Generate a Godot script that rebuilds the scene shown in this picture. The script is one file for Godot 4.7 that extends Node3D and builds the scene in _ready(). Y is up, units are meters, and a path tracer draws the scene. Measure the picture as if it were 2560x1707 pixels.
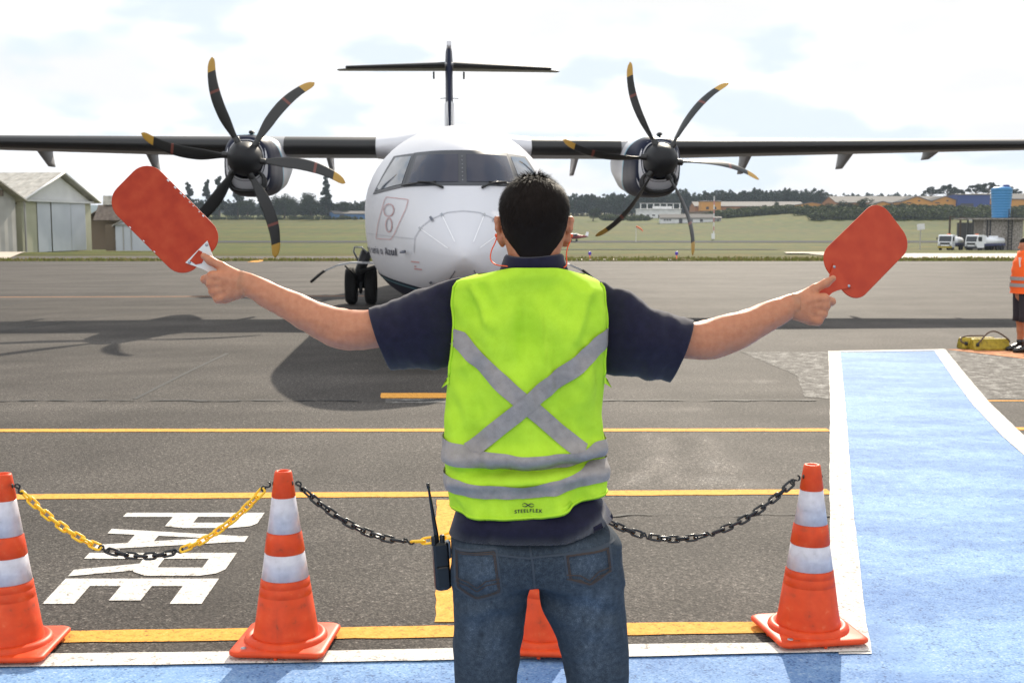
extends Node3D
# An airport apron: a ground marshaller seen from behind guides a turboprop onto its stand.
# World: y up, metres, the camera stands near the origin and looks along -z.

var rng := RandomNumberGenerator.new()
var M := {}
var taken := {}


class MB:
	# collects shapes into one surface
	var st := SurfaceTool.new()
	var col := Color.WHITE
	var tint = null

	func _init() -> void:
		st.begin(Mesh.PRIMITIVE_TRIANGLES)
		st.set_smooth_group(0)

	func group(g: int) -> MB:
		st.set_smooth_group(g)
		return self

	func tri(a: Vector3, b: Vector3, c: Vector3) -> void:
		for p in [a, c, b]:
			st.set_color(tint.call(p) if tint else col)
			st.add_vertex(p)

	func quad(a: Vector3, b: Vector3, c: Vector3, d: Vector3) -> void:
		tri(a, b, c)
		tri(a, c, d)

	func loft(rings: Array, closed := true, cap_a := false, cap_b := false) -> void:
		var n: int = rings[0].size()
		for i in rings.size() - 1:
			var p: PackedVector3Array = rings[i]
			var q: PackedVector3Array = rings[i + 1]
			for j in (n if closed else n - 1):
				var k := (j + 1) % n
				quad(p[j], p[k], q[k], q[j])
		if cap_a:
			fan(rings[0], true)
		if cap_b:
			fan(rings[rings.size() - 1], false)

	func fan(ring: PackedVector3Array, back: bool) -> void:
		var c := Vector3.ZERO
		for p in ring:
			c += p
		c /= ring.size()
		for j in ring.size():
			var k := (j + 1) % ring.size()
			if back:
				tri(c, ring[k], ring[j])
			else:
				tri(c, ring[j], ring[k])

	func tube(pts: Array, radii: Array, seg := 8, caps := true, closed := false) -> void:
		var rings := []
		var n := pts.size()
		var up := Vector3.UP
		var d0: Vector3 = (pts[1] - pts[0]).normalized()
		if absf(d0.dot(up)) > 0.9:
			up = Vector3.RIGHT
		var x := d0.cross(up).normalized()
		for i in n:
			var a: Vector3 = pts[(i - 1 + n) % n] if closed else pts[maxi(i - 1, 0)]
			var b: Vector3 = pts[(i + 1) % n] if closed else pts[mini(i + 1, n - 1)]
			var d := (b - a).normalized()
			x = (x - d * x.dot(d)).normalized()
			var y := d.cross(x)
			var r: float = radii[mini(i, radii.size() - 1)]
			var ring := PackedVector3Array()
			for j in seg:
				var t := TAU * j / seg
				ring.append(pts[i] + (x * cos(t) + y * sin(t)) * r)
			rings.append(ring)
		if closed:
			rings.append(rings[0])
		loft(rings, true, caps and not closed, caps and not closed)

	func lathe(profile: Array, seg := 24, xf := Transform3D.IDENTITY) -> void:
		# profile: Vector2(radius, height)
		var rings := []
		for p in profile:
			var ring := PackedVector3Array()
			for j in seg:
				var t := -TAU * j / seg
				ring.append(xf * Vector3(p.x * cos(t), p.y, p.x * sin(t)))
			rings.append(ring)
		loft(rings)

	func box(c: Vector3, s: Vector3, b := Basis.IDENTITY, ch := 0.0) -> void:
		# a box with chamfered edges
		st.set_smooth_group(-1)
		var h := s * 0.5
		if ch <= 0.0:
			var p := []
			for i in 8:
				p.append(c + b * Vector3(h.x * (1 if i & 1 else -1), h.y * (1 if i & 2 else -1), h.z * (1 if i & 4 else -1)))
			for f in [[0, 2, 3, 1], [4, 5, 7, 6], [0, 1, 5, 4], [2, 6, 7, 3], [0, 4, 6, 2], [1, 3, 7, 5]]:
				quad(p[f[0]], p[f[1]], p[f[2]], p[f[3]])
			return
		var rings := []
		for lv in [[-h.y, ch], [-h.y + ch, 0.0], [h.y - ch, 0.0], [h.y, ch]]:
			var w: float = h.x - lv[1]
			var d: float = h.z - lv[1]
			var ring := PackedVector3Array()
			for q in [[w, -d + ch], [w, d - ch], [w - ch, d], [-w + ch, d], [-w, d - ch], [-w, -d + ch], [-w + ch, -d], [w - ch, -d]]:
				ring.append(c + b * Vector3(q[0], lv[0], q[1]))
			rings.append(ring)
		loft(rings, true, true, true)

	func prism(poly: PackedVector2Array, xf: Transform3D, depth: float) -> void:
		# poly in xf's xy plane, pushed along xf's z from 0 to depth
		st.set_smooth_group(-1)
		var idx := Geometry2D.triangulate_polygon(poly)
		for i in range(0, idx.size(), 3):
			var a := poly[idx[i]]
			var b := poly[idx[i + 1]]
			var c := poly[idx[i + 2]]
			tri(xf * Vector3(a.x, a.y, depth), xf * Vector3(b.x, b.y, depth), xf * Vector3(c.x, c.y, depth))
			tri(xf * Vector3(a.x, a.y, 0), xf * Vector3(c.x, c.y, 0), xf * Vector3(b.x, b.y, 0))
		for i in poly.size():
			var a := poly[i]
			var b := poly[(i + 1) % poly.size()]
			quad(xf * Vector3(a.x, a.y, 0), xf * Vector3(b.x, b.y, 0), xf * Vector3(b.x, b.y, depth), xf * Vector3(a.x, a.y, depth))

	func sheet(poly: PackedVector2Array, y: float) -> void:
		# flat polygon of (x, z) points on the ground
		var idx := Geometry2D.triangulate_polygon(poly)
		for i in range(0, idx.size(), 3):
			var a := poly[idx[i]]
			var b := poly[idx[i + 1]]
			var c := poly[idx[i + 2]]
			if (b - a).cross(c - a) > 0:
				tri(Vector3(a.x, y, a.y), Vector3(c.x, y, c.y), Vector3(b.x, y, b.y))
			else:
				tri(Vector3(a.x, y, a.y), Vector3(b.x, y, b.y), Vector3(c.x, y, c.y))

	func mesh() -> ArrayMesh:
		st.generate_normals()
		st.index()
		return st.commit()


func numbered(called: String) -> String:
	var n: int = taken.get(called, 0)
	taken[called] = n + 1
	return called if n == 0 else "%s_%03d" % [called, n]


func thing(called: String, label: String, category: String, at := Vector3.ZERO, turn := 0.0, group := "") -> Node3D:
	var o := Node3D.new()
	o.name = numbered(called)
	add_child(o)
	o.position = at
	o.rotation.y = turn
	tag(o, label, category, group)
	return o


func tag(o: Node3D, label: String, category: String, group := "") -> void:
	o.set_meta("label", label)
	o.set_meta("category", category)
	if group:
		o.set_meta("group", group)


func part(called: String, mb, m: Material, parent: Node, label := "") -> MeshInstance3D:
	var o := MeshInstance3D.new()
	o.name = called
	o.mesh = mb.mesh() if mb is MB else mb
	o.material_override = m
	parent.add_child(o, true)
	if label:
		o.set_meta("label", label)
	return o


func top(called: String, mb, m: Material) -> MeshInstance3D:
	var o := part(numbered(called), mb, m, self)
	return o


func structure(called: String, mb, m: Material) -> MeshInstance3D:
	var o := top(called, mb, m)
	o.set_meta("kind", "structure")
	return o


# ---------------------------------------------------------------- textures and materials

func noise_bytes(size: int, seed_: int, type: int, freq: float, oct: int) -> PackedByteArray:
	var f := FastNoiseLite.new()
	f.seed = seed_
	f.noise_type = type
	f.frequency = freq
	f.fractal_octaves = oct
	f.fractal_type = FastNoiseLite.FRACTAL_FBM if oct > 1 else FastNoiseLite.FRACTAL_NONE
	if type == FastNoiseLite.TYPE_CELLULAR:
		f.cellular_return_type = FastNoiseLite.RETURN_CELL_VALUE
	var im := f.get_seamless_image(size, size)
	im.convert(Image.FORMAT_L8)
	return im.get_data()


func blend_noise(size: int, layers: Array) -> PackedByteArray:
	# layers: [seed, type, frequency, octaves, weight]
	var src := []
	for l in layers:
		src.append(noise_bytes(size, l[0], l[1], l[2], l[3]))
	var out := PackedByteArray()
	out.resize(size * size)
	var w0: float = layers[0][4]
	var a: PackedByteArray = src[0]
	if layers.size() == 1:
		return a
	var w1: float = layers[1][4]
	var b: PackedByteArray = src[1]
	if layers.size() == 2:
		for i in size * size:
			out[i] = int(a[i] * w0 + b[i] * w1)
		return out
	var w2: float = layers[2][4]
	var c: PackedByteArray = src[2]
	for i in size * size:
		out[i] = int(a[i] * w0 + b[i] * w1 + c[i] * w2)
	return out


func ramp_tex(size: int, bytes: PackedByteArray, stops: Array) -> ImageTexture:
	# stops: [offset, Color] ...; a colour for every value of the noise
	var g := Gradient.new()
	var offs := PackedFloat32Array()
	var cols := PackedColorArray()
	for s in stops:
		offs.append(s[0])
		cols.append(s[1])
	g.offsets = offs
	g.colors = cols
	var lut := PackedInt32Array()
	for i in 256:
		lut.append(g.sample(i / 255.0).to_rgba32())
	var out := PackedByteArray()
	out.resize(size * size * 3)
	var k := 0
	for i in size * size:
		var v := lut[bytes[i]]
		out[k] = (v >> 24) & 255
		out[k + 1] = (v >> 16) & 255
		out[k + 2] = (v >> 8) & 255
		k += 3
	return ImageTexture.create_from_image(Image.create_from_data(size, size, false, Image.FORMAT_RGB8, out))


func height_tex(size: int, bytes: PackedByteArray) -> ImageTexture:
	return ImageTexture.create_from_image(Image.create_from_data(size, size, false, Image.FORMAT_L8, bytes))


func mat(called: String, c: Color, rough := 0.7, metal := 0.0, spec := 0.5) -> StandardMaterial3D:
	var m := StandardMaterial3D.new()
	m.resource_name = called
	m.albedo_color = c
	m.roughness = rough
	m.metallic = metal
	m.metallic_specular = spec
	m.cull_mode = BaseMaterial3D.CULL_DISABLED
	M[called] = m
	return m


func textured(m: StandardMaterial3D, tex: Texture2D, metres: float, world := true) -> StandardMaterial3D:
	m.albedo_texture = tex
	m.uv1_triplanar = true
	m.uv1_world_triplanar = world
	m.uv1_scale = Vector3.ONE / metres
	return m


func bumped(m: StandardMaterial3D, tex: Texture2D, cm: float) -> StandardMaterial3D:
	m.heightmap_enabled = true
	m.heightmap_texture = tex
	m.heightmap_scale = cm
	return m


func s8(r: int, g: int, b: int) -> Color:
	return Color(r / 255.0, g / 255.0, b / 255.0)


func make_materials() -> void:
	var PER := FastNoiseLite.TYPE_PERLIN
	var SIM := FastNoiseLite.TYPE_SIMPLEX_SMOOTH
	var CEL := FastNoiseLite.TYPE_CELLULAR
	# asphalt: stones in dark binder
	var grain := blend_noise(1024, [[3, CEL, 0.42, 1, 0.62], [4, SIM, 0.07, 4, 0.38]])
	var rough_h := height_tex(1024, grain)
	var m := mat("asphalt", Color.WHITE, 0.8, 0.0, 0.22)
	textured(m, ramp_tex(1024, grain, [[0.0, s8(60, 57, 55)], [0.35, s8(89, 85, 82)], [0.6, s8(112, 107, 102)], [0.82, s8(142, 136, 130)], [0.95, s8(224, 216, 206)]]), 3.1)
	bumped(m, rough_h, 0.35)
	m.vertex_color_use_as_albedo = true
	# blue walkway paint, worn and full of pores
	var wear := blend_noise(1024, [[11, SIM, 0.02, 5, 0.25], [12, CEL, 0.42, 1, 0.45], [13, SIM, 0.09, 3, 0.3]])
	m = mat("blue_paint", Color.WHITE, 0.77, 0.0, 0.28)
	textured(m, ramp_tex(1024, wear, [[0.0, s8(70, 82, 104)], [0.22, s8(84, 110, 148)], [0.34, s8(112, 146, 190)], [0.55, s8(124, 157, 198)], [0.7, s8(140, 169, 204)], [0.88, s8(174, 192, 212)]]), 2.9)
	bumped(m, rough_h, 0.2)
	# foot traffic has worn it unevenly
	m.detail_enabled = true
	m.detail_blend_mode = BaseMaterial3D.BLEND_MODE_MUL
	m.detail_uv_layer = BaseMaterial3D.DETAIL_UV_2
	m.detail_albedo = ramp_tex(512, blend_noise(512, [[14, SIM, 0.012, 6, 0.7], [15, SIM, 0.05, 4, 0.3]]), [[0.15, s8(196, 206, 222)], [0.45, s8(222, 226, 232)], [0.6, s8(246, 246, 244)], [0.85, s8(255, 254, 250)]])
	m.uv2_triplanar = true
	m.uv2_world_triplanar = true
	m.uv2_scale = Vector3(0.09, 0.09, 0.19)
	var pores := blend_noise(1024, [[21, CEL, 0.22, 1, 0.45], [22, SIM, 0.03, 4, 0.55]])
	m = mat("white_paint", Color.WHITE, 0.8, 0.0, 0.2)
	textured(m, ramp_tex(1024, pores, [[0.0, s8(96, 91, 86)], [0.2, s8(150, 144, 137)], [0.36, s8(200, 195, 188)], [0.7, s8(214, 210, 204)], [1.0, s8(224, 221, 216)]]), 1.9)
	bumped(m, rough_h, 0.12)
	m = mat("yellow_paint", Color.WHITE, 0.8, 0.0, 0.2)
	textured(m, ramp_tex(1024, pores, [[0.0, s8(92, 78, 56)], [0.2, s8(172, 124, 66)], [0.32, s8(214, 150, 66)], [0.7, s8(224, 162, 80)], [1.0, s8(230, 178, 104)]]), 1.7)
	bumped(m, rough_h, 0.12)
	var scuff := blend_noise(1024, [[31, SIM, 0.012, 5, 0.6], [32, CEL, 0.16, 1, 0.4]])
	m = mat("scuffed_paint", Color.WHITE, 0.85, 0.0, 0.2)
	textured(m, ramp_tex(1024, scuff, [[0.1, s8(76, 73, 70)], [0.4, s8(96, 92, 88)], [0.55, s8(116, 113, 109)], [0.7, s8(140, 137, 132)], [0.9, s8(170, 167, 162)]]), 2.3)
	bumped(m, rough_h, 0.3)
	m = mat("dusty_asphalt", Color.WHITE, 0.85, 0.0, 0.2)
	textured(m, ramp_tex(1024, scuff, [[0.1, s8(58, 56, 54)], [0.45, s8(76, 73, 70)], [0.65, s8(98, 95, 92)], [0.85, s8(140, 137, 132)]]), 2.1)
	bumped(m, rough_h, 0.3)
	m = mat("orange_floor", Color.WHITE, 0.85, 0.0, 0.2)
	textured(m, ramp_tex(1024, scuff, [[0.1, s8(150, 98, 66)], [0.5, s8(186, 128, 92)], [0.9, s8(206, 160, 126)]]), 2.6)
	bumped(m, rough_h, 0.25)
	m = mat("crack_fill", s8(26, 25, 25), 0.8)
	# grass, mown and dry in bands
	var turf := blend_noise(1024, [[41, SIM, 0.008, 5, 0.6], [42, PER, 0.09, 3, 0.4]])
	m = mat("grass", Color.WHITE, 0.9, 0.0, 0.2)
	textured(m, ramp_tex(1024, turf, [[0.1, s8(60, 74, 10)], [0.4, s8(80, 92, 14)], [0.6, s8(104, 100, 24)], [0.85, s8(128, 112, 40)]]), 46.0)
	m.vertex_color_use_as_albedo = true
	m = mat("verge", Color.WHITE, 0.9, 0.0, 0.2)
	textured(m, ramp_tex(1024, turf, [[0.1, s8(66, 78, 32)], [0.4, s8(92, 98, 42)], [0.6, s8(110, 106, 54)], [0.85, s8(136, 122, 74)]]), 7.0)
	m = mat("blades", Color.WHITE, 0.85, 0.0, 0.2)
	m.vertex_color_use_as_albedo = true
	m.backlight_enabled = true
	m.backlight = Color(0.16, 0.2, 0.05)
	m = mat("concrete", Color.WHITE, 0.8)
	textured(m, ramp_tex(1024, turf, [[0.1, s8(140, 128, 112)], [0.5, s8(168, 156, 140)], [0.9, s8(188, 178, 164)]]), 9.0)
	m = mat("runway_tar", s8(70, 70, 72), 0.9, 0.0, 0.1)
	m = mat("hillside", s8(58, 72, 60), 0.95, 0.0, 0.1)
	# the aeroplane
	var film := blend_noise(512, [[51, SIM, 0.004, 3, 1.0]])
	m = mat("aircraft_white", Color.WHITE, 0.42, 0.0, 0.45)
	textured(m, ramp_tex(512, film, [[0.0, s8(190, 190, 196)], [0.5, s8(201, 201, 206)], [1.0, s8(208, 208, 212)]]), 5.0, false)
	m.clearcoat_enabled = true
	m.clearcoat = 0.25
	m.clearcoat_roughness = 0.3
	mat("wing_grey", s8(150, 150, 152), 0.45)
	mat("boot_rubber", s8(26, 26, 27), 0.5)
	mat("navy", s8(22, 28, 50), 0.45, 0.0, 0.25)
	mat("cyan_line", s8(90, 172, 198), 0.3)
	mat("teal_line", s8(44, 104, 118), 0.3)
	mat("window_frame", s8(56, 58, 64), 0.45)
	m = mat("cockpit_glass", s8(50, 52, 66), 0.06, 0.0, 0.42)
	m = mat("side_glass", s8(70, 78, 90), 0.05, 0.0, 0.7)
	mat("blade_black", s8(30, 30, 31), 0.38)
	M.blade_black.vertex_color_use_as_albedo = true
	M.blade_black.albedo_color = Color.WHITE
	mat("spinner_black", s8(30, 30, 32), 0.5, 0.0, 0.35)
	mat("duct_black", s8(40, 40, 42), 0.7, 0.0, 0.2)
	mat("bare_metal", s8(160, 162, 166), 0.35, 0.85)
	mat("tyre", s8(24, 24, 25), 0.85)
	mat("gear_dark", s8(44, 45, 48), 0.55, 0.3)
	mat("marking_red", s8(186, 128, 126), 0.5)
	mat("marking_grey", s8(88, 92, 104), 0.5)
	mat("marking_dark", s8(44, 48, 66), 0.45)
	mat("seam_grey", s8(172, 174, 180), 0.5)
	mat("strip_white", s8(236, 236, 238), 0.4)
	# the marshaller
	var skin_n := blend_noise(512, [[71, SIM, 0.012, 5, 0.85], [72, CEL, 0.2, 1, 0.15]])
	m = mat("skin", Color.WHITE, 0.48, 0.0, 0.45)
	textured(m, ramp_tex(512, skin_n, [[0.1, s8(172, 108, 76)], [0.5, s8(184, 120, 86)], [0.9, s8(192, 130, 97)]]), 0.16)
	bumped(m, height_tex(512, skin_n), 0.02)
	m.subsurf_scatter_enabled = true
	m.subsurf_scatter_strength = 0.18
	var weave := blend_noise(512, [[81, CEL, 0.35, 1, 0.35], [82, SIM, 0.015, 4, 0.65]])
	var weave_h := height_tex(512, weave)
	m = mat("vest_fabric", Color.WHITE, 0.8, 0.0, 0.25)
	textured(m, ramp_tex(512, weave, [[0.1, s8(172, 212, 50)], [0.5, s8(180, 220, 55)], [0.9, s8(187, 226, 63)]]), 0.3)
	bumped(m, weave_h, 0.03)
	m.backlight_enabled = true
	m.backlight = Color(0.06, 0.1, 0.01)
	m = mat("reflective_tape", Color.WHITE, 0.55, 0.0, 0.4)
	textured(m, ramp_tex(512, weave, [[0.1, s8(134, 126, 122)], [0.5, s8(150, 142, 137)], [0.9, s8(162, 154, 149)]]), 0.22)
	m = mat("tape_edge", s8(118, 122, 108), 0.8)
	m = mat("shirt", Color.WHITE, 0.85, 0.0, 0.25)
	textured(m, ramp_tex(512, weave, [[0.1, s8(23, 22, 36)], [0.5, s8(29, 27, 45)], [0.9, s8(36, 34, 53)]]), 0.25)
	bumped(m, weave_h, 0.03)
	m.rim_enabled = true
	m.rim = 0.4
	m.rim_tint = 0.6
	var denim := blend_noise(1024, [[91, CEL, 0.4, 1, 0.5], [92, SIM, 0.03, 5, 0.5]])
	m = mat("denim", Color.WHITE, 0.85, 0.0, 0.25)
	textured(m, ramp_tex(1024, denim, [[0.1, s8(58, 65, 76)], [0.45, s8(76, 86, 98)], [0.7, s8(92, 103, 115)], [0.92, s8(122, 132, 142)]]), 0.55)
	bumped(m, height_tex(1024, denim), 0.05)
	m.vertex_color_use_as_albedo = true
	mat("denim_seam", s8(56, 63, 72), 0.9)
	mat("thread", s8(66, 54, 48), 0.9)
	mat("hair", s8(28, 21, 17), 0.65, 0.0, 0.22)
	mat("black_plastic", s8(20, 20, 21), 0.35)
	mat("cord_orange", s8(232, 84, 36), 0.5)
	var pad_n := blend_noise(512, [[101, SIM, 0.012, 5, 1.0]])
	m = mat("paddle_red", Color.WHITE, 0.5, 0.0, 0.4)
	textured(m, ramp_tex(512, pad_n, [[0.1, s8(164, 46, 18)], [0.5, s8(176, 54, 22)], [0.9, s8(184, 66, 32)]]), 0.4)
	mat("paddle_white", s8(216, 214, 208), 0.5)
	# cones, chains and the rest
	m = mat("cone_orange", Color.WHITE, 0.5, 0.0, 0.4)
	textured(m, ramp_tex(512, pad_n, [[0.08, s8(140, 58, 34)], [0.2, s8(196, 64, 24)], [0.5, s8(212, 66, 20)], [0.8, s8(218, 76, 30)], [0.95, s8(222, 104, 66)]]), 0.5)
	m = mat("cone_band", Color.WHITE, 0.3, 0.0, 0.6)
	textured(m, ramp_tex(512, pad_n, [[0.08, s8(166, 161, 165)], [0.25, s8(186, 181, 187)], [0.6, s8(196, 191, 198)], [0.9, s8(208, 204, 208)]]), 0.3)
	mat("chain_yellow", s8(246, 190, 30), 0.35)
	mat("chain_black", s8(24, 23, 23), 0.3)
	var chk := blend_noise(512, [[111, SIM, 0.02, 5, 1.0]])
	m = mat("chock_yellow", Color.WHITE, 0.6)
	textured(m, ramp_tex(512, chk, [[0.1, s8(84, 72, 24)], [0.35, s8(150, 130, 28)], [0.7, s8(172, 150, 36)], [1.0, s8(184, 166, 60)]]), 0.8)
	mat("rope", s8(94, 78, 66), 0.9)
	mat("vest_orange", s8(250, 98, 26), 0.8)
	mat("dark_cloth", s8(40, 34, 40), 0.85)
	mat("muff_red", s8(170, 28, 34), 0.4)
	mat("leather", s8(22, 21, 22), 0.3)
	# buildings
	m = mat("corrugated", Color.WHITE, 0.6)
	textured(m, ramp_tex(512, film, [[0.1, s8(178, 183, 190)], [0.9, s8(198, 202, 208)]]), 8.0)
	m = mat("white_wall", Color.WHITE, 0.8)
	textured(m, ramp_tex(512, film, [[0.1, s8(196, 196, 196)], [0.9, s8(224, 224, 222)]]), 8.0)
	m = mat("beige_wall", Color.WHITE, 0.85)
	textured(m, ramp_tex(512, film, [[0.1, s8(162, 161, 138)], [0.9, s8(178, 177, 154)]]), 6.0)
	m = mat("grey_wall", Color.WHITE, 0.85)
	textured(m, ramp_tex(512, film, [[0.1, s8(150, 148, 144)], [0.6, s8(168, 166, 162)], [0.9, s8(180, 178, 174)]]), 7.0)
	m = mat("sheet_roof", Color.WHITE, 0.7)
	textured(m, ramp_tex(512, chk, [[0.1, s8(132, 128, 120)], [0.6, s8(170, 166, 158)], [0.9, s8(186, 182, 174)]]), 9.0)
	m = mat("tile_roof", Color.WHITE, 0.85)
	textured(m, ramp_tex(512, chk, [[0.1, s8(84, 74, 66)], [0.6, s8(112, 100, 90)], [0.9, s8(130, 116, 104)]]), 6.0)
	mat("brown_boards", s8(112, 98, 82), 0.9)
	mat("ochre_wall", s8(196, 140, 66), 0.85)
	mat("ochre_dark", s8(158, 108, 66), 0.85)
	mat("factory_roof", s8(98, 95, 92), 0.8, 0.0, 0.2)
	mat("blue_wall", s8(46, 66, 126), 0.7)
	mat("blue_shed", s8(70, 108, 152), 0.7)
	mat("far_window", s8(52, 50, 52), 0.3)
	mat("tank_blue", s8(60, 132, 188), 0.45)
	m = mat("stained_concrete", Color.WHITE, 0.9)
	textured(m, ramp_tex(512, chk, [[0.1, s8(96, 88, 80)], [0.5, s8(138, 132, 126)], [0.9, s8(160, 156, 150)]]), 4.0)
	mat("truck_white", s8(226, 228, 232), 0.3)
	mat("truck_glass", s8(40, 46, 54), 0.08)
	mat("truck_blue", s8(40, 44, 88), 0.5)
	mat("lamp_purple", s8(72, 52, 160), 0.3)
	mat("windsock_orange", s8(226, 124, 84), 0.8)
	mat("plane_red", s8(140, 44, 48), 0.4)
	mat("bark", s8(74, 62, 52), 0.95)
	m = mat("foliage", Color.WHITE, 0.8, 0.0, 0.2)
	m.vertex_color_use_as_albedo = true
	m.backlight_enabled = true
	m.backlight = Color(0.05, 0.06, 0.02)


# ---------------------------------------------------------------- sky

func make_sky() -> Sky:
	var w := 2560
	var h := 1280
	var f := FastNoiseLite.new()
	f.seed = 7
	f.noise_type = FastNoiseLite.TYPE_SIMPLEX_SMOOTH
	f.frequency = 1.0
	f.fractal_octaves = 6
	f.fractal_gain = 0.52
	var g := FastNoiseLite.new()
	g.seed = 19
	g.noise_type = FastNoiseLite.TYPE_SIMPLEX_SMOOTH
	g.frequency = 1.0
	g.fractal_octaves = 4
	var sun := SUN
	var buf := PackedFloat32Array()
	buf.resize(w * h * 3)
	var k := 0
	for j in h:
		var el := PI * (0.5 - (j + 0.5) / h)
		var cy := cos(el)
		var sy := sin(el)
		if el < -0.02:
			for i in w:
				buf[k] = 0.16
				buf[k + 1] = 0.16
				buf[k + 2] = 0.15
				k += 3
			continue
		var near_horizon := clampf(1.0 - sy * 1.6, 0.0, 1.0)
		for i in w:
			var az := TAU * ((i + 0.5) / w - 0.5)
			var d := Vector3(sin(az) * cy, sy, -cos(az) * cy)
			# heaped clouds: stretched sideways, flatter towards the horizon
			var q := 1.0 / (0.34 + maxf(sy, 0.0))
			var n := f.get_noise_3d(d.x * 2.3 * q, sy * 6.5 * q, d.z * 2.3 * q)
			var n2 := g.get_noise_3d(d.x * 1.1 * q + 9.0, sy * 2.6 * q, d.z * 1.1 * q)
			var cover := smoothstep(-0.3, 0.08, n + n2 * 0.55 + 0.05)
			var thick := smoothstep(0.0, 0.55, n * 0.7 - n2 * 0.5 + 0.1)
			var c := d.dot(sun)
			var glow := exp((c - 1.0) * 5.5)
			var lum := 0.94 - 0.2 * thick + 0.5 * glow
			var br := 0.585 + 0.06 * near_horizon + 0.25 * glow
			var bg := 0.665 + 0.05 * near_horizon + 0.24 * glow
			var bb := 0.755 + 0.03 * near_horizon + 0.22 * glow
			buf[k] = lerpf(br, lum * 0.995, cover)
			buf[k + 1] = lerpf(bg, lum * 1.0, cover)
			buf[k + 2] = lerpf(bb, lum * 1.01, cover)
			k += 3
	var im := Image.create_from_data(w, h, false, Image.FORMAT_RGBF, buf.to_byte_array())
	var pm := PanoramaSkyMaterial.new()
	pm.panorama = ImageTexture.create_from_image(im)
	var s := Sky.new()
	s.sky_material = pm
	return s


# ---------------------------------------------------------------- the setting

func land_y(x: float, z: float) -> float:
	var d := -z
	var pts := [[-400.0, -0.02], [56.0, -0.02], [75.0, -0.1], [100.0, -0.62], [150.0, -1.75], [200.0, -2.6], [300.0, -2.85], [400.0, -1.7], [500.0, 1.2], [600.0, 4.6], [700.0, 6.5], [1000.0, 11.0], [1600.0, 14.0], [4000.0, 20.0]]
	var y := 0.0
	for i in pts.size() - 1:
		if d <= pts[i + 1][0]:
			var t: float = (d - pts[i][0]) / (pts[i + 1][0] - pts[i][0])
			y = lerpf(pts[i][1], pts[i + 1][1], clampf(t, 0.0, 1.0))
			break
	if d > 440.0 and d < 1000.0 and x > 60.0:
		# the ground climbs sooner on the right
		var up := smoothstep(440.0, 560.0, d) * 4.7
		if d > 560.0:
			up = lerpf(4.7, 2.5, (d - 560.0) / 140.0) if d < 700.0 else lerpf(2.5, 0.0, (d - 700.0) / 300.0)
		y += smoothstep(60.0, 150.0, x) * up
	return y


const DUST := [[Vector2(1.2, -9.7), Vector2(0.95, -7.9), 0.16, 0.5], [Vector2(1.7, -9.8), Vector2(1.45, -8.0), 0.15, 0.45], [Vector2(0.8, -7.95), Vector2(1.6, -7.85), 0.14, 0.6], [Vector2(2.85, -11.0), Vector2(3.1, -10.9), 0.12, 0.8], [Vector2(2.3, -13.0), Vector2(2.9, -13.1), 0.06, 0.7], [Vector2(1.2, -11.2), Vector2(1.9, -11.0), 0.12, 0.35], [Vector2(-2.0, -11.25), Vector2(-5.0, -11.2), 0.2, 0.2]]


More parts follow.
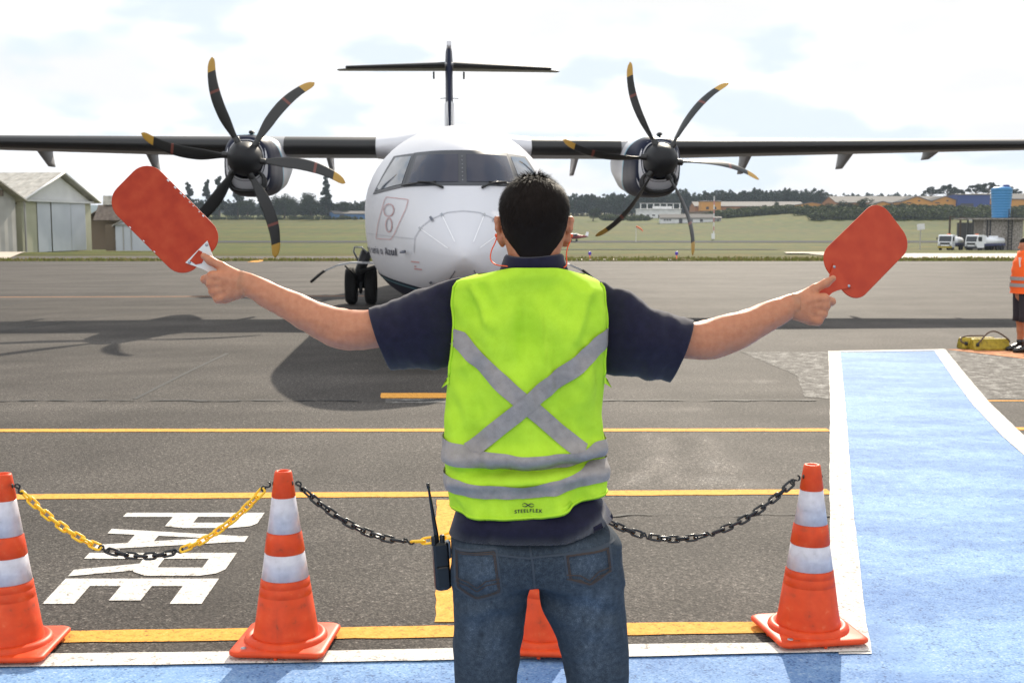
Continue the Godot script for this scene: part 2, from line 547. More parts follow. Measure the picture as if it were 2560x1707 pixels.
func make_ground() -> void:
	var f := FastNoiseLite.new()
	f.seed = 5
	f.frequency = 1.0
	f.fractal_octaves = 3
	var xs := []
	for i in 81:
		var t := (i - 40) / 40.0
		xs.append(signf(t) * (absf(t) * 160.0 + pow(absf(t), 4.0) * 3000.0))
	var zs := [300.0, 100.0, 40.0, 0.0, -40.0]
	var d := 52.0
	while d < 640.0:
		zs.append(-d)
		d *= 1.028
	zs.append_array([-700.0, -800.0, -1000.0, -1300.0, -1600.0, -2500.0, -4000.0])
	var mb := MB.new()
	var rows := []
	for z in zs:
		var row := []
		for x in xs:
			# mown strips of greener and drier grass run across the field
			var v := 0.95 + 0.35 * f.get_noise_2d(x * 0.004, z * 0.035) + 0.2 * f.get_noise_2d(x * 0.02 + 40.0, z * 0.09)
			var dry := clampf(0.5 + 1.3 * f.get_noise_2d(x * 0.003 + 90.0, z * 0.028), 0.0, 1.0)
			row.append([Vector3(x, land_y(x, z), z), Color(0.84 + 0.3 * dry, 1.02 - 0.04 * dry, 0.78 + 0.3 * dry) * v * 0.55])
		rows.append(row)
	for j in rows.size() - 1:
		for i in xs.size() - 1:
			var q := [rows[j][i], rows[j][i + 1], rows[j + 1][i + 1], rows[j + 1][i]]
			for t in [[0, 1, 2], [0, 2, 3]]:
				for e in [t[0], t[2], t[1]]:
					mb.st.set_color(Color(q[e][1], 1.0))
					mb.st.add_vertex(q[e][0])
	structure("ground", mb, M.grass)

	# apron of asphalt
	mb = MB.new()
	var ax := []
	var x := -70.0
	while x <= 70.01:
		ax.append(x)
		x += 0.12 if x > 0.2 and x < 5.0 else (0.3 if absf(x) < 12.0 else 1.0)
	var az := [16.0, 8.0, 2.0, -1.0, -2.5]
	var z := -3.6
	while z > -56.0:
		az.append(z)
		z -= 0.09 + 0.011 * absf(z)
	az.append(-56.0)
	var hgt := FastNoiseLite.new()
	hgt.seed = 23
	hgt.frequency = 1.0
	hgt.fractal_octaves = 4
	var lane := FastNoiseLite.new()
	lane.seed = 31
	lane.frequency = 1.0
	lane.fractal_octaves = 3
	var cols := []
	for zz in az:
		var row := []
		for xx in ax:
			var v := 1.0 + 0.32 * hgt.get_noise_2d(xx * 0.35, zz * 0.5) + 0.2 * hgt.get_noise_2d(xx * 1.7 + 50.0, zz * 1.1) + (0.18 + 0.16 * smoothstep(-14.0, -20.0, zz)) * lane.get_noise_2d(xx * 0.03 + 7.0, zz * lerpf(1.1, 0.7, smoothstep(-14.0, -24.0, zz)))
			# laid in lanes, joints run across and aslant
			v += 0.2 * lane.get_noise_2d((xx * 0.5 + zz) * 0.9, (zz * 0.5 - xx) * 0.06 + 30.0) * smoothstep(-11.0, -14.0, zz) * smoothstep(2.0, -4.0, xx)
			if zz < -11.65 and xx < 3.5:
				v *= 0.94
			# dusty wheel marks, scuffed in patches
			for l in DUST:
				var c := Geometry2D.get_closest_point_to_segment(Vector2(xx, zz), l[0], l[1])
				v += 2.1 * l[3] * exp(-pow(c.distance_to(Vector2(xx, zz)) / l[2], 2.0)) * (0.55 + 1.1 * hgt.get_noise_2d(xx * 3.0, zz * 2.0))
			v *= 0.5
			row.append(Color(v * 1.02, v * 1.0, v * 0.985))
		cols.append(row)
	for j in az.size() - 1:
		for i in ax.size() - 1:
			var q := [[i, j], [i + 1, j], [i + 1, j + 1], [i, j + 1]]
			for e in [0, 2, 1, 0, 3, 2]:
				mb.st.set_color(cols[q[e][1]][q[e][0]])
				mb.st.add_vertex(Vector3(ax[q[e][0]], 0.0, az[q[e][1]]))
	var apron := structure("apron", mb, M.asphalt)

	# painted lines, each a strip with slightly uneven edges
	for l in [[Vector2(-14, -9.89), Vector2(2.72, -9.95), 0.14], [Vector2(4.36, -10.01), Vector2(14, -10.05), 0.13], [Vector2(-14, -7.36), Vector2(-3.06, -7.47), 0.14], [Vector2(-3.06, -7.47), Vector2(2.1, -7.61), 0.145], [Vector2(-9, -4.6), Vector2(1.25, -5.0), 0.145], [Vector2(4.62, -11.62), Vector2(14, -11.6), 0.06], [Vector2(-12.05, -54.5), Vector2(-12.3, -60.0), 0.5]]:
		part("yellow_line", stripe(l[0], l[1], l[2], 0.004 if l[0].y > -54.0 else 0.012), M.yellow_paint, apron)
	part("stop_bar", ragged(PackedVector2Array([Vector2(-0.483, -7.38), Vector2(0.16, -7.38), Vector2(0.2, -5.06), Vector2(-0.344, -5.06)]), 0.004), M.yellow_paint, apron, "broad yellow stop bar painted on the asphalt behind the marshaller")
	part("stop_line", ragged(PackedVector2Array([Vector2(-1.37, -12.16), Vector2(0.5, -12.16), Vector2(0.5, -11.8), Vector2(-1.33, -11.8)]), 0.004), M.yellow_paint, apron)
	part("painted_out_line", ragged(PackedVector2Array([Vector2(-1.28, -11.74), Vector2(0.5, -11.74), Vector2(0.5, -11.46), Vector2(-1.25, -11.47)]), 0.004), M.scuffed_paint, apron)
	part("red_line", stripe(Vector2(-40, -27.0), Vector2(-3.5, -28.8), 0.16, 0.004), M.ochre_dark, apron)
	part("faint_line", stripe(Vector2(-4, -51.5), Vector2(60, -51.0), 0.3, 0.004), M.dusty_asphalt, apron)
	part("scuffed_patch", ragged(PackedVector2Array([Vector2(3.16, -16.15), Vector2(4.40, -16.15), Vector2(3.22, -11.75), Vector2(3.0, -11.9), Vector2(3.33, -13.6)]), 0.003), M.scuffed_paint, apron)
	part("scuffed_patch", ragged(PackedVector2Array([Vector2(6.11, -16.42), Vector2(7.9, -12.8), Vector2(6.2, -11.75), Vector2(4.75, -11.75)]), 0.003), M.scuffed_paint, apron)
	part("orange_floor_area", ragged(PackedVector2Array([Vector2(6.13, -16.46), Vector2(16, -16.6), Vector2(16, -12.2), Vector2(8.0, -12.85)]), 0.004), M.orange_floor, apron)
	part("crack", crack_strip(), M.crack_fill, apron)
	part("crack", crack_two(), M.crack_fill, apron)
	# tarred joints between the paver's lanes
	for l in [[Vector2(-10.9, -22.0), Vector2(-11.1, -25.4), Vector2(-11.87, -45.2)], [Vector2(-3.84, -11.75), Vector2(-3.9, -14.0), Vector2(-3.92, -16.0)], [Vector2(-8.47, -19.3), Vector2(-8.0, -22.0), Vector2(-7.58, -24.1)]]:
		part("tarred_joint", ribbon(l, l.map(func(p): return p + Vector2(0.05, 0.03)), 0.003), M.crack_fill, apron)
	# PARE, laid down sideways: it reads towards the camera, tops to the right
	for l in letters():
		var lm := MB.new()
		for poly in l:
			var pp := PackedVector2Array()
			for v in poly:
				pp.append(Vector2(lerpf(-2.36, -1.515, v.y) + (v.x + 7.05) * lerpf(0.10, 0.04, v.y), v.x))
			lm.sheet(pp, 0.004)
		part("letter", lm, M.white_paint, apron)

	# blue walkway with white borders
	var blue := PackedVector2Array([Vector2(4.5, -16.22), Vector2(3.45, -12.26), Vector2(2.76, -9.7), Vector2(2.13, -7.37), Vector2(1.72, -5.93), Vector2(1.5, -5.06), Vector2(1.4, -4.72), Vector2(0.485, -4.66), Vector2(-0.71, -4.6), Vector2(-2.03, -4.54), Vector2(-9, -4.25), Vector2(-9, 4), Vector2(12, 4), Vector2(12, -4.2), Vector2(3.0, -4.9), Vector2(3.5, -7.2), Vector2(4.0, -8.84), Vector2(4.16, -9.7), Vector2(4.58, -11.36), Vector2(5.12, -13.3), Vector2(5.96, -16.3)])
	mb = MB.new()
	mb.sheet(blue, 0.004)
	var walk := structure("walkway", mb, M.blue_paint)
	part("white_line", ribbon([Vector2(4.393, -16.2), Vector2(3.189, -11.645), Vector2(2.205, -8.011), Vector2(1.76, -6.341), Vector2(1.47, -5.237), Vector2(1.342, -4.66)], [Vector2(4.56, -16.2), Vector2(3.505, -12.258), Vector2(2.813, -9.697), Vector2(2.177, -7.367), Vector2(1.799, -5.926), Vector2(1.573, -5.06), Vector2(1.478, -4.66)], 0.008), M.white_paint, walk)
	part("white_line", ribbon([Vector2(5.898, -16.3), Vector2(5.045, -13.307), Vector2(4.508, -11.36), Vector2(4.095, -9.697), Vector2(3.914, -8.843), Vector2(3.3, -6.2), Vector2(2.9, -4.8)], [Vector2(6.11, -16.45), Vector2(5.28, -13.5), Vector2(4.7, -11.4), Vector2(4.26, -9.6), Vector2(4.07, -8.7), Vector2(3.46, -6.1), Vector2(3.06, -4.8)], 0.008), M.white_paint, walk)
	part("white_line", ragged(PackedVector2Array([Vector2(4.393, -16.14), Vector2(4.62, -16.24), Vector2(5.96, -16.42), Vector2(6.11, -16.5), Vector2(5.96, -16.24), Vector2(4.6, -16.06)]), 0.009), M.white_paint, walk)
	part("white_line", ribbon([Vector2(-9, -4.42), Vector2(-1.8, -4.66), Vector2(-0.71, -4.69), Vector2(0.508, -4.763), Vector2(1.031, -4.778), Vector2(1.50, -4.80)], [Vector2(-9, -4.24), Vector2(-2.03, -4.507), Vector2(-0.71, -4.563), Vector2(0.485, -4.62), Vector2(1.0, -4.655), Vector2(1.478, -4.685)], 0.012), M.white_paint, walk)

	# hard surfaces farther off: taxiway, runway, road and pads
	structure("taxiway", land_strip(-72, -6, -58.5, -66.0, 0.03), M.asphalt)
	structure("runway", land_strip(-700, 700, -292.0, -312.0, 0.06), M.runway_tar)
	structure("taxiway", land_strip(-22, 45, -196.0, -203.0, 0.06), M.runway_tar)
	structure("road", land_strip(18, 120, -61.5, -73.0, 0.05), M.concrete)
	structure("concrete_pad", land_sheet(PackedVector2Array([Vector2(-47, -58.2), Vector2(-25.5, -59.4), Vector2(-33.8, -82.0), Vector2(-38.5, -92.0), Vector2(-58, -92)]), 0.06), M.concrete)
	structure("concrete_pad", land_sheet(PackedVector2Array([Vector2(16.8, -72.0), Vector2(21, -72.0), Vector2(21.4, -79.0), Vector2(18.2, -79.0)]), 0.08), M.concrete)
	structure("white_marking", land_sheet(PackedVector2Array([Vector2(15, -141), Vector2(22.6, -141.3), Vector2(22.6, -143.4), Vector2(15, -143.2)]), 0.05), M.white_paint)
	for p in [[3.1, 5.3], [7.55, 8.75]]:
		structure("concrete_pad", land_sheet(PackedVector2Array([Vector2(p[0], -57.2), Vector2(p[1], -57.2), Vector2(p[1] - 0.1, -58.9), Vector2(p[0] + 0.2, -58.9)]), 0.06), M.concrete)


func land_strip(x0: float, x1: float, z0: float, z1: float, up: float) -> MB:
	var mb := MB.new()
	mb.col = Color(0.56, 0.55, 0.53)
	var n := 60
	for i in n:
		var a := lerpf(x0, x1, i / float(n))
		var b := lerpf(x0, x1, (i + 1) / float(n))
		for j in 4:
			var p := lerpf(z0, z1, j / 4.0)
			var q := lerpf(z0, z1, (j + 1) / 4.0)
			mb.quad(Vector3(a, land_y(a, p) + up, p), Vector3(b, land_y(b, p) + up, p), Vector3(b, land_y(b, q) + up, q), Vector3(a, land_y(a, q) + up, q))
	return mb


func land_sheet(poly: PackedVector2Array, up: float) -> MB:
	var mb := MB.new()
	var idx := Geometry2D.triangulate_polygon(poly)
	for i in range(0, idx.size(), 3):
		var a := poly[idx[i]]
		var b := poly[idx[i + 1]]
		var c := poly[idx[i + 2]]
		drape(mb, a, b, c, up, 3)
	return mb


func drape(mb: MB, a: Vector2, b: Vector2, c: Vector2, up: float, deep: int) -> void:
	if deep > 0:
		var ab := (a + b) / 2
		var bc := (b + c) / 2
		var ca := (c + a) / 2
		for t in [[a, ab, ca], [ab, b, bc], [ca, bc, c], [ab, bc, ca]]:
			drape(mb, t[0], t[1], t[2], up, deep - 1)
		return
	mb.tri(Vector3(a.x, land_y(a.x, a.y) + up, a.y), Vector3(b.x, land_y(b.x, b.y) + up, b.y), Vector3(c.x, land_y(c.x, c.y) + up, c.y))


func stripe(a: Vector2, b: Vector2, width: float, y: float, uneven := 0.006) -> MB:
	var n := maxi(3, int(a.distance_to(b) / 0.12))
	n = mini(n, 160)
	var side := (b - a).normalized().orthogonal() * width * 0.5
	var l := []
	var r := []
	for i in n + 1:
		var p := a.lerp(b, i / float(n))
		l.append(p + side + side.normalized() * rng.randf_range(-uneven, uneven))
		r.append(p - side + side.normalized() * rng.randf_range(-uneven, uneven))
	return ribbon_mesh(l, r, y)


func ribbon_mesh(l: Array, r: Array, y: float) -> MB:
	var mb := MB.new()
	for i in l.size() - 1:
		mb.quad(Vector3(l[i].x, y, l[i].y), Vector3(r[i].x, y, r[i].y), Vector3(r[i + 1].x, y, r[i + 1].y), Vector3(l[i + 1].x, y, l[i + 1].y))
	return mb


func resample(pts: Array, n: int) -> Array:
	var total := 0.0
	for i in pts.size() - 1:
		total += pts[i].distance_to(pts[i + 1])
	var out := []
	for k in n + 1:
		var want := total * k / n
		var done := 0.0
		for i in pts.size() - 1:
			var l: float = pts[i].distance_to(pts[i + 1])
			if done + l >= want - 1e-5 or i == pts.size() - 2:
				out.append(pts[i].lerp(pts[i + 1], clampf((want - done) / maxf(l, 1e-6), 0.0, 1.0)))
				break
			done += l
	return out


func ribbon(a: Array, b: Array, y: float) -> MB:
	var n := 90
	var l := resample(a, n)
	var r := resample(b, n)
	for i in n + 1:
		l[i] += Vector2(rng.randf_range(-0.0025, 0.0025), rng.randf_range(-0.0025, 0.0025))
		r[i] += Vector2(rng.randf_range(-0.0025, 0.0025), rng.randf_range(-0.0025, 0.0025))
	return ribbon_mesh(l, r, y)


func ragged(poly: PackedVector2Array, y: float) -> MB:
	# a painted area with a slightly uneven edge
	var out := PackedVector2Array()
	for i in poly.size():
		var a := poly[i]
		var b := poly[(i + 1) % poly.size()]
		var n := clampi(int(a.distance_to(b) / 0.1), 1, 40)
		var side := (b - a).normalized().orthogonal()
		for k in n:
			out.append(a.lerp(b, k / float(n)) + side * (rng.randf_range(-0.008, 0.008) if k else 0.0))
	var mb := MB.new()
	mb.sheet(out, y)
	return mb


func crack_strip() -> MB:
	var l := []
	var r := []
	var f := FastNoiseLite.new()
	f.seed = 77
	f.frequency = 1.0
	f.fractal_octaves = 4
	var x := -20.0
	while x < 3.1:
		var z := -11.62 + 0.09 * f.get_noise_2d(x * 1.3, 0.0)
		var w := maxf(0.004, 0.022 + 0.06 * f.get_noise_2d(x * 2.5, 9.0))
		l.append(Vector2(x, z - w))
		r.append(Vector2(x, z + w))
		x += 0.05
	return ribbon_mesh(l, r, 0.007)


func crack_two() -> MB:
	var l := []
	var r := []
	var f := FastNoiseLite.new()
	f.seed = 78
	f.frequency = 1.0
	f.fractal_octaves = 4
	var x := 0.5
	while x < 2.0:
		var z := -6.98 + 0.08 * f.get_noise_2d(x * 1.6, 0.0)
		var w := maxf(0.002, 0.01 + 0.03 * f.get_noise_2d(x * 3.5, 9.0))
		l.append(Vector2(x, z - w))
		r.append(Vector2(x, z + w))
		x += 0.04
	return ribbon_mesh(l, r, 0.007)


func letters() -> Array:
	# every point is (z, height of the letter 0..1); parts of one letter abut
	var P := [[Vector2(-7.04, 0), Vector2(-7.04, 1), Vector2(-6.94, 1), Vector2(-6.94, 0)],
		[Vector2(-6.94, 0.36), Vector2(-6.94, 0.54), Vector2(-6.8, 0.54), Vector2(-6.72, 0.36)],
		[Vector2(-6.94, 0.82), Vector2(-6.94, 1.0), Vector2(-6.78, 1.0), Vector2(-6.8, 0.82)],
		[Vector2(-6.8, 0.54), Vector2(-6.8, 0.82), Vector2(-6.78, 1.0), Vector2(-6.72, 0.96), Vector2(-6.68, 0.84), Vector2(-6.68, 0.5), Vector2(-6.72, 0.36)]]
	var A := [[Vector2(-6.66, 0), Vector2(-6.5, 0.95), Vector2(-6.43, 0.95), Vector2(-6.46, 0.72), Vector2(-6.56, 0.0)],
		[Vector2(-6.5, 0.95), Vector2(-6.5, 1.0), Vector2(-6.38, 1.0), Vector2(-6.38, 0.95)],
		[Vector2(-6.43, 0.95), Vector2(-6.38, 0.95), Vector2(-6.22, 0.0), Vector2(-6.32, 0.0), Vector2(-6.46, 0.72)],
		[Vector2(-6.531, 0.2), Vector2(-6.508, 0.37), Vector2(-6.393, 0.37), Vector2(-6.36, 0.2)]]
	var R := [[Vector2(-6.16, 0), Vector2(-6.16, 1), Vector2(-6.05, 1), Vector2(-6.05, 0)],
		[Vector2(-6.05, 0.4), Vector2(-6.05, 0.54), Vector2(-5.89, 0.54), Vector2(-5.82, 0.4)],
		[Vector2(-6.05, 0.84), Vector2(-6.05, 1.0), Vector2(-5.86, 1.0), Vector2(-5.89, 0.84)],
		[Vector2(-5.89, 0.54), Vector2(-5.89, 0.84), Vector2(-5.86, 1.0), Vector2(-5.79, 0.96), Vector2(-5.75, 0.86), Vector2(-5.75, 0.5), Vector2(-5.82, 0.4)],
		[Vector2(-5.96, 0.4), Vector2(-5.84, 0.4), Vector2(-5.74, 0.0), Vector2(-5.85, 0.0)]]
	var E := [[Vector2(-5.7, 0), Vector2(-5.7, 1), Vector2(-5.58, 1), Vector2(-5.58, 0)],
		[Vector2(-5.58, 0.0), Vector2(-5.58, 0.2), Vector2(-5.31, 0.2), Vector2(-5.31, 0.0)],
		[Vector2(-5.58, 0.4), Vector2(-5.58, 0.6), Vector2(-5.36, 0.6), Vector2(-5.36, 0.4)],
		[Vector2(-5.58, 0.8), Vector2(-5.58, 1.0), Vector2(-5.31, 1.0), Vector2(-5.31, 0.8)]]
	return [P, A, R, E]


# ---------------------------------------------------------------- the aeroplane
# In its own axes the nose tip is at the origin's height line, x to the picture's right, and s metres aft lie at z = -s.

const HULL := [[0.0, 1.38, 1.38, 0.0, 1.38], [0.02, 1.445, 1.32, 0.07, 1.382], [0.05, 1.50, 1.27, 0.12, 1.385], [0.15, 1.60, 1.17, 0.215, 1.39], [0.3, 1.71, 1.08, 0.32, 1.40], [0.5, 1.845, 0.99, 0.43, 1.42], [0.8, 2.04, 0.89, 0.57, 1.46], [1.1, 2.235, 0.82, 0.68, 1.52], [1.4, 2.51, 0.765, 0.78, 1.58], [1.7, 2.735, 0.72, 0.88, 1.64], [2.05, 2.875, 0.685, 0.99, 1.71], [2.4, 2.965, 0.655, 1.09, 1.77], [2.8, 3.045, 0.63, 1.19, 1.83], [3.3, 3.13, 0.61, 1.30, 1.89], [4.0, 3.21, 0.60, 1.40, 1.94], [5.0, 3.25, 0.60, 1.435, 1.95], [18.0, 3.25, 0.62, 1.43, 1.97], [22.0, 3.2, 1.1, 1.2, 2.3], [25.0, 3.1, 1.9, 0.7, 2.6], [27.1, 3.0, 2.6, 0.25, 2.8]]


func hull(s: float) -> Array:
	for i in HULL.size() - 1:
		if s <= HULL[i + 1][0]:
			var a: Array = HULL[i]
			var b: Array = HULL[i + 1]
			var t: float = clampf((s - a[0]) / (b[0] - a[0]), 0.0, 1.0)
			if i > 3 and i < HULL.size() - 2:
				# smooth between the stations
				var o: Array = HULL[i - 1]
				var n: Array = HULL[i + 2]
				var w: float = b[0] - a[0]
				var out := []
				for k in range(1, 5):
					var ma: float = ((b[k] - a[k]) / w + (a[k] - o[k]) / (a[0] - o[0])) * 0.5 * w
					var mb2: float = ((n[k] - b[k]) / (n[0] - b[0]) + (b[k] - a[k]) / w) * 0.5 * w
					out.append(a[k] * (1.0 - 3.0 * t * t + 2.0 * t * t * t) + b[k] * (3.0 * t * t - 2.0 * t * t * t) + ma * (t - 2.0 * t * t + t * t * t) + mb2 * (t * t * t - t * t))
				return out
			return [lerpf(a[1], b[1], t), lerpf(a[2], b[2], t), lerpf(a[3], b[3], t), lerpf(a[4], b[4], t)]
	return HULL[-1].slice(1)


func hull_in(x: float, y: float, s: float) -> bool:
	var h := hull(s)
	if h[2] < 1e-4:
		return false
	if y > h[3]:
		return pow(absf(x) / h[2], 2.0) + pow((y - h[3]) / maxf(h[0] - h[3], 1e-5), 2.0) < 1.0
	return pow(absf(x) / h[2], 2.7) + pow((h[3] - y) / maxf(h[3] - h[1], 1e-5), 2.7) < 1.0


func hull_at(x: float, y: float, off := 0.006) -> Vector3:
	# the point of the nose in front of (x, y), a little proud of the skin
	var a := 0.0
	var b := 5.5
	for i in 22:
		var m := (a + b) / 2
		if hull_in(x, y, m):
			b = m
		else:
			a = m
	var p := Vector3(x, y, -b)
	var h := hull(b)
	var h2 := hull(b + 0.05)
	var n := Vector3(x / maxf(h[2] * h[2], 1e-3), (y - h[3]) / maxf(pow((h[0] - h[3]) if y > h[3] else (h[3] - h[1]), 2.0), 1e-3), 0.0).normalized()
	var grow: float = (h2[2] - h[2]) / 0.05
	return p + (n + Vector3(0, 0, clampf(grow, 0.05, 4.0))).normalized() * off


func hull_side(s: float, y: float, side: float, off := 0.006) -> Vector3:
	var h := hull(s)
	var e := 2.0 if y > h[3] else 2.7
	var q: float = absf(y - h[3]) / ((h[0] - h[3]) if y > h[3] else (h[3] - h[1]))
	var x: float = h[2] * pow(maxf(1.0 - pow(minf(q, 0.999), e), 0.0), 1.0 / e)
	return Vector3(side * (x + off), y, -s)


func nose_patch(c: Array, off := 0.006, nu := 10, nv := 8) -> MB:
	# four corners (x, y) in front view, wrapped on the hull
	var mb := MB.new()
	var rows := []
	for j in nv + 1:
		var row := PackedVector3Array()
		for i in nu + 1:
			var t: Vector2 = c[0].lerp(c[1], i / float(nu))
			var b: Vector2 = c[3].lerp(c[2], i / float(nu))
			var p := t.lerp(b, j / float(nv))
			row.append(hull_at(p.x, p.y, off))
		rows.append(row)
	mb.loft(rows, false)
	return mb


func nose_line(mb: MB, pts: Array, width: float, off := 0.008, n := 24) -> void:
	var q := resample(pts, n)
	var l := PackedVector3Array()
	var r := PackedVector3Array()
	for i in n + 1:
		var d: Vector2 = (q[mini(i + 1, n)] - q[maxi(i - 1, 0)]).normalized().orthogonal() * width * 0.5
		l.append(hull_at(q[i].x + d.x, q[i].y + d.y, off))
		r.append(hull_at(q[i].x - d.x, q[i].y - d.y, off))
	mb.loft([l, r], false)


func oval(c: Vector2, rx: float, ry: float) -> Array:
	var o := []
	for i in 17:
		o.append(c + Vector2(cos(TAU * i / 16) * rx, sin(TAU * i / 16) * ry))
	return o


func section(s: float, seg := 72) -> PackedVector3Array:
	var h := hull(s)
	var ring := PackedVector3Array()
	for j in seg:
		var t := TAU * j / seg
		var c := cos(t)
		var v := sin(t)
		var e := 1.0 if v > 0 else 2.0 / 2.7
		var x: float = h[2] * signf(c) * pow(absf(c), e)
		var y: float = h[3] + (h[0] - h[3]) * v if v > 0 else h[3] - (h[3] - h[1]) * pow(-v, e)
		ring.append(Vector3(x, y, -s))
	return ring


func foil(le: Vector3, chord: float, thick: float, from := 0.0, to := 1.0, low_to := -1.0, n := 14, grow := 0.0) -> PackedVector3Array:
	# an aerofoil section in the y-z plane, leading edge first; from upper `to` round the nose to lower `low_to`
	if low_to < 0.0:
		low_to = to
	var ring := PackedVector3Array()
	for k in range(n, -1, -1):
		var x := to * pow(k / float(n), 1.8)
		ring.append(le + Vector3(0, foil_y(x) * thick * chord * 1.0 + grow, -x * chord + (grow if k == 0 else 0.0)))
	for k in range(1, n + 1):
		var x := low_to * pow(k / float(n), 1.8)
		ring.append(le + Vector3(0, -foil_y(x) * thick * chord * 0.85 - grow, -x * chord))
	return ring


func foil_y(x: float) -> float:
	return 5.0 * (0.2969 * sqrt(x) - 0.126 * x - 0.3516 * x * x + 0.2843 * x * x * x - 0.1015 * x * x * x * x) 


func wing_at(lat: float) -> Array:
	# leading edge, chord, thickness
	var a := absf(lat)
	var t := clampf((a - 4.0) / 9.5, 0.0, 1.0)
	return [Vector3(lat, 3.36 + 0.14 * t + 0.0 * a, -(11.0 + 0.35 * t)), lerpf(2.57, 1.6, t), lerpf(0.185, 0.14, t)]


func make_plane() -> void:
	var p := thing("turboprop_airliner", "white twin-propeller airliner parked nose on behind the marshaller", "airplane", Vector3(-0.55, 0.0, -13.6), deg_to_rad(3.4))
	var mb := MB.new()
	var rings := []
	for s in [0.0, 0.008, 0.02, 0.035, 0.05, 0.09, 0.15, 0.22, 0.3, 0.4, 0.5, 0.65, 0.8, 0.95, 1.1, 1.25, 1.4, 1.55, 1.7, 1.87, 2.05, 2.2, 2.4, 2.6, 2.8, 3.05, 3.3, 3.65, 4.0, 4.5, 5.0, 7.0, 9.0, 12.0, 15.0, 18.0, 20.0, 22.0, 23.5, 25.0, 26.0, 27.1]:
		rings.append(section(s))
	mb.loft(rings, true, false, true)
	var body := part("fuselage", mb, M.aircraft_white, p)

	# cockpit glazing: a dark surround and four panes
	part("window_surround", nose_patch([Vector2(-0.62, 2.70), Vector2(0.64, 2.70), Vector2(0.75, 2.232), Vector2(-0.75, 2.232)], 0.006, 24, 10), M.window_frame, body)
	part("window_pane", nose_patch([Vector2(-0.575, 2.645), Vector2(-0.045, 2.64), Vector2(-0.05, 2.278), Vector2(-0.678, 2.282)], 0.012), M.cockpit_glass, body)
	part("window_pane", nose_patch([Vector2(0.055, 2.64), Vector2(0.595, 2.65), Vector2(0.675, 2.286), Vector2(0.055, 2.278)], 0.012), M.cockpit_glass, body)
	for sd in [-1.0, 1.0]:
		part("window_surround", nose_patch([Vector2(0.61 * sd, 2.69), Vector2(0.92 * sd, 2.70), Vector2(1.22 * sd, 2.17), Vector2(0.745 * sd, 2.234)], 0.009), M.window_frame, body)
		part("window_pane", nose_patch([Vector2(0.65 * sd, 2.648), Vector2(0.885 * sd, 2.665), Vector2(1.17 * sd, 2.215), Vector2(0.767 * sd, 2.275)], 0.014), M.side_glass, body)
		var wp := MB.new()
		wp.tube([hull_at(0.75 * sd, 2.245, 0.03), hull_at(0.54 * sd, 2.256, 0.035), hull_at(0.32 * sd, 2.263, 0.03)], [0.012], 6)
		wp.tube([hull_at(0.52 * sd, 2.262, 0.05), hull_at(0.38 * sd, 2.245, 0.05), hull_at(0.235 * sd, 2.195, 0.02)], [0.012, 0.011, 0.016], 6)
		part("wiper", wp, M.black_plastic, body)
	for k in 7:
		var y := 2.3 + k * 0.052
		var rv := MB.new()
		rv.lathe([Vector2(0.0, 0.006), Vector2(0.006, 0.004), Vector2(0.008, 0.0)], 6, Transform3D(Basis(Vector3.RIGHT, PI / 2), hull_at(0.003, y, 0.008)))
		part("rivet", rv, M.bare_metal, body)

	# radome: its joint and the lightning strips
	mb = MB.new()
	nose_line(mb, [Vector2(-0.6, 1.42), Vector2(-0.585, 1.60), Vector2(-0.503, 1.726), Vector2(-0.378, 1.819), Vector2(-0.192, 1.896), Vector2(0.0, 1.914), Vector2(0.192, 1.896), Vector2(0.378, 1.819), Vector2(0.503, 1.726), Vector2(0.585, 1.60), Vector2(0.6, 1.42)], 0.007, 0.009, 60)
	part("radome_joint", mb, M.seam_grey, body)
	for q in [[Vector2(-0.503, 1.695), Vector2(-0.183, 1.476)], [Vector2(-0.246, 1.849), Vector2(-0.105, 1.547)], [Vector2(0.24, 1.849), Vector2(0.102, 1.547)], [Vector2(0.495, 1.69), Vector2(0.174, 1.479)]]:
		mb = MB.new()
		nose_line(mb, q, 0.009, 0.012, 20)
		part("lightning_strip", mb, M.strip_white, body)
		mb = MB.new()
		nose_line(mb, [q[0], q[0] + (q[0] - q[1]).normalized() * 0.035], 0.026, 0.014, 3)
		part("strip_cap", mb, M.bare_metal, body)
	for q in [[Vector2(-0.102, 1.224), Vector2(-0.17, 1.11)], [Vector2(0.106, 1.231), Vector2(0.165, 1.12)]]:
		mb = MB.new()
		nose_line(mb, q, 0.01, 0.012, 8)
		part("lightning_strip", mb, M.marking_grey, body)
	for q in [[Vector2(-0.39, 1.84), Vector2(-0.36, 1.79)], [Vector2(0.39, 1.84), Vector2(0.36, 1.79)], [Vector2(-0.37, 1.075), Vector2(-0.40, 1.055)]]:
		mb = MB.new()
		nose_line(mb, q, 0.03, 0.02, 4)
		part("probe", mb, M.marking_grey, body)
	mb = MB.new()
	mb.tube([hull_at(-0.72, 1.42, 0.0), hull_at(-0.71, 1.42, 0.07), hull_at(-0.66, 1.42, 0.09) + Vector3(0.02, 0, 0.06)], [0.018, 0.016, 0.01], 6)
	part("pitot_probe", mb, M.marking_grey, body)
	# service panel with red edging
	mb = MB.new()
	nose_line(mb, [Vector2(-0.991, 2.117), Vector2(-0.676, 2.066), Vector2(-0.707, 1.951), Vector2(-0.86, 1.642), Vector2(-0.919, 1.561), Vector2(-1.161, 1.563), Vector2(-1.128, 1.739), Vector2(-1.019, 2.08), Vector2(-0.991, 2.117)], 0.007, 0.009, 90)
	part("panel_edging", mb, M.marking_red, body)
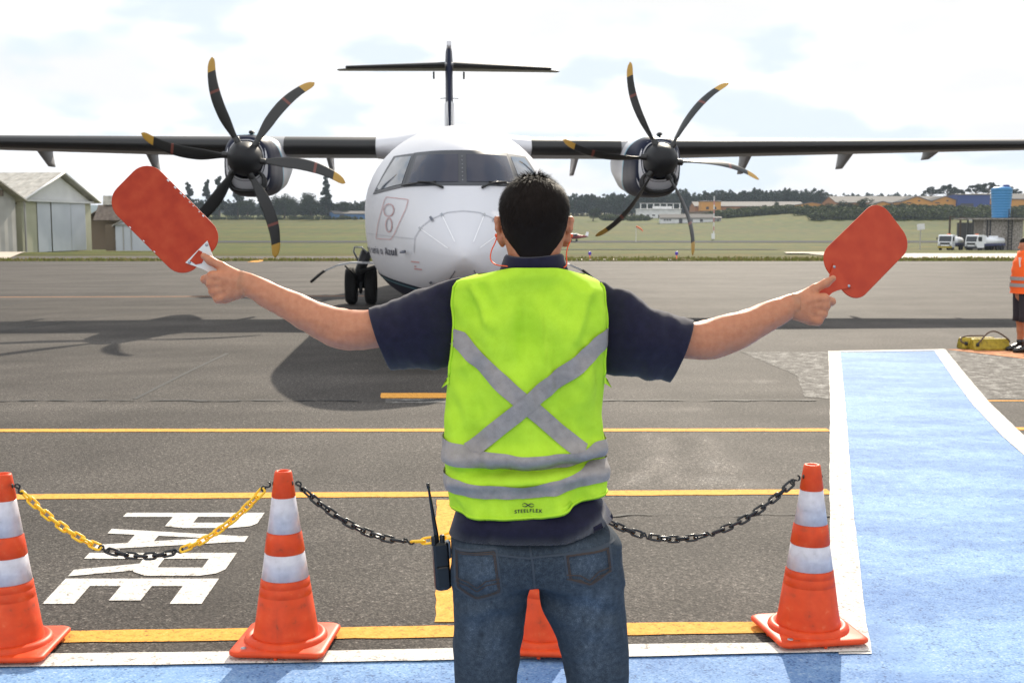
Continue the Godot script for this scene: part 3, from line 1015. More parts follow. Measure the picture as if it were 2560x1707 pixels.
	for o in [[Vector2(-0.951, 1.941), 0.078, 0.083], [Vector2(-0.948, 1.747), 0.047, 0.092]]:
		mb = MB.new()
		nose_line(mb, oval(o[0], o[1], o[2]), 0.009, 0.008, 40)
		part("port_edging", mb, M.marking_red, body)
		mb = MB.new()
		nose_line(mb, oval(o[0], o[1] * 0.82, o[2] * 0.82), 0.006, 0.008, 40)
		part("port_ring", mb, M.seam_grey, body)
	mb = MB.new()
	for l in [[Vector2(-0.64, 1.30), Vector2(-0.53, 1.298)], [Vector2(-0.6, 1.245), Vector2(-0.57, 1.245)], [Vector2(-0.6, 1.215), Vector2(-0.5, 1.212)]]:
		nose_line(mb, l, 0.013, 0.006, 8)
	part("stencil_text", mb, M.marking_red, body)
	mb = MB.new()
	nose_line(mb, [Vector2(-1.36, 1.63), Vector2(-1.16, 1.62), Vector2(-0.92, 1.6), Vector2(-0.6, 1.58)], 0.006, 0.008, 50)
	part("panel_joint", mb, M.seam_grey, body)
	# belly colours
	for sd in [-1.0, 1.0]:
		for b in [[1.0, 0.0, M.navy, 0.008, "belly_paint"], [0.055, 0.028, M.teal_line, 0.016, "belly_line"]]:
			var rows := []
			for s in [0.9, 1.0, 1.15, 1.3, 1.5, 1.75, 2.0, 2.3, 2.6, 2.9, 3.2, 3.6, 4.0, 4.5, 5.0, 6.0, 8.0, 12.0, 16.0, 18.0]:
				var row := PackedVector3Array()
				var edge: float = lerpf(0.945, 1.08, clampf(pow((s - 0.9) / 4.1, 0.62), 0.0, 1.0))
				var low: float = maxf(hull(s)[1] + 0.004, edge - b[0])
				for k in 9:
					row.append(hull_side(s, lerpf(low, edge - b[1], k / 8.0), sd, b[3]))
				rows.append(row)
			mb = MB.new()
			mb.loft(rows, false)
			part(b[4], mb, b[2], body)
	plane_text(body)

	# wing, with black rubber boots along the leading edge
	for sd in [-1.0, 1.0]:
		var w := []
		for lat in [0.0, 1.0, 2.5, 4.0, 5.5, 7.0, 9.0, 11.0, 12.6, 13.3, 13.5]:
			var q := wing_at(lat * sd)
			var shrink := 1.0 if lat < 12.7 else (0.7 if lat < 13.4 else 0.15)
			w.append(foil(q[0] - Vector3(0, 0, q[1] * (1.0 - shrink) * 0.4), q[1] * shrink, q[2] * sqrt(shrink)))
		mb = MB.new()
		mb.loft(w, false, false, true)
		var wing := part("wing", mb, M.wing_grey, p)
		for r in [[1.62, 3.5], [4.5, 12.6]]:
			var bt := []
			for k in 9:
				var q := wing_at(lerpf(r[0], r[1], k / 8.0) * sd)
				bt.append(foil(q[0] + Vector3(0, 0, 0.006), q[1], q[2], 0.0, 0.13, 0.10, 10, 0.004))
			mb = MB.new()
			mb.loft(bt, false)
			part("deicing_boot", mb, M.boot_rubber, wing)
		# white root and the fairing over the cabin
		var rt := []
		for lat in [0.0, 0.8, 1.2, 1.615]:
			var q := wing_at(lat * sd)
			rt.append(foil(q[0] + Vector3(0, 0.0, 0.02), q[1], q[2], 0.0, 1.0, -1.0, 12, 0.01 + 0.12 * smoothstep(1.5, 0.6, lat)))
		mb = MB.new()
		mb.loft(rt, false)
		part("wing_root", mb, M.aircraft_white, wing)
		for lat in [2.75, 6.6, 8.85, 10.8]:
			var q := wing_at(lat * sd)
			var deep := 0.52 if lat < 8.0 else (0.44 if lat < 10 else 0.26)
			var te: Vector3 = q[0] + Vector3(0, 0, -q[1])
			mb = MB.new()
			var fr := []
			for k in 7:
				var t := k / 6.0
				var c := te + Vector3(-0.05 * sd * t, 0.02 - deep * t, 0.75 - 0.45 * t)
				var ring := PackedVector3Array()
				for j in 10:
					var a := TAU * j / 10
					ring.append(c + Vector3(cos(a) * lerpf(0.085, 0.045, t), 0, sin(a) * lerpf(0.62, 0.22, t)))
				fr.append(ring)
			mb.loft(fr, true, true, true)
			part("flap_fairing", mb, M.wing_grey, wing)
		nacelle(p, sd)
		main_gear(p, sd)

	# tail
	var fin := []
	for q in [[3.0, 20.2, 26.9, 0.34], [3.6, 21.8, 27.0, 0.3], [4.2, 22.9, 27.05, 0.26], [5.0, 23.4, 27.1, 0.25], [6.5, 24.4, 27.15, 0.24], [6.95, 24.7, 27.15, 0.26], [7.35, 24.9, 27.2, 0.22], [7.55, 25.15, 27.1, 0.14], [7.64, 25.6, 26.9, 0.04]]:
		var ring := PackedVector3Array()
		for j in 24:
			var a := TAU * j / 24
			var cz := (1.0 - cos(a)) * 0.5
			ring.append(Vector3(sin(a) * q[3] * 0.5 * (1.35 - 0.9 * cz), q[0], -lerpf(q[1], q[2], cz)))
		fin.append(ring)
	mb = MB.new()
	mb.loft(fin, true, false, true)
	var tail := part("tail_fin", mb, M.navy, p)
	mb = MB.new()
	mb.box(Vector3(0, 7.5, -24.98), Vector3(0.15, 0.22, 0.2), Basis(Vector3.RIGHT, -0.5), 0.03)
	part("fin_cap", mb, M.aircraft_white, tail)
	for sd in [-1.0, 1.0]:
		mb = MB.new()
		mb.box(Vector3(0.2 * sd, 5.73, -24.3), Vector3(0.18, 0.02, 0.05), Basis(Vector3.FORWARD, 0.05 * sd))
		part("aerial", mb, M.marking_grey, tail)
		# pale lower flank of the fin
		mb = MB.new()
		mb.loft([PackedVector3Array([Vector3(0.03 * sd, 3.1, -20.9), Vector3(0.175 * sd, 3.1, -22.6)]), PackedVector3Array([Vector3(0.03 * sd, 4.2, -22.86), Vector3(0.155 * sd, 4.2, -23.6)]), PackedVector3Array([Vector3(0.05 * sd, 5.6, -23.8), Vector3(0.15 * sd, 5.6, -24.5)])], false)
		part("fin_panel", mb, M.aircraft_white, tail)
	for sd in [-1.0, 1.0]:
		var t := []
		for q in [[0.0, 24.75, 1.75, 0.135], [1.2, 24.95, 1.5, 0.13], [2.4, 25.15, 1.25, 0.125], [3.35, 25.3, 1.05, 0.12], [3.38, 25.75, 0.6, 0.1], [3.62, 25.85, 0.5, 0.08], [3.68, 25.95, 0.25, 0.05]]:
			t.append(foil(Vector3(q[0] * sd, 6.86 - q[0] * 0.012, -q[1]), q[2], q[3]))
		mb = MB.new()
		mb.loft(t, false, false, true)
		var stab := part("tailplane", mb, M.wing_grey, p)
		var bt := []
		for q in [[0.14, 24.77, 1.75, 0.135], [1.2, 24.95, 1.5, 0.13], [2.4, 25.15, 1.25, 0.125], [3.33, 25.3, 1.05, 0.12]]:
			bt.append(foil(Vector3(q[0] * sd, 6.86 - q[0] * 0.012, -q[1] + 0.006), q[2], q[3], 0.0, 0.2, 0.16, 8, 0.004))
		mb = MB.new()
		mb.loft(bt, false)
		part("deicing_boot", mb, M.boot_rubber, stab)
		mb = MB.new()
		mb.box(Vector3(0.5 * sd, 6.68, -26.2), Vector3(0.06, 0.22, 0.3), Basis.IDENTITY, 0.015)
		part("hinge_bracket", mb, M.gear_dark, stab)
	mb = MB.new()
	mb.tube([Vector3(0.34, 3.2, -9.0), Vector3(0.34, 3.62, -9.1)], [0.012, 0.004], 5)
	part("aerial", mb, M.marking_grey, p)

	# nose gear
	mb = MB.new()
	mb.tube([Vector3(0, 0.9, -1.9), Vector3(0, 0.28, -1.85)], [0.06, 0.05], 8)
	mb.tube([Vector3(-0.17, 0.235, -1.85), Vector3(0.17, 0.235, -1.85)], [0.03], 8)
	var ng := part("nose_gear", mb, M.gear_dark, p)
	for sd in [-1.0, 1.0]:
		wheel(ng, Vector3(0.19 * sd, 0.225, -1.85), 0.225, 0.13)


func plane_text(body: Node3D) -> void:
	# the slogan runs forward along the side to the name at the nose
	var font := SystemFont.new()
	font.font_names = PackedStringArray(["Droid Sans"])
	font.font_weight = 700
	var bold := SystemFont.new()
	bold.font_names = PackedStringArray(["Droid Sans"])
	bold.font_weight = 700
	var s := 1.56
	for w in [["Azul", bold, 0.64], ["o", font, 0.15], ["seria", font, 0.62], ["cor,", font, 0.5], ["uma", font, 0.6], ["e", font, 0.15]]:
		var n: int = w[0].length()
		var full: float = w[1].get_string_size(w[0], HORIZONTAL_ALIGNMENT_LEFT, -1, 64).x
		for i in n:
			var from: float = w[1].get_string_size(w[0].substr(0, i), HORIZONTAL_ALIGNMENT_LEFT, -1, 64).x / full if i else 0.0
			var to: float = w[1].get_string_size(w[0].substr(0, i + 1), HORIZONTAL_ALIGNMENT_LEFT, -1, 64).x / full
			var tm := TextMesh.new()
			tm.text = w[0][i]
			tm.font = w[1]
			tm.font_size = 64
			tm.pixel_size = 0.004
			tm.depth = 0.0
			tm.curve_step = 1.0
			tm.vertical_alignment = VERTICAL_ALIGNMENT_CENTER
			var a := tm.surface_get_arrays(0)
			var v: PackedVector3Array = a[Mesh.ARRAY_VERTEX]
			var lo := 1e9
			var hi := -1e9
			for q in v:
				lo = minf(lo, q.x)
				hi = maxf(hi, q.x)
			var mid := (lo + hi) / 2
			var out := PackedVector3Array()
			var nrm := PackedVector3Array()
			for q in v:
				var t: float = (from + to) / 2 + (q.x - mid) / tm.pixel_size / full
				out.append(hull_side(s + (1.0 - t) * w[2], 1.398 + q.y * 0.5, -1.0, 0.014))
				nrm.append(Vector3(-0.9, -0.1, 0.4).normalized())
			var b := []
			b.resize(Mesh.ARRAY_MAX)
			b[Mesh.ARRAY_VERTEX] = out
			b[Mesh.ARRAY_NORMAL] = nrm
			b[Mesh.ARRAY_INDEX] = a[Mesh.ARRAY_INDEX]
			var am := ArrayMesh.new()
			am.add_surface_from_arrays(Mesh.PRIMITIVE_TRIANGLES, b)
			part("letter", am, M.marking_dark, body)
		s += w[2] + 0.13


func pod_ring(c: Vector3, hw: float, yt: float, yb: float, e: float, seg := 40) -> PackedVector3Array:
	var ring := PackedVector3Array()
	for j in seg:
		var t := TAU * j / seg
		var x := hw * signf(cos(t)) * pow(absf(cos(t)), 2.0 / e)
		var v := signf(sin(t)) * pow(absf(sin(t)), 2.0 / e)
		ring.append(Vector3(c.x + x, (yt + yb) / 2 + (yt - yb) / 2 * v, c.z))
	return ring


func nacelle(p: Node3D, sd: float) -> void:
	var x := 4.0 * sd
	var st := [[9.36, 0.33, 3.36, 2.62, 2.4], [9.42, 0.39, 3.42, 2.46, 2.6], [9.55, 0.44, 3.46, 2.36, 2.9], [9.8, 0.48, 3.50, 2.31, 3.0], [10.3, 0.51, 3.52, 2.30, 3.1], [11.0, 0.52, 3.54, 2.33, 3.1], [12.0, 0.50, 3.54, 2.45, 3.0], [13.2, 0.42, 3.5, 2.75, 2.8], [14.4, 0.2, 3.44, 3.1, 2.2]]
	var rings := []
	for q in st:
		rings.append(pod_ring(Vector3(x, 0, -q[0]), q[1], q[2], q[3], q[4]))
	var mb := MB.new()
	mb.loft(rings, true, false, true)
	var n := part("engine_nacelle", mb, M.aircraft_white, p)
	# navy front half with a pale blue edge sweeping back
	for q in [[0.006, 0.0, M.navy, "nacelle_paint"], [0.01, 0.08, M.cyan_line, "nacelle_line"]]:
		mb = MB.new()
		var rows := []
		for k in 15:
			var row := PackedVector3Array()
			for j in 40:
				var t := TAU * j / 40
				# the painted edge lies farther aft below than above
				var edge := 10.45 - 0.6 * sin(t) + 0.2 * cos(2.0 * t)
				var s: float = lerpf(9.37, edge, k / 14.0) if q[1] == 0.0 else edge + q[1] * (k / 14.0)
				for i in st.size() - 1:
					if s <= st[i + 1][0]:
						var u: float = (s - st[i][0]) / (st[i + 1][0] - st[i][0])
						var e: float = lerpf(st[i][4], st[i + 1][4], u)
						var hw: float = lerpf(st[i][1], st[i + 1][1], u) + q[0]
						var yt: float = lerpf(st[i][2], st[i + 1][2], u) + q[0]
						var yb: float = lerpf(st[i][3], st[i + 1][3], u) - q[0]
						row.append(Vector3(x + hw * signf(cos(t)) * pow(absf(cos(t)), 2.0 / e), (yt + yb) / 2 + (yt - yb) / 2 * signf(sin(t)) * pow(absf(sin(t)), 2.0 / e), -s))
						break
			rows.append(row)
		mb.loft(rows)
		part(q[3], mb, q[2], n)
	mb = MB.new()
	mb.loft([pod_ring(Vector3(x, 0, -9.33), 0.30, 2.76, 2.42, 2.6), pod_ring(Vector3(x, 0, -9.30), 0.34, 2.80, 2.38, 2.6), pod_ring(Vector3(x, 0, -9.5), 0.38, 2.84, 2.34, 2.6)])
	part("intake_lip", mb, M.boot_rubber, n)
	mb = MB.new()
	mb.loft([pod_ring(Vector3(x, 0, -9.325), 0.302, 2.762, 2.418, 2.6), pod_ring(Vector3(x, 0, -9.6), 0.27, 2.73, 2.44, 2.6), pod_ring(Vector3(x, 0, -10.1), 0.2, 2.72, 2.5, 2.4), pod_ring(Vector3(x, 0, -10.6), 0.16, 2.75, 2.58, 2.2)], true, false, true)
	part("air_intake", mb, M.duct_black, n)
	mb = MB.new()
	mb.loft([pod_ring(Vector3(x, 0, -9.37), 0.335, 3.365, 2.66, 2.4), pod_ring(Vector3(x, 0, -9.385), 0.2, 3.2, 2.9, 2.2)], true, false, true)
	part("bulkhead", mb, M.navy, n)
	mb = MB.new()
	mb.box(Vector3(x + 0.06, 3.53, -9.75), Vector3(0.09, 0.07, 0.2), Basis.IDENTITY, 0.02)
	part("scoop", mb, M.boot_rubber, n)

	# propeller at rest
	var hub := Vector3(x, 3.0, -9.2)
	mb = MB.new()
	var prof := []
	for k in 15:
		var t := k / 14.0
		prof.append(Vector2(0.335 * sqrt(1.0 - pow(1.0 - t, 2.2)), 0.5 - 0.66 * t))
	mb.lathe(prof, 32, Transform3D(Basis(Vector3.RIGHT, PI / 2), hub))
	mb.fan(mb_circle(hub - Vector3(0, 0, 0.16), 0.335, 32), true)
	var pr := part("propeller", mb, M.spinner_black, p)
	var coarse := 30.0 if sd < 0 else 78.0
	var bm := blade_mesh(coarse).mesh()
	for k in 6:
		var b := part("blade", bm, M.blade_black, pr)
		b.position = hub + Vector3(0, 0, 0.06)
		b.rotation.z = deg_to_rad((50.0 if sd < 0 else 52.5) + 60.0 * k - 90.0)
		var cf := MB.new()
		cf.col = Color(0.014, 0.014, 0.015)
		cf.lathe([Vector2(0.0, 0.42), Vector2(0.05, 0.42), Vector2(0.062, 0.40), Vector2(0.062, 0.28)], 10, Transform3D(Basis(Vector3.BACK, b.rotation.z), b.position))
		part("blade_cuff", cf, M.blade_black, pr)


func mb_circle(c: Vector3, r: float, n: int) -> PackedVector3Array:
	var ring := PackedVector3Array()
	for j in n:
		var t := TAU * j / n
		ring.append(c + Vector3(cos(t) * r, sin(t) * r, 0))
	return ring


func blade_mesh(coarse: float) -> MB:
	# grows along +y, swept like a scimitar, twisted; tip painted amber, a red band two thirds out
	var mb := MB.new()
	var rings := []
	var cols := []
	var n := 34
	for k in n + 1:
		var t := k / float(n)
		var r := lerpf(0.3, 1.955, t)
		var chord: float = lerpf(0.11, 0.235, smoothstep(0.0, 0.35, t)) * (1.0 - 0.32 * smoothstep(0.5, 1.0, t)) * (sqrt(maxf(1.0 - pow(maxf(t - 0.9, 0.0) / 0.1, 2.0), 0.02)))
		var thick := lerpf(0.09, 0.012, sqrt(t))
		var sweep := -0.13 * sin(PI * minf(t * 1.02, 1.0) * 0.62) + 0.24 * pow(t, 3.0)
		var beta := deg_to_rad(lerpf(coarse, coarse * (0.42 if coarse < 50.0 else 0.62), pow(t, 0.9)))
		var ring := PackedVector3Array()
		for j in 14:
			var a := TAU * j / 14
			var cx := cos(a) * chord * 0.5
			var cz := sin(a) * thick * 0.5 * (0.55 + 0.45 * (1.0 - cos(a)) * 0.5)
			ring.append(Vector3(sweep + cx * cos(beta) - cz * sin(beta), r, cx * sin(beta) + cz * cos(beta)))
		rings.append(ring)
		cols.append(Color(0.45, 0.255, 0.04) if t > 0.85 else (Color(0.16, 0.045, 0.035) if t > 0.60 and t < 0.635 else Color(0.014, 0.014, 0.015)))
	for i in n:
		mb.col = cols[i]
		mb.loft([rings[i], rings[i + 1]])
	mb.fan(rings[n], false)
	return mb


func wheel(parent: Node3D, c: Vector3, r: float, w: float) -> void:
	var xf := Transform3D(Basis(Vector3.BACK, PI / 2), c)
	var mb := MB.new()
	var h := w / 2
	mb.lathe([Vector2(r * 0.52, -h * 0.8), Vector2(r * 0.6, -h), Vector2(r * 0.86, -h), Vector2(r * 0.97, -h * 0.7), Vector2(r, -h * 0.3), Vector2(r * 0.985, -h * 0.26), Vector2(r, -h * 0.2), Vector2(r, h * 0.2), Vector2(r * 0.985, h * 0.26), Vector2(r, h * 0.3), Vector2(r * 0.97, h * 0.7), Vector2(r * 0.86, h), Vector2(r * 0.6, h), Vector2(r * 0.52, h * 0.8)], 28, xf)
	part("tyre", mb, M.tyre, parent)
	mb = MB.new()
	mb.lathe([Vector2(0.0, -h * 0.4), Vector2(r * 0.2, -h * 0.45), Vector2(r * 0.45, -h * 0.6), Vector2(r * 0.55, -h * 0.82), Vector2(r * 0.55, h * 0.82), Vector2(r * 0.45, h * 0.6), Vector2(r * 0.2, h * 0.45), Vector2(0.0, h * 0.4)], 20, xf)
	part("rim", mb, M.gear_dark, parent)


func main_gear(p: Node3D, sd: float) -> void:
	var x := 2.05 * sd
	var mb := MB.new()
	mb.tube([Vector3(x, 0.41, -12.5), Vector3(x, 0.75, -12.2), Vector3(x * 0.93, 1.15, -12.3)], [0.09, 0.11, 0.13], 10)
	mb.tube([Vector3(x - 0.22, 0.41, -12.5), Vector3(x + 0.22, 0.41, -12.5)], [0.07], 10)
	mb.tube([Vector3(x, 0.5, -12.35), Vector3(x, 0.28, -12.32), Vector3(x, 0.24, -12.35)], [0.05, 0.04, 0.02], 8)
	mb.tube([Vector3(x, 0.72, -12.1), Vector3(1.3 * sd, 0.95, -12.2)], [0.05], 8)
	mb.tube([Vector3(x + 0.06 * sd, 0.62, -12.1), Vector3(x + 0.32 * sd, 0.86, -12.1)], [0.02], 6)
	var g := part("main_gear", mb, M.gear_dark, p)
	for k in [-1.0, 1.0]:
		wheel(g, Vector3(x + 0.215 * k, 0.41, -12.5), 0.41, 0.25)
	# fairing bulge under the cabin and the open curved doors
	var rings := []
	for q in [[10.0, 0.1, 0.1], [10.6, 0.35, 0.3], [11.5, 0.45, 0.42], [13.2, 0.45, 0.42], [14.6, 0.3, 0.3], [15.6, 0.08, 0.08]]:
		rings.append(pod_ring(Vector3(1.2 * sd, 0, -q[0]), q[1], 0.98 + q[2], 0.98 - q[2], 2.4, 20))
	mb = MB.new()
	mb.loft(rings, true, true, true)
	part("gear_fairing", mb, M.aircraft_white, g)
	mb = MB.new()
	var a := PackedVector3Array()
	var prof := [Vector2(1.6, 0.93), Vector2(1.9, 0.955), Vector2(2.2, 0.955), Vector2(2.5, 0.90), Vector2(2.75, 0.79), Vector2(2.9, 0.68), Vector2(3.05, 0.545)]
	var rows := []
	for off in [0.0, 0.035]:
		for e in [-11.6, -12.0]:
			var row := PackedVector3Array()
			for q in prof:
				row.append(Vector3(q.x * sd, q.y - off, e))
			rows.append(row)
	mb.group(-1).loft([rows[0], rows[1], rows[3], rows[2], rows[0]], false)
	part("gear_door", mb, M.bare_metal, g)
	mb = MB.new()
	mb.tube([Vector3(2.76 * sd, 0.775, -11.59), Vector3(2.9 * sd, 0.665, -11.59), Vector3(3.06 * sd, 0.53, -11.59)], [0.03, 0.034, 0.03], 6)
	part("door_seal", mb, M.boot_rubber, g)
	mb = MB.new()
	mb.tube([Vector3(1.85 * sd, 1.15, -11.6), Vector3(1.97 * sd, 1.27, -11.6), Vector3(2.12 * sd, 1.275, -11.6), Vector3(2.14 * sd, 1.18, -11.6), Vector3(2.05 * sd, 0.99, -11.6)], [0.022], 6)
	part("door_link", mb, M.bare_metal, g)


# ---------------------------------------------------------------- people

func smin(a: float, b: float, k: float) -> float:
	var h := maxf(k - absf(a - b), 0.0) / k
	return minf(a, b) - h * h * k * 0.25


func bones_at(p: Vector3, bones: Array, k: float) -> float:
	# bones: [a, b, radius at a, radius at b]
	var d := 1e3
	for b in bones:
		var ab: Vector3 = b[1] - b[0]
		var t := clampf((p - b[0]).dot(ab) / maxf(ab.length_squared(), 1e-9), 0.0, 1.0)
		d = smin(d, p.distance_to(b[0] + ab * t) - lerpf(b[2], b[3], t), k)
	return d


func nets(mb: MB, field: Callable, lo: Vector3, hi: Vector3, cell: float) -> void:
	# surface nets: one vertex in every cell the surface crosses, one quad round each crossed edge
	var n := Vector3i(((hi - lo) / cell).ceil()) + Vector3i.ONE * 2
	var val := PackedFloat32Array()
	val.resize(n.x * n.y * n.z)
	val.fill(1.0)
	var B := 6
	var reach := B * cell * 0.87 + cell * 2.0
	for bz in range(0, n.z, B):
		for by in range(0, n.y, B):
			for bx in range(0, n.x, B):
				var c := lo + (Vector3(bx, by, bz) + Vector3.ONE * (B * 0.5)) * cell
				var f: float = field.call(c)
				if f > reach:
					continue
				for z in range(bz, mini(bz + B, n.z)):
					for y in range(by, mini(by + B, n.y)):
						var at := (z * n.y + y) * n.x
						for x in range(bx, mini(bx + B, n.x)):
							val[at + x] = -1.0 if f < -reach else field.call(lo + Vector3(x, y, z) * cell)
	var vert := {}
	var sx := 1
	var sy := n.x
	var sz := n.x * n.y
	var corner := [0, sx, sy, sx + sy, sz, sx + sz, sy + sz, sx + sy + sz]
	var edges := [[0, 1], [2, 3], [4, 5], [6, 7], [0, 2], [1, 3], [4, 6], [5, 7], [0, 4], [1, 5], [2, 6], [3, 7]]
	for z in n.z - 1:
		for y in n.y - 1:
			var row := (z * n.y + y) * n.x
			for x in n.x - 1:
				var at := row + x
				var inside := 0
				for c in corner:
					if val[at + c] < 0.0:
						inside += 1
				if inside == 0 or inside == 8:
					continue
				var sum := Vector3.ZERO
				var m := 0
				for e in edges:
					var a := val[at + corner[e[0]]]
					var b := val[at + corner[e[1]]]
					if (a < 0.0) != (b < 0.0):
						var pa := Vector3(e[0] & 1, (e[0] >> 1) & 1, e[0] >> 2)
						var pb := Vector3(e[1] & 1, (e[1] >> 1) & 1, e[1] >> 2)
						sum += pa.lerp(pb, a / (a - b))
						m += 1
				vert[at] = lo + (Vector3(x, y, z) + sum / m) * cell
	for at in vert:
		for ax in [[sx, sy, sz], [sy, sz, sx], [sz, sx, sy]]:
			var a := val[at]
			var b := val[at + ax[0]]
			if (a < 0.0) == (b < 0.0):
				continue
			var p := [at, at - ax[1], at - ax[1] - ax[2], at - ax[2]]
			if not (vert.has(p[1]) and vert.has(p[2]) and vert.has(p[3])):
				continue
			if a < 0.0:
				mb.quad(vert[p[0]], vert[p[1]], vert[p[2]], vert[p[3]])
			else:
				mb.quad(vert[p[3]], vert[p[2]], vert[p[1]], vert[p[0]])


func limb(mb: MB, spec: Array, seg := 30) -> void:
	# spec: [centre, half height, half depth]; rings stand across the limb, which lies in a plane facing z
	var rings := []
	for i in spec.size():
		var a: Vector3 = spec[maxi(i - 1, 0)][0]
		var b: Vector3 = spec[mini(i + 1, spec.size() - 1)][0]
		var d := (b - a).normalized()
		var up := Vector3(0, 0, 1).cross(d).normalized()
		var dz := d.cross(up).normalized()
		var ring := PackedVector3Array()
		for j in seg:
			var t := TAU * j / seg
			var q: Vector3 = spec[i][0] + up * (sin(t) * spec[i][1]) + dz * (cos(t) * spec[i][2])
			var f := 0.0035 * fold_a.get_noise_3d(q.x * 9.0, q.y * 22.0, q.z * 22.0) + 0.0015 * fold_b.get_noise_3d(q.x * 30.0, q.y * 40.0, q.z * 40.0)
			ring.append(q + (up * sin(t) + dz * cos(t)) * f)
		rings.append(ring)
	mb.loft(rings, true, true, true)


func curve_pts(spec: Array, n: int) -> Array:
	# smooth a list of arrays of numbers and vectors with a Catmull-Rom curve
	var out := []
	for k in n + 1:
		var u := k / float(n) * (spec.size() - 1)
		var i := mini(int(u), spec.size() - 2)
		var t := u - i
		var row := []
		for c in spec[0].size():
			var p0 = spec[maxi(i - 1, 0)][c]
			var p1 = spec[i][c]
			var p2 = spec[i + 1][c]
			var p3 = spec[mini(i + 2, spec.size() - 1)][c]
			row.append((p1 * 2.0 + (p2 - p0) * t + (p0 * 2.0 - p1 * 5.0 + p2 * 4.0 - p3) * t * t + (p1 * 3.0 - p0 - p2 * 3.0 + p3) * t * t * t) * 0.5)
		out.append(row)
	return out


func interp(table: Array, y: float, c: int) -> float:
	# table rows start with y, falling
	for i in table.size() - 1:
		if y >= table[i + 1][0]:
			return lerpf(table[i][c], table[i + 1][c], clampf((y - table[i][0]) / (table[i + 1][0] - table[i][0]), 0.0, 1.0))
	return table[-1][c]


# the vest: y, left edge, right edge, half depth
const VEST := [[1.66, -0.04, 0.156, 0.114], [1.645, -0.045, 0.161, 0.116], [1.63, -0.085, 0.19, 0.117], [1.612, -0.147, 0.23, 0.117], [1.595, -0.157, 0.24, 0.118], [1.546, -0.161, 0.243, 0.12], [1.488, -0.162, 0.25, 0.126], [1.429, -0.166, 0.25, 0.129], [1.371, -0.17, 0.252, 0.128], [1.312, -0.176, 0.246, 0.124], [1.253, -0.181, 0.241, 0.12], [1.194, -0.183, 0.245, 0.118], [1.134, -0.181, 0.251, 0.118], [1.075, -0.178, 0.253, 0.124], [1.015, -0.17, 0.25, 0.132], [0.94, -0.158, 0.242, 0.138]]
const TORSO_Z := -3.13
const VEST_E := 2.5
var fold_a := FastNoiseLite.new()
var fold_b := FastNoiseLite.new()


func cloth_fold(x: float, y: float) -> float:
	# soft hanging folds of the back; a tuck above the lower band
	var f := 0.011 * fold_a.get_noise_2d(x * 5.5, y * 2.0) + 0.005 * fold_b.get_noise_2d(x * 11.0 + y * 3.0, y * 4.5)
	# pull lines falling from the shoulders and a pair beside the spine
	f += 0.006 * exp(-pow((x - 0.075 - (1.55 - y) * 0.12) / 0.012, 2.0)) * smoothstep(1.28, 1.36, y) * smoothstep(1.62, 1.52, y)
	f -= 0.006 * exp(-pow((x - 0.03 + (1.55 - y) * 0.05) / 0.02, 2.0)) * smoothstep(1.35, 1.42, y) * smoothstep(1.6, 1.52, y)
	f += 0.007 * exp(-pow((x + 0.11 - (1.6 - y) * 0.5) / 0.016, 2.0)) * smoothstep(1.47, 1.52, y) * smoothstep(1.63, 1.58, y)
	f += 0.007 * exp(-pow((x - 0.19 + (1.6 - y) * 0.25) / 0.016, 2.0)) * smoothstep(1.42, 1.5, y) * smoothstep(1.63, 1.58, y)
	f += 0.0045 * (0.3 - absf(fold_b.get_noise_2d(x * 4.0 + y * 5.0, y * 3.0 - x * 4.0))) * smoothstep(0.02, 0.14, absf(x - 0.04)) + 0.004 * (0.25 - absf(fold_a.get_noise_2d(x * 7.0 - y * 3.0 + 20.0, y * 8.0))) * smoothstep(1.2, 1.05, y)
	var tuck := 1.118 + 0.10 * maxf(x - 0.05, 0.0) - 0.05 * maxf(-x, 0.0)
	f -= 0.011 * exp(-pow((y - tuck) / 0.010, 2.0)) * smoothstep(-0.17, -0.06, x)
	f += 0.007 * exp(-pow((y - tuck + 0.03) / 0.02, 2.0))
	f += 0.008 * exp(-pow((y - tuck - 0.035) / 0.025, 2.0))
	return 2.8 * f * (1.0 - 0.85 * smoothstep(1.58, 1.63, y))


func vest_pt(t: float, y: float, off := 0.0, folded := 1.0) -> Vector3:
	var l := interp(VEST, y, 1)
	var r := interp(VEST, y, 2)
	var b := interp(VEST, y, 3)
	var c := cos(t)
	var s := sin(t)
	var x := (l + r) / 2 + (r - l) / 2 * signf(c) * pow(absf(c), 2.0 / VEST_E)
	var w := signf(s) * pow(absf(s), 2.0 / VEST_E)
	var out := Vector3(c * 0.6, 0, s).normalized()
	return Vector3(x, y, TORSO_Z + b * w) + out * (off + folded * cloth_fold(x, y) * smoothstep(0.0, 0.6, absf(s)))


func vest_xy(x: float, y: float, off: float) -> Vector3:
	var l := interp(VEST, y, 1)
	var r := interp(VEST, y, 2)
	var u := clampf((x - (l + r) / 2) / ((r - l) / 2), -0.999, 0.999)
	return vest_pt(acos(signf(u) * pow(absf(u), VEST_E / 2.0)), y, off)


func hem(x: float) -> float:
	# the vest's lower edge climbs to the right
	return 0.988 + 0.058 * smoothstep(0.0, 0.25, x) * clampf((x + 0.02) / 0.26, 0.0, 1.0) + 0.012 * smoothstep(-0.1, -0.17, x)


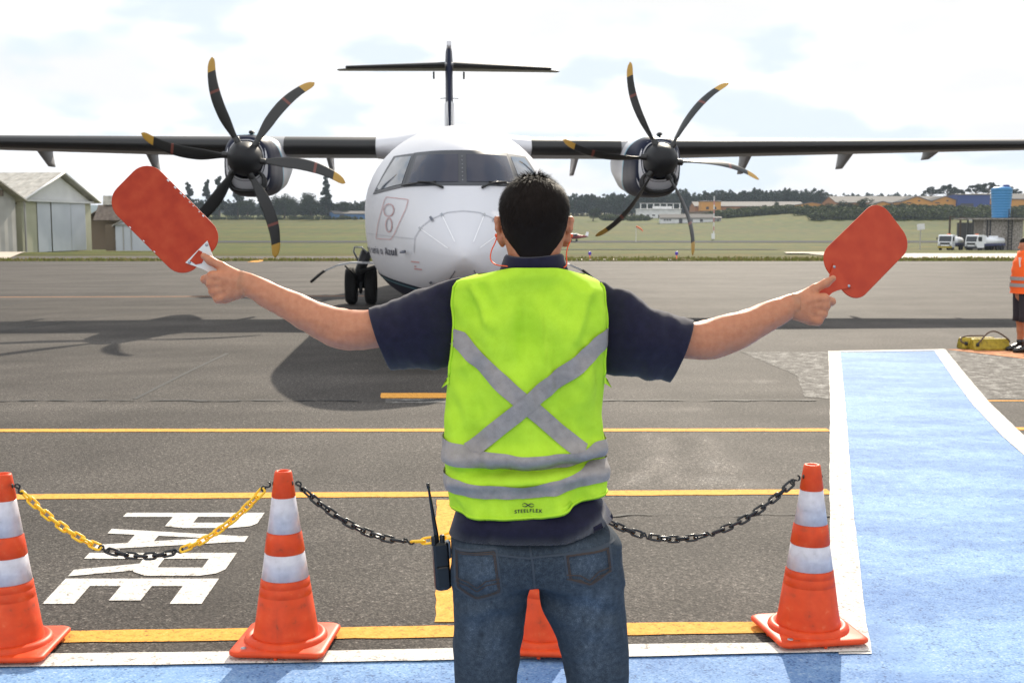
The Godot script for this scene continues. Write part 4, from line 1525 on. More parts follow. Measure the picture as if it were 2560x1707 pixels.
func make_marshaller() -> void:
	fold_a.seed = 201
	fold_a.frequency = 1.0
	fold_a.fractal_octaves = 2
	fold_b.seed = 202
	fold_b.frequency = 1.0
	fold_b.fractal_octaves = 2
	# ---- skin: head, neck, trunk, arms, hands and legs in one mesh
	var mb := MB.new()
	var h := Vector3(0.058, 1.768, -3.12)
	var head := [[h + Vector3(0, 0.022, 0.03), h + Vector3(0, 0.026, -0.035), 0.083, 0.083], [h + Vector3(0, -0.02, 0.02), h + Vector3(0, -0.03, -0.05), 0.072, 0.068], [h + Vector3(0, -0.05, -0.045), h + Vector3(0, -0.085, -0.072), 0.055, 0.038], [h + Vector3(0, -0.05, 0.02), h + Vector3(0, -0.15, 0.025), 0.066, 0.064], [h + Vector3(0, -0.005, -0.112), h + Vector3(0, -0.04, -0.126), 0.008, 0.014]]
	var ears := []
	for sd in [-1.0, 1.0]:
		var e := h + Vector3(0.083 * sd, 0, 0.004)
		ears.append_array([[e + Vector3(0, -0.012, -0.006), e + Vector3(0.013 * sd, 0.0, 0.016), 0.009, 0.006], [e + Vector3(0.004 * sd, 0.008, -0.014), e + Vector3(0.014 * sd, 0.005, 0.010), 0.006, 0.0055], [e + Vector3(0.014 * sd, 0.005, 0.010), e + Vector3(0.013 * sd, -0.02, 0.016), 0.0055, 0.005], [e + Vector3(0.013 * sd, -0.02, 0.016), e + Vector3(0.006 * sd, -0.048, 0.008), 0.005, 0.005], [e + Vector3(0.006 * sd, -0.048, 0.008), e + Vector3(0.0, -0.064, -0.004), 0.007, 0.007], [e + Vector3(0.0, -0.01, 0.0), e + Vector3(0.002 * sd, -0.05, 0.0), 0.006, 0.006]])
	nets(mb, func(p: Vector3) -> float: return minf(bones_at(p, head, 0.04), bones_at(p, ears, 0.012)), h + Vector3(-0.18, -0.27, -0.16), h + Vector3(0.18, 0.125, 0.125), 0.0055)
	limb(mb, curve_pts([[Vector3(0.02, 1.51, -3.13), 0.065, 0.03], [Vector3(-0.15, 1.515, -3.15), 0.06, 0.025], [Vector3(-0.26, 1.497, -3.135), 0.056, 0.046], [Vector3(-0.385, 1.478, -3.15), 0.052, 0.047], [Vector3(-0.435, 1.4755, -3.16), 0.0545, 0.045], [Vector3(-0.475, 1.481, -3.17), 0.054, 0.045], [Vector3(-0.53, 1.502, -3.175), 0.047, 0.045], [Vector3(-0.6, 1.537, -3.185), 0.0415, 0.038], [Vector3(-0.66, 1.567, -3.19), 0.036, 0.031], [Vector3(-0.71, 1.592, -3.2), 0.033, 0.026], [Vector3(-0.745, 1.60, -3.2), 0.035, 0.022]], 48))
	limb(mb, curve_pts([[Vector3(0.06, 1.50, -3.13), 0.065, 0.03], [Vector3(0.24, 1.50, -3.15), 0.06, 0.025], [Vector3(0.35, 1.475, -3.135), 0.056, 0.046], [Vector3(0.47, 1.449, -3.15), 0.05, 0.047], [Vector3(0.525, 1.449, -3.16), 0.055, 0.045], [Vector3(0.57, 1.459, -3.17), 0.055, 0.046], [Vector3(0.63, 1.479, -3.175), 0.049, 0.045], [Vector3(0.682, 1.503, -3.185), 0.042, 0.038], [Vector3(0.725, 1.522, -3.19), 0.037, 0.031], [Vector3(0.758, 1.536, -3.2), 0.034, 0.026], [Vector3(0.785, 1.538, -3.2), 0.036, 0.022]], 48))
	hand(mb, Vector3(-0.735, 1.598, -3.2), Vector3(-0.995, -0.09, 0.0), -1.0)
	hand(mb, Vector3(0.77, 1.538, -3.2), Vector3(0.995, -0.10, 0.0), 1.0)
	var trunk := []
	for q in [[1.6, 0.12, 0.06], [1.5, 0.16, 0.085], [1.3, 0.15, 0.09], [1.05, 0.15, 0.095], [0.95, 0.16, 0.1], [0.85, 0.15, 0.09]]:
		trunk.append(pod_flat(Vector3(0.045, q[0], TORSO_Z), q[1], q[2], 20))
	mb.loft(trunk, true, true, true)
	for l in [[-0.05, -0.065, -0.075], [0.165, 0.225, 0.25]]:
		var leg := []
		for q in [[0.86, l[0], 0.08], [0.5, l[1], 0.062], [0.42, l[1], 0.058], [0.3, l[2], 0.055], [0.1, l[2], 0.04], [0.03, l[2], 0.045]]:
			leg.append(pod_flat(Vector3(q[1], q[0], TORSO_Z), q[2], q[2], 14))
		mb.loft(leg, true, true, true)
	var man := thing("person", "man in yellow-green safety vest and jeans holding two red paddles", "person")
	var skin := part("body", mb, M.skin, man)
	hair_cap(man, h, head)

	# ---- polo shirt
	mb = MB.new()
	var rings := []
	for k in 13:
		var y := lerpf(1.56, 0.928, k / 12.0)
		var ring := PackedVector3Array()
		for j in 64:
			var t := TAU * j / 64
			var p := vest_pt(t, maxf(y, 0.96), -0.05 if y > 1.03 else -0.05 + 0.06 * smoothstep(1.03, 0.95, y), smoothstep(0.98, 1.1, y))
			var drop := (1.0 - k / 12.0)
			p.y = y
			if k >= 9:
				# the hem follows the hips and rides up on the right
				p.y += 0.045 * smoothstep(0.12, 0.27, p.x) * (k - 8) / 4.0
				p.x += 0.02 * smoothstep(0.1, 0.25, p.x) * (k - 8) / 4.0
				p.z += 0.007 * fold_b.get_noise_2d(p.x * 9.0, p.y * 3.0) * signf(p.z - TORSO_Z) * smoothstep(0.02, 0.08, absf(p.z - TORSO_Z))
			ring.append(p)
		rings.append(ring)
	mb.loft(rings)
	var inner := PackedVector3Array()
	for p in rings[12]:
		inner.append(p + Vector3((0.045 - p.x) * 0.03, 0.012, (TORSO_Z - p.z) * 0.05))
	mb.loft([rings[12], inner])
	sleeve(mb, [[Vector3(-0.11, 1.50, -3.15), 0.112, 0.025], [Vector3(-0.155, 1.497, -3.15), 0.116, 0.045], [Vector3(-0.205, 1.484, -3.14), 0.112, 0.072], [Vector3(-0.26, 1.472, -3.135), 0.103, 0.08], [Vector3(-0.31, 1.462, -3.14), 0.096, 0.077], [Vector3(-0.355, 1.452, -3.145), 0.0895, 0.076]], 0.335, 11)
	sleeve(mb, [[Vector3(0.195, 1.485, -3.15), 0.116, 0.025], [Vector3(0.242, 1.482, -3.15), 0.121, 0.045], [Vector3(0.30, 1.466, -3.14), 0.113, 0.075], [Vector3(0.36, 1.442, -3.135), 0.097, 0.082], [Vector3(0.41, 1.431, -3.14), 0.093, 0.078], [Vector3(0.457, 1.419, -3.145), 0.0905, 0.076]], -0.345, 12)
	var shirt := part("shirt", mb, M.shirt, man, "dark navy short sleeved polo shirt")
	# collar folded over the vest's neckline
	mb = MB.new()
	var cr := []
	for q in [[1.645, 0.068, 0.064], [1.674, 0.07, 0.066], [1.679, 0.074, 0.069], [1.673, 0.079, 0.072], [1.65, 0.087, 0.072], [1.63, 0.094, 0.07], [1.615, 0.095, 0.066]]:
		var ring := PackedVector3Array()
		for j in 40:
			var t := TAU * j / 40
			ring.append(Vector3(0.058 + cos(t) * q[1], q[0] - 0.03 * smoothstep(0.2, -1.0, sin(t)) + 0.004 * sin(t * 2.0 + 1.0), -3.095 + sin(t) * q[2]))
		cr.append(ring)
	mb.loft(cr)
	part("collar", mb, M.shirt, shirt)

	# ---- vest
	mb = MB.new()
	rings = []
	var NV := 110
	for k in NV + 1:
		var v := k / float(NV)
		var ring := PackedVector3Array()
		for j in 160:
			var t := TAU * j / 160
			var y := lerpf(1.628 + 0.02 * smoothstep(0.2, 0.95, sin(t)), 0.97, v)
			if y < 1.2:
				# shear the last third so that the rings end on the slanting hem
				var x0 := vest_pt(t, y).x
				y = lerpf(1.2, hem(x0), (1.2 - y) / 0.23)
			var p := vest_pt(t, y)
			ring.append(p)
		rings.append(ring)
	mb.loft(rings)
	inner = PackedVector3Array()
	for p in rings[NV]:
		inner.append(p + Vector3((0.045 - p.x) * 0.03, 0.02, (TORSO_Z - p.z) * 0.05))
	mb.loft([rings[NV], inner])
	var vest := part("safety_vest", mb, M.vest_fabric, man, "yellow-green sleeveless safety vest with a grey cross on the back")
	# hem and armhole piping
	mb = MB.new()
	var hp := []
	for j in 160:
		hp.append(rings[NV][j] + Vector3(0, 0.006, 0))
	mb.tube(hp, [0.0035], 6, false, true)
	part("hem", mb, M.vest_fabric, vest)
	for e in [[2.86, -1.0], [0.28, 1.0]]:
		mb = MB.new()
		var ap := []
		for k in 22:
			var y := lerpf(1.606, 1.36, k / 21.0)
			ap.append(vest_pt(e[0], y, 0.002))
		mb.tube(ap, [0.004], 6)
		part("piping", mb, M.vest_fabric, vest)
		mb = MB.new()
		var b: Vector3 = ap[21]
		mb.loft([PackedVector3Array([b, b + Vector3(0.0, -0.02, 0.004)]), PackedVector3Array([b + Vector3(0.006 * e[1], -0.006, 0.002), b + Vector3(0.012 * e[1], -0.024, 0.0)]), PackedVector3Array([b + Vector3(0.004 * e[1], -0.022, 0.0), b + Vector3(0.02 * e[1], -0.032, 0.0)])], false)
		part("tie", mb, M.vest_fabric, vest)
	# grey tape: a cross and two bands
	cross_tape(vest, Vector2(-0.155, 1.469), Vector2(-0.147, 1.469), Vector2(0.176, 1.172), 0.0045)
	cross_tape(vest, Vector2(0.246, 1.472), Vector2(0.24, 1.472), Vector2(-0.107, 1.172), 0.007)
	for b in [[[-0.18, 1.194, 1.136], [-0.05, 1.172, 1.121], [0.03, 1.163, 1.118], [0.13, 1.166, 1.122], [0.25, 1.192, 1.142]], [[-0.18, 1.100, 1.052], [-0.06, 1.084, 1.045], [0.03, 1.080, 1.046], [0.1, 1.098, 1.058], [0.25, 1.137, 1.083]]]:
		mb = MB.new()
		var rows := []
		for k in 110:
			var t := lerpf(-0.35, PI + 0.35, k / 109.0)
			var x := vest_pt(t, 1.12).x
			var row := PackedVector3Array()
			var up := 0.0
			var dn := 0.0
			for i in b.size() - 1:
				if x <= b[i + 1][0] or i == b.size() - 2:
					var u: float = smoothstep(0.0, 1.0, clampf((x - b[i][0]) / (b[i + 1][0] - b[i][0]), 0.0, 1.0))
					up = lerpf(b[i][1], b[i + 1][1], u)
					dn = lerpf(b[i][2], b[i + 1][2], u)
					break
			for i in 7:
				row.append(vest_pt(t, lerpf(up, dn, i / 6.0), 0.006))
			rows.append(row)
		mb.loft(rows, false)
		part("reflective_tape", mb, M.reflective_tape, vest)
	vest_print(vest)

	# ---- jeans
	mb = MB.new()
	# the dye is washed out on the seat and thighs
	mb.tint = func(p: Vector3) -> Color:
		var w := 0.0
		for q in [[0.215, 0.77, 0.07, 0.05], [0.22, 0.66, 0.06, 0.12], [-0.07, 0.68, 0.06, 0.11], [-0.08, 0.86, 0.05, 0.05], [0.2, 0.88, 0.05, 0.04]]:
			w += exp(-pow((p.x - q[0]) / q[2], 2.0) - pow((p.y - q[1]) / q[3], 2.0))
		w *= 0.7 + 0.8 * fold_b.get_noise_3d(p.x * 30.0, p.y * 9.0, p.z * 30.0)
		var v := (0.92 + 0.8 * w) * 0.5
		return Color(v * 0.98, v, v * 1.0)
	nets(mb, jeans_field, Vector3(-0.24, 0.06, -3.34), Vector3(0.42, 1.0, -2.93), 0.0105)
	var jeans := part("jeans", mb, M.denim, man, "blue washed denim jeans with stitched back pockets")
	for pk in [[Vector2(-0.155, 0.905), Vector2(-0.041, 0.918), Vector2(-0.026, 0.80), Vector2(-0.093, 0.772), Vector2(-0.150, 0.797), 0.0], [Vector2(0.137, 0.905), Vector2(0.258, 0.918), Vector2(0.266, 0.853), Vector2(0.208, 0.818), Vector2(0.147, 0.836), 0.0]]:
		mb = MB.new()
		var loop := [pk[0], pk[1], pk[2], pk[3], pk[4], pk[0]]
		jeans_line(mb, loop, 0.006, 0.002)
		part("pocket_seam", mb, M.denim_seam, jeans)
		for inset in [0.92, 0.86]:
			var cc: Vector2 = (pk[0] + pk[1] + pk[2] + pk[3] + pk[4]) / 5.0
			mb = MB.new()
			var lp := []
			for q in loop:
				lp.append(cc + (q - cc) * inset)
			jeans_line(mb, lp, 0.0022, 0.003)
			part("stitching", mb, M.thread, jeans)
		for dy in [0.0, -0.012]:
			mb = MB.new()
			var yy: float = (pk[0].y + pk[3].y) / 2 - 0.01 + dy
			var xa: float = lerpf(pk[0].x, pk[4].x, 0.6)
			var xb: float = lerpf(pk[1].x, pk[2].x, 0.6)
			jeans_line(mb, [Vector2(xa, yy), Vector2(lerpf(xa, xb, 0.3), yy - 0.003), Vector2(lerpf(xa, xb, 0.5), yy - 0.018), Vector2(lerpf(xa, xb, 0.7), yy + 0.004), Vector2(xb, yy + 0.012)], 0.003, 0.003)
			part("stitching", mb, M.thread, jeans)
	mb = MB.new()
	jeans_line(mb, [Vector2(0.045, 0.93), Vector2(0.055, 0.87), Vector2(0.06, 0.81)], 0.006, 0.002)
	jeans_line(mb, [Vector2(-0.15, 0.90), Vector2(-0.05, 0.905), Vector2(0.045, 0.892), Vector2(0.14, 0.905), Vector2(0.28, 0.925)], 0.005, 0.002)
	part("seat_seam", mb, M.denim_seam, jeans)
	# shoes, out of the picture's lower edge
	for x in [-0.075, 0.25]:
		mb = MB.new()
		var sh := []
		for q in [[0.1, 0.03, 0.035], [0.06, 0.045, 0.05], [-0.05, 0.045, 0.045], [-0.13, 0.05, 0.035], [-0.19, 0.03, 0.025]]:
			sh.append(pod_ring(Vector3(x, 0, TORSO_Z + q[0]), q[1], 0.004 + q[2] * 2.0, 0.004, 2.6, 16))
		mb.loft(sh, true, true, true)
		part("shoe", mb, M.leather, man)
	# ear plugs joined by an orange cord
	for q in [[Vector3(-0.038, 1.73, -3.112), Vector3(-0.045, 1.71, -3.10), Vector3(-0.054, 1.69, -3.09), Vector3(-0.056, 1.668, -3.08), Vector3(-0.042, 1.655, -3.06), Vector3(-0.012, 1.652, -3.02)], [Vector3(0.154, 1.73, -3.112), Vector3(0.155, 1.718, -3.11), Vector3(0.147, 1.70, -3.10), Vector3(0.143, 1.68, -3.09), Vector3(0.143, 1.655, -3.07), Vector3(0.135, 1.648, -3.05)]]:
		mb = MB.new()
		mb.tube(resample3(q, 24), [0.0018], 6)
		part("earplug_cord", mb, M.cord_orange, man)
		mb = MB.new()
		mb.lathe([Vector2(0.0, -0.008), Vector2(0.005, -0.006), Vector2(0.005, 0.006), Vector2(0.0, 0.008)], 8, Transform3D(Basis(Vector3.BACK, PI / 2), q[0]))
		part("earplug", mb, M.cord_orange, man)


func resample3(pts: Array, n: int) -> Array:
	var c := Curve3D.new()
	for i in pts.size():
		var t: Vector3 = (pts[mini(i + 1, pts.size() - 1)] - pts[maxi(i - 1, 0)]) / 6.0
		c.add_point(pts[i], -t, t)
	var out := []
	for k in n + 1:
		out.append(c.sample_baked(c.get_baked_length() * k / n, true))
	return out


func pod_flat(c: Vector3, rx: float, rz: float, seg: int) -> PackedVector3Array:
	var ring := PackedVector3Array()
	for j in seg:
		var t := TAU * j / seg
		ring.append(c + Vector3(cos(t) * rx, 0, sin(t) * rz))
	return ring


func hand(mb: MB, w: Vector3, e1: Vector3, sd: float) -> void:
	# a fist seen from the back: knuckles outward, thumb laid along the handle
	e1 = e1.normalized()
	var e2 := Vector3(0.0, 1.0, 0.0)
	e2 = (e2 - e1 * e2.dot(e1)).normalized()
	var at := func(a: float, b: float, c: float) -> Vector3: return w + e1 * a + e2 * b + Vector3(0, 0, c)
	var palm := []
	var kn := [[0.078, 0.028], [0.082, 0.008], [0.078, -0.014], [0.068, -0.034]]
	for i in 4:
		palm.append([at.call(0.0, 0.016 - 0.011 * i, 0.0), at.call(kn[i][0], kn[i][1], 0.006 - 0.002 * absf(i - 1.2)), 0.019, 0.0145])
	for i in 4:
		# knuckles and the tendons that run to them
		palm.append([at.call(0.02, 0.010 - 0.006 * i, 0.0135), at.call(kn[i][0] - 0.012, kn[i][1], 0.0145), 0.003, 0.0035])
		palm.append([at.call(kn[i][0], kn[i][1], 0.012), at.call(kn[i][0] + 0.002, kn[i][1], 0.011), 0.0095, 0.0095])
	palm.append([at.call(0.01, 0.012, -0.008), at.call(0.045, 0.034, -0.014), 0.02, 0.016])
	palm.append([at.call(0.01, -0.02, -0.008), at.call(0.055, -0.036, -0.012), 0.016, 0.014])
	var fingers := [palm]
	for i in 4:
		var k0: Vector3 = at.call(kn[i][0], kn[i][1], 0.004)
		var f := []
		var r := [0.0115, 0.0115, 0.0108, 0.0095]
		if i == 0:
			f = [k0, at.call(0.106, 0.021, -0.016), at.call(0.106, 0.016, -0.042), at.call(0.086, 0.014, -0.05)]
		else:
			var out := 0.018 - 0.004 * i
			f = [k0, at.call(kn[i][0] + out, kn[i][1] - 0.002, -0.028), at.call(kn[i][0] - 0.004, kn[i][1] - 0.002, -0.054), at.call(kn[i][0] - 0.028, kn[i][1], -0.046)]
		fingers.append([[f[0], f[1], r[i] + 0.0015, r[i]], [f[1], f[2], r[i], r[i] * 0.95], [f[2], f[3], r[i] * 0.95, r[i] * 0.85]])
	var thumb := [[at.call(0.022, 0.026, -0.008), at.call(0.055, 0.052, -0.012), 0.017, 0.0125], [at.call(0.055, 0.052, -0.012), at.call(0.083, 0.070, -0.010), 0.0122, 0.0118], [at.call(0.083, 0.070, -0.010), at.call(0.099, 0.085, -0.006), 0.0115, 0.0088]]
	var field := func(p: Vector3) -> float:
		var d := bones_at(p, palm, 0.011)
		for i in 4:
			d = smin(d, bones_at(p, fingers[i + 1], 0.004), 0.005)
		return smin(d, bones_at(p, thumb, 0.006), 0.008)
	var a: Vector3 = at.call(0.05, 0.02, -0.02)
	nets(mb, field, a + Vector3(-0.10, -0.10, -0.06), a + Vector3(0.10, 0.10, 0.06), 0.0036)


func hair_cap(man: Node3D, h: Vector3, head: Array) -> void:
	var c := h + Vector3(0, 0.012, 0.0)
	var f := FastNoiseLite.new()
	f.seed = 300
	f.frequency = 1.0
	f.fractal_octaves = 3
	var surf := func(az: float, el: float, off: float) -> Vector3:
		var d := Vector3(sin(az) * cos(el), sin(el), cos(az) * cos(el))
		var t := 0.15
		for i in 12:
			t -= bones_at(c + d * t, head, 0.04) * 0.9
		return c + d * (t + off)
	var low := func(az: float) -> float:
		# the hairline: low at the nape, above the ears at the sides, high in front
		var a := absf(az)
		if a < 0.4:
			return -0.94 + 0.1 * a
		if a < 1.3:
			return lerpf(-0.90, -0.22, pow((a - 0.4) / 0.9, 1.2))
		if a < 1.75:
			return lerpf(-0.22, 0.14, (a - 1.3) / 0.45)
		return lerpf(0.14, 0.62, clampf((a - 1.75) / 0.9, 0.0, 1.0))
	var mb := MB.new()
	var rows := []
	for i in 73:
		var az := -PI + TAU * i / 72
		var row := PackedVector3Array()
		var l: float = low.call(az)
		for j in 41:
			var t := j / 40.0
			var el := lerpf(l, PI / 2, t)
			var d := Vector3(sin(az) * cos(el), sin(el), cos(az) * cos(el))
			var off := lerpf(0.001, 0.011, smoothstep(0.0, 0.5, t)) - 0.004 * smoothstep(0.9, 1.4, absf(az)) * smoothstep(0.6, 0.3, t) + 0.005 * f.get_noise_3dv(d * 9.0) * smoothstep(0.3, 0.8, t) + 0.002 * f.get_noise_3dv(d * 30.0)
			row.append(surf.call(az, el, off))
		rows.append(row)
	mb.loft(rows, false)
	var cap := part("hair", mb, M.hair, man, "short dark brown hair tapered at the nape")
	# single strands over the cap give it a soft outline
	mb = MB.new()
	for k in 9000:
		var az := rng.randf_range(-2.3, 2.3)
		var l: float = low.call(az)
		var el := asin(rng.randf_range(sin(l), 1.0))
		var t := (el - l) / (PI / 2 - l)
		var len := lerpf(0.006, 0.02, smoothstep(0.1, 0.6, t)) * rng.randf_range(0.7, 1.3)
		if el > 0.75:
			len *= 1.1
		var base: Vector3 = surf.call(az, el, lerpf(0.0, 0.008, smoothstep(0.0, 0.45, t)))
		var n := (base - c).normalized()
		var down := (Vector3.DOWN - n * Vector3.DOWN.dot(n)).normalized()
		var dir := (down * lerpf(0.9, 0.2, smoothstep(0.55, 0.95, t)) + n * lerpf(0.25, 0.3, smoothstep(0.5, 0.95, t)) + Vector3(rng.randf_range(-1, 1), rng.randf_range(-0.3, 0.5), rng.randf_range(-1, 1)) * lerpf(0.2, 0.42, smoothstep(0.5, 0.95, t))).normalized()
		var side := dir.cross(n).normalized() * rng.randf_range(0.0005, 0.0009)
		var mid := base + dir * len * 0.55
		var tip := mid + (dir * 0.75 + down * 0.6).normalized() * len * 0.5
		mb.quad(base - side, base + side, mid + side, mid - side)
		mb.tri(mid - side, mid + side, tip)
	part("hair_strands", mb, M.hair, cap).set_meta("kind", "stuff")


func sleeve(mb: MB, spec: Array, cant: float, seed_: int) -> void:
	# loose sleeve, its cuff canted so that the lower edge hangs nearer the body
	var q := curve_pts(spec, 30)
	var rings := []
	var n := q.size()
	for i in n:
		var v := i / float(n - 1)
		var lean := cant * v
		var up := Vector3(-sin(-lean), cos(lean), 0)
		var ring := PackedVector3Array()
		for j in 44:
			var t := TAU * j / 44
			var s := sin(t)
			var yy: float = s * q[i][1]
			# the cloth hangs: fuller below than above
			var p: Vector3 = q[i][0] + Vector3(-up.x, up.y, 0) * yy + Vector3(0, 0, cos(t) * q[i][2] * (1.0 - 0.25 * maxf(-s, 0.0)))
			var f := 0.008 * fold_a.get_noise_3d(p.x * 14.0 + seed_, p.y * 7.0, p.z * 6.0) + 0.004 * fold_b.get_noise_3d(p.x * 26.0, p.y * 12.0 + seed_, p.z * 10.0)
			f *= smoothstep(0.0, 0.15, v) * (1.0 - 0.7 * smoothstep(0.85, 1.0, v))
			# stitched hem ring
			if i == n - 5:
				f -= 0.0015
			ring.append(p + Vector3(0, s, cos(t)) * f)
		rings.append(ring)
	var back := []
	for k in [0.97, 0.94, 0.93]:
		var ring := PackedVector3Array()
		for j in 44:
			var cc: Vector3 = q[n - 1][0] if k > 0.96 else q[n - 4][0]
			ring.append(cc + (rings[n - 1 if k > 0.96 else n - 4][j] - cc) * k)
		back.append(ring)
	mb.loft(rings)
	mb.loft([rings[n - 1], back[0], back[1]])


func cross_tape(vest: Node3D, a: Vector2, _b: Vector2, e: Vector2, off: float) -> void:
	var mb := MB.new()
	var d := (e - a).normalized()
	var side := Vector2(-d.y, d.x) * 0.0225
	var rows := []
	for k in 41:
		var c := a.lerp(e, k / 40.0)
		var row := PackedVector3Array()
		for i in 7:
			var p := c + side * lerpf(-1.0, 1.0, i / 6.0)
			if k == 0:
				p.x = a.x
			if k == 40:
				p.y = maxf(p.y, 1.168)
			row.append(vest_xy(p.x, p.y, off))
		rows.append(row)
	mb.loft(rows, false)
	part("reflective_tape", mb, M.reflective_tape, vest)


func vest_print(vest: Node3D) -> void:
	var font := SystemFont.new()
	font.font_names = PackedStringArray(["Droid Sans"])
	font.font_weight = 700
	var tm := TextMesh.new()
	tm.text = "STEELFLEX"
	tm.font = font
	tm.font_size = 64
	tm.pixel_size = 0.01
	tm.depth = 0.0
	tm.curve_step = 1.0
	var a := tm.surface_get_arrays(0)
	var v: PackedVector3Array = a[Mesh.ARRAY_VERTEX]
	var lo := Vector3(1e9, 1e9, 0)
	var hi := Vector3(-1e9, -1e9, 0)
	for q in v:
		lo = lo.min(q)
		hi = hi.max(q)
	var out := PackedVector3Array()
	var nrm := PackedVector3Array()
	for q in v:
		var u := (q.x - lo.x) / (hi.x - lo.x)
		var w := (q.y - lo.y) / (hi.y - lo.y)
		out.append(vest_xy(0.006 + u * 0.072, 1.0075 + w * 0.0095 + u * 0.005, 0.005))
		nrm.append(Vector3.BACK)
	var b := []
	b.resize(Mesh.ARRAY_MAX)
	b[Mesh.ARRAY_VERTEX] = out
	b[Mesh.ARRAY_NORMAL] = nrm
	b[Mesh.ARRAY_INDEX] = a[Mesh.ARRAY_INDEX]
	var am := ArrayMesh.new()
	am.add_surface_from_arrays(Mesh.PRIMITIVE_TRIANGLES, b)
	part("lettering", am, M.black_plastic, vest)
	# the looped emblem above it
	var mb := MB.new()
	for sd in [-1.0, 1.0]:
		var l := PackedVector3Array()
		var r := PackedVector3Array()
		for k in 25:
			var t := k / 24.0
			var p := Vector2(0.042 + (t - 0.5) * 0.032, 1.0295 + sd * 0.0042 * sin((t - 0.5) * 5.6))
			var w := 0.0006 + 0.0009 * sin(PI * t)
			l.append(vest_xy(p.x, p.y + w, 0.005))
			r.append(vest_xy(p.x, p.y - w, 0.005))
		mb.loft([l, r], false)
	part("emblem", mb, M.black_plastic, vest)


# jeans: y, left leg's outer and inner edge, right leg's inner and outer edge
const JEANS := [[1.0, -0.15, 0.07, 0.05, 0.252], [0.94, -0.158, 0.07, 0.05, 0.278], [0.90, -0.16, 0.07, 0.05, 0.29], [0.84, -0.16, 0.068, 0.052, 0.298], [0.795, -0.162, 0.054, 0.064, 0.303], [0.74, -0.162, 0.042, 0.077, 0.308], [0.687, -0.160, 0.035, 0.094, 0.314], [0.626, -0.160, 0.028, 0.124, 0.316], [0.56, -0.160, 0.021, 0.138, 0.319], [0.505, -0.160, 0.017, 0.149, 0.323], [0.40, -0.155, 0.008, 0.160, 0.325], [0.25, -0.155, 0.0, 0.17, 0.33], [0.05, -0.16, 0.01, 0.165, 0.335]]


func jeans_field(p: Vector3) -> float:
	var y := p.y
	var row := []
	for i in JEANS.size() - 1:
		if y >= JEANS[i + 1][0] or i == JEANS.size() - 2:
			var t: float = clampf((y - JEANS[i][0]) / (JEANS[i + 1][0] - JEANS[i][0]), 0.0, 1.0)
			row = [lerpf(JEANS[i][1], JEANS[i + 1][1], t), lerpf(JEANS[i][2], JEANS[i + 1][2], t), lerpf(JEANS[i][3], JEANS[i + 1][3], t), lerpf(JEANS[i][4], JEANS[i + 1][4], t)]
			break
	var seat := exp(-pow((y - 0.86) / 0.09, 2.0))
	var depth := lerpf(0.095, 0.118, smoothstep(0.4, 0.85, y)) + 0.016 * seat
	var cz := TORSO_Z + 0.012 * seat
	var d := 1e3
	for l in [[row[0], row[1]], [row[2], row[3]]]:
		var cx: float = (l[0] + l[1]) / 2
		var a: float = (l[1] - l[0]) / 2
		var u := absf(p.x - cx) / a
		var v := absf(p.z - cz) / depth
		var q := pow(pow(u, 2.3) + pow(v, 2.3), 1.0 / 2.3)
		d = smin(d, (q - 1.0) * minf(a, depth), 0.012)
	if y > 0.76:
		# seat and hips joined across the middle
		var cx: float = (row[0] + row[3]) / 2
		var a: float = (row[3] - row[0]) / 2 - 0.008
		var u := absf(p.x - cx) / a
		var v := absf(p.z - cz) / (depth * 0.95)
		var q := pow(pow(u, 2.6) + pow(v, 2.6), 1.0 / 2.6)
		d = smin(d, maxf((q - 1.0) * depth, 0.80 - y), 0.03)
	# creases: below the seat, at the knees, and small crumples
	var f := 0.006 * fold_a.get_noise_3d(p.x * 6.0, y * 9.0, p.z * 4.0) + 0.003 * fold_b.get_noise_3d(p.x * 14.0, y * 20.0, p.z * 8.0)
	f += 0.004 * (0.3 - absf(fold_a.get_noise_3d(p.x * 5.0 + 7.0, y * 8.0 + p.x * 6.0 * signf(p.x - 0.06), p.z * 3.0))) * smoothstep(0.9, 0.7, y)
	f += 0.006 * sin((y + p.x * 0.45 * signf(p.x - 0.06)) * 55.0 + 3.0 * fold_a.get_noise_2d(p.x * 4.0, y * 3.0)) * exp(-pow((y - 0.74) / 0.05, 2.0)) * smoothstep(0.0, 0.08, p.z - TORSO_Z)
	return maxf(d + f + 0.03 * smoothstep(0.90, 0.97, y), y - 0.965)


func jeans_line(mb: MB, pts: Array, width: float, off: float) -> void:
	var n := 60
	var q := resample(pts, n)
	var l := PackedVector3Array()
	var r := PackedVector3Array()
	for i in n + 1:
		var d: Vector2 = (q[mini(i + 1, n)] - q[maxi(i - 1, 0)]).normalized().orthogonal() * width * 0.5
		l.append(jeans_back(q[i].x + d.x, q[i].y + d.y, off))
		r.append(jeans_back(q[i].x - d.x, q[i].y - d.y, off))
	mb.loft([l, r], false)


func jeans_back(x: float, y: float, off: float) -> Vector3:
	var a := TORSO_Z
	var b := TORSO_Z + 0.2
	for k in 14:
		var m := (a + b) / 2
		if jeans_field(Vector3(x, y, m)) < 0.0:
			a = m
		else:
			b = m
	return Vector3(x, y, b + off)


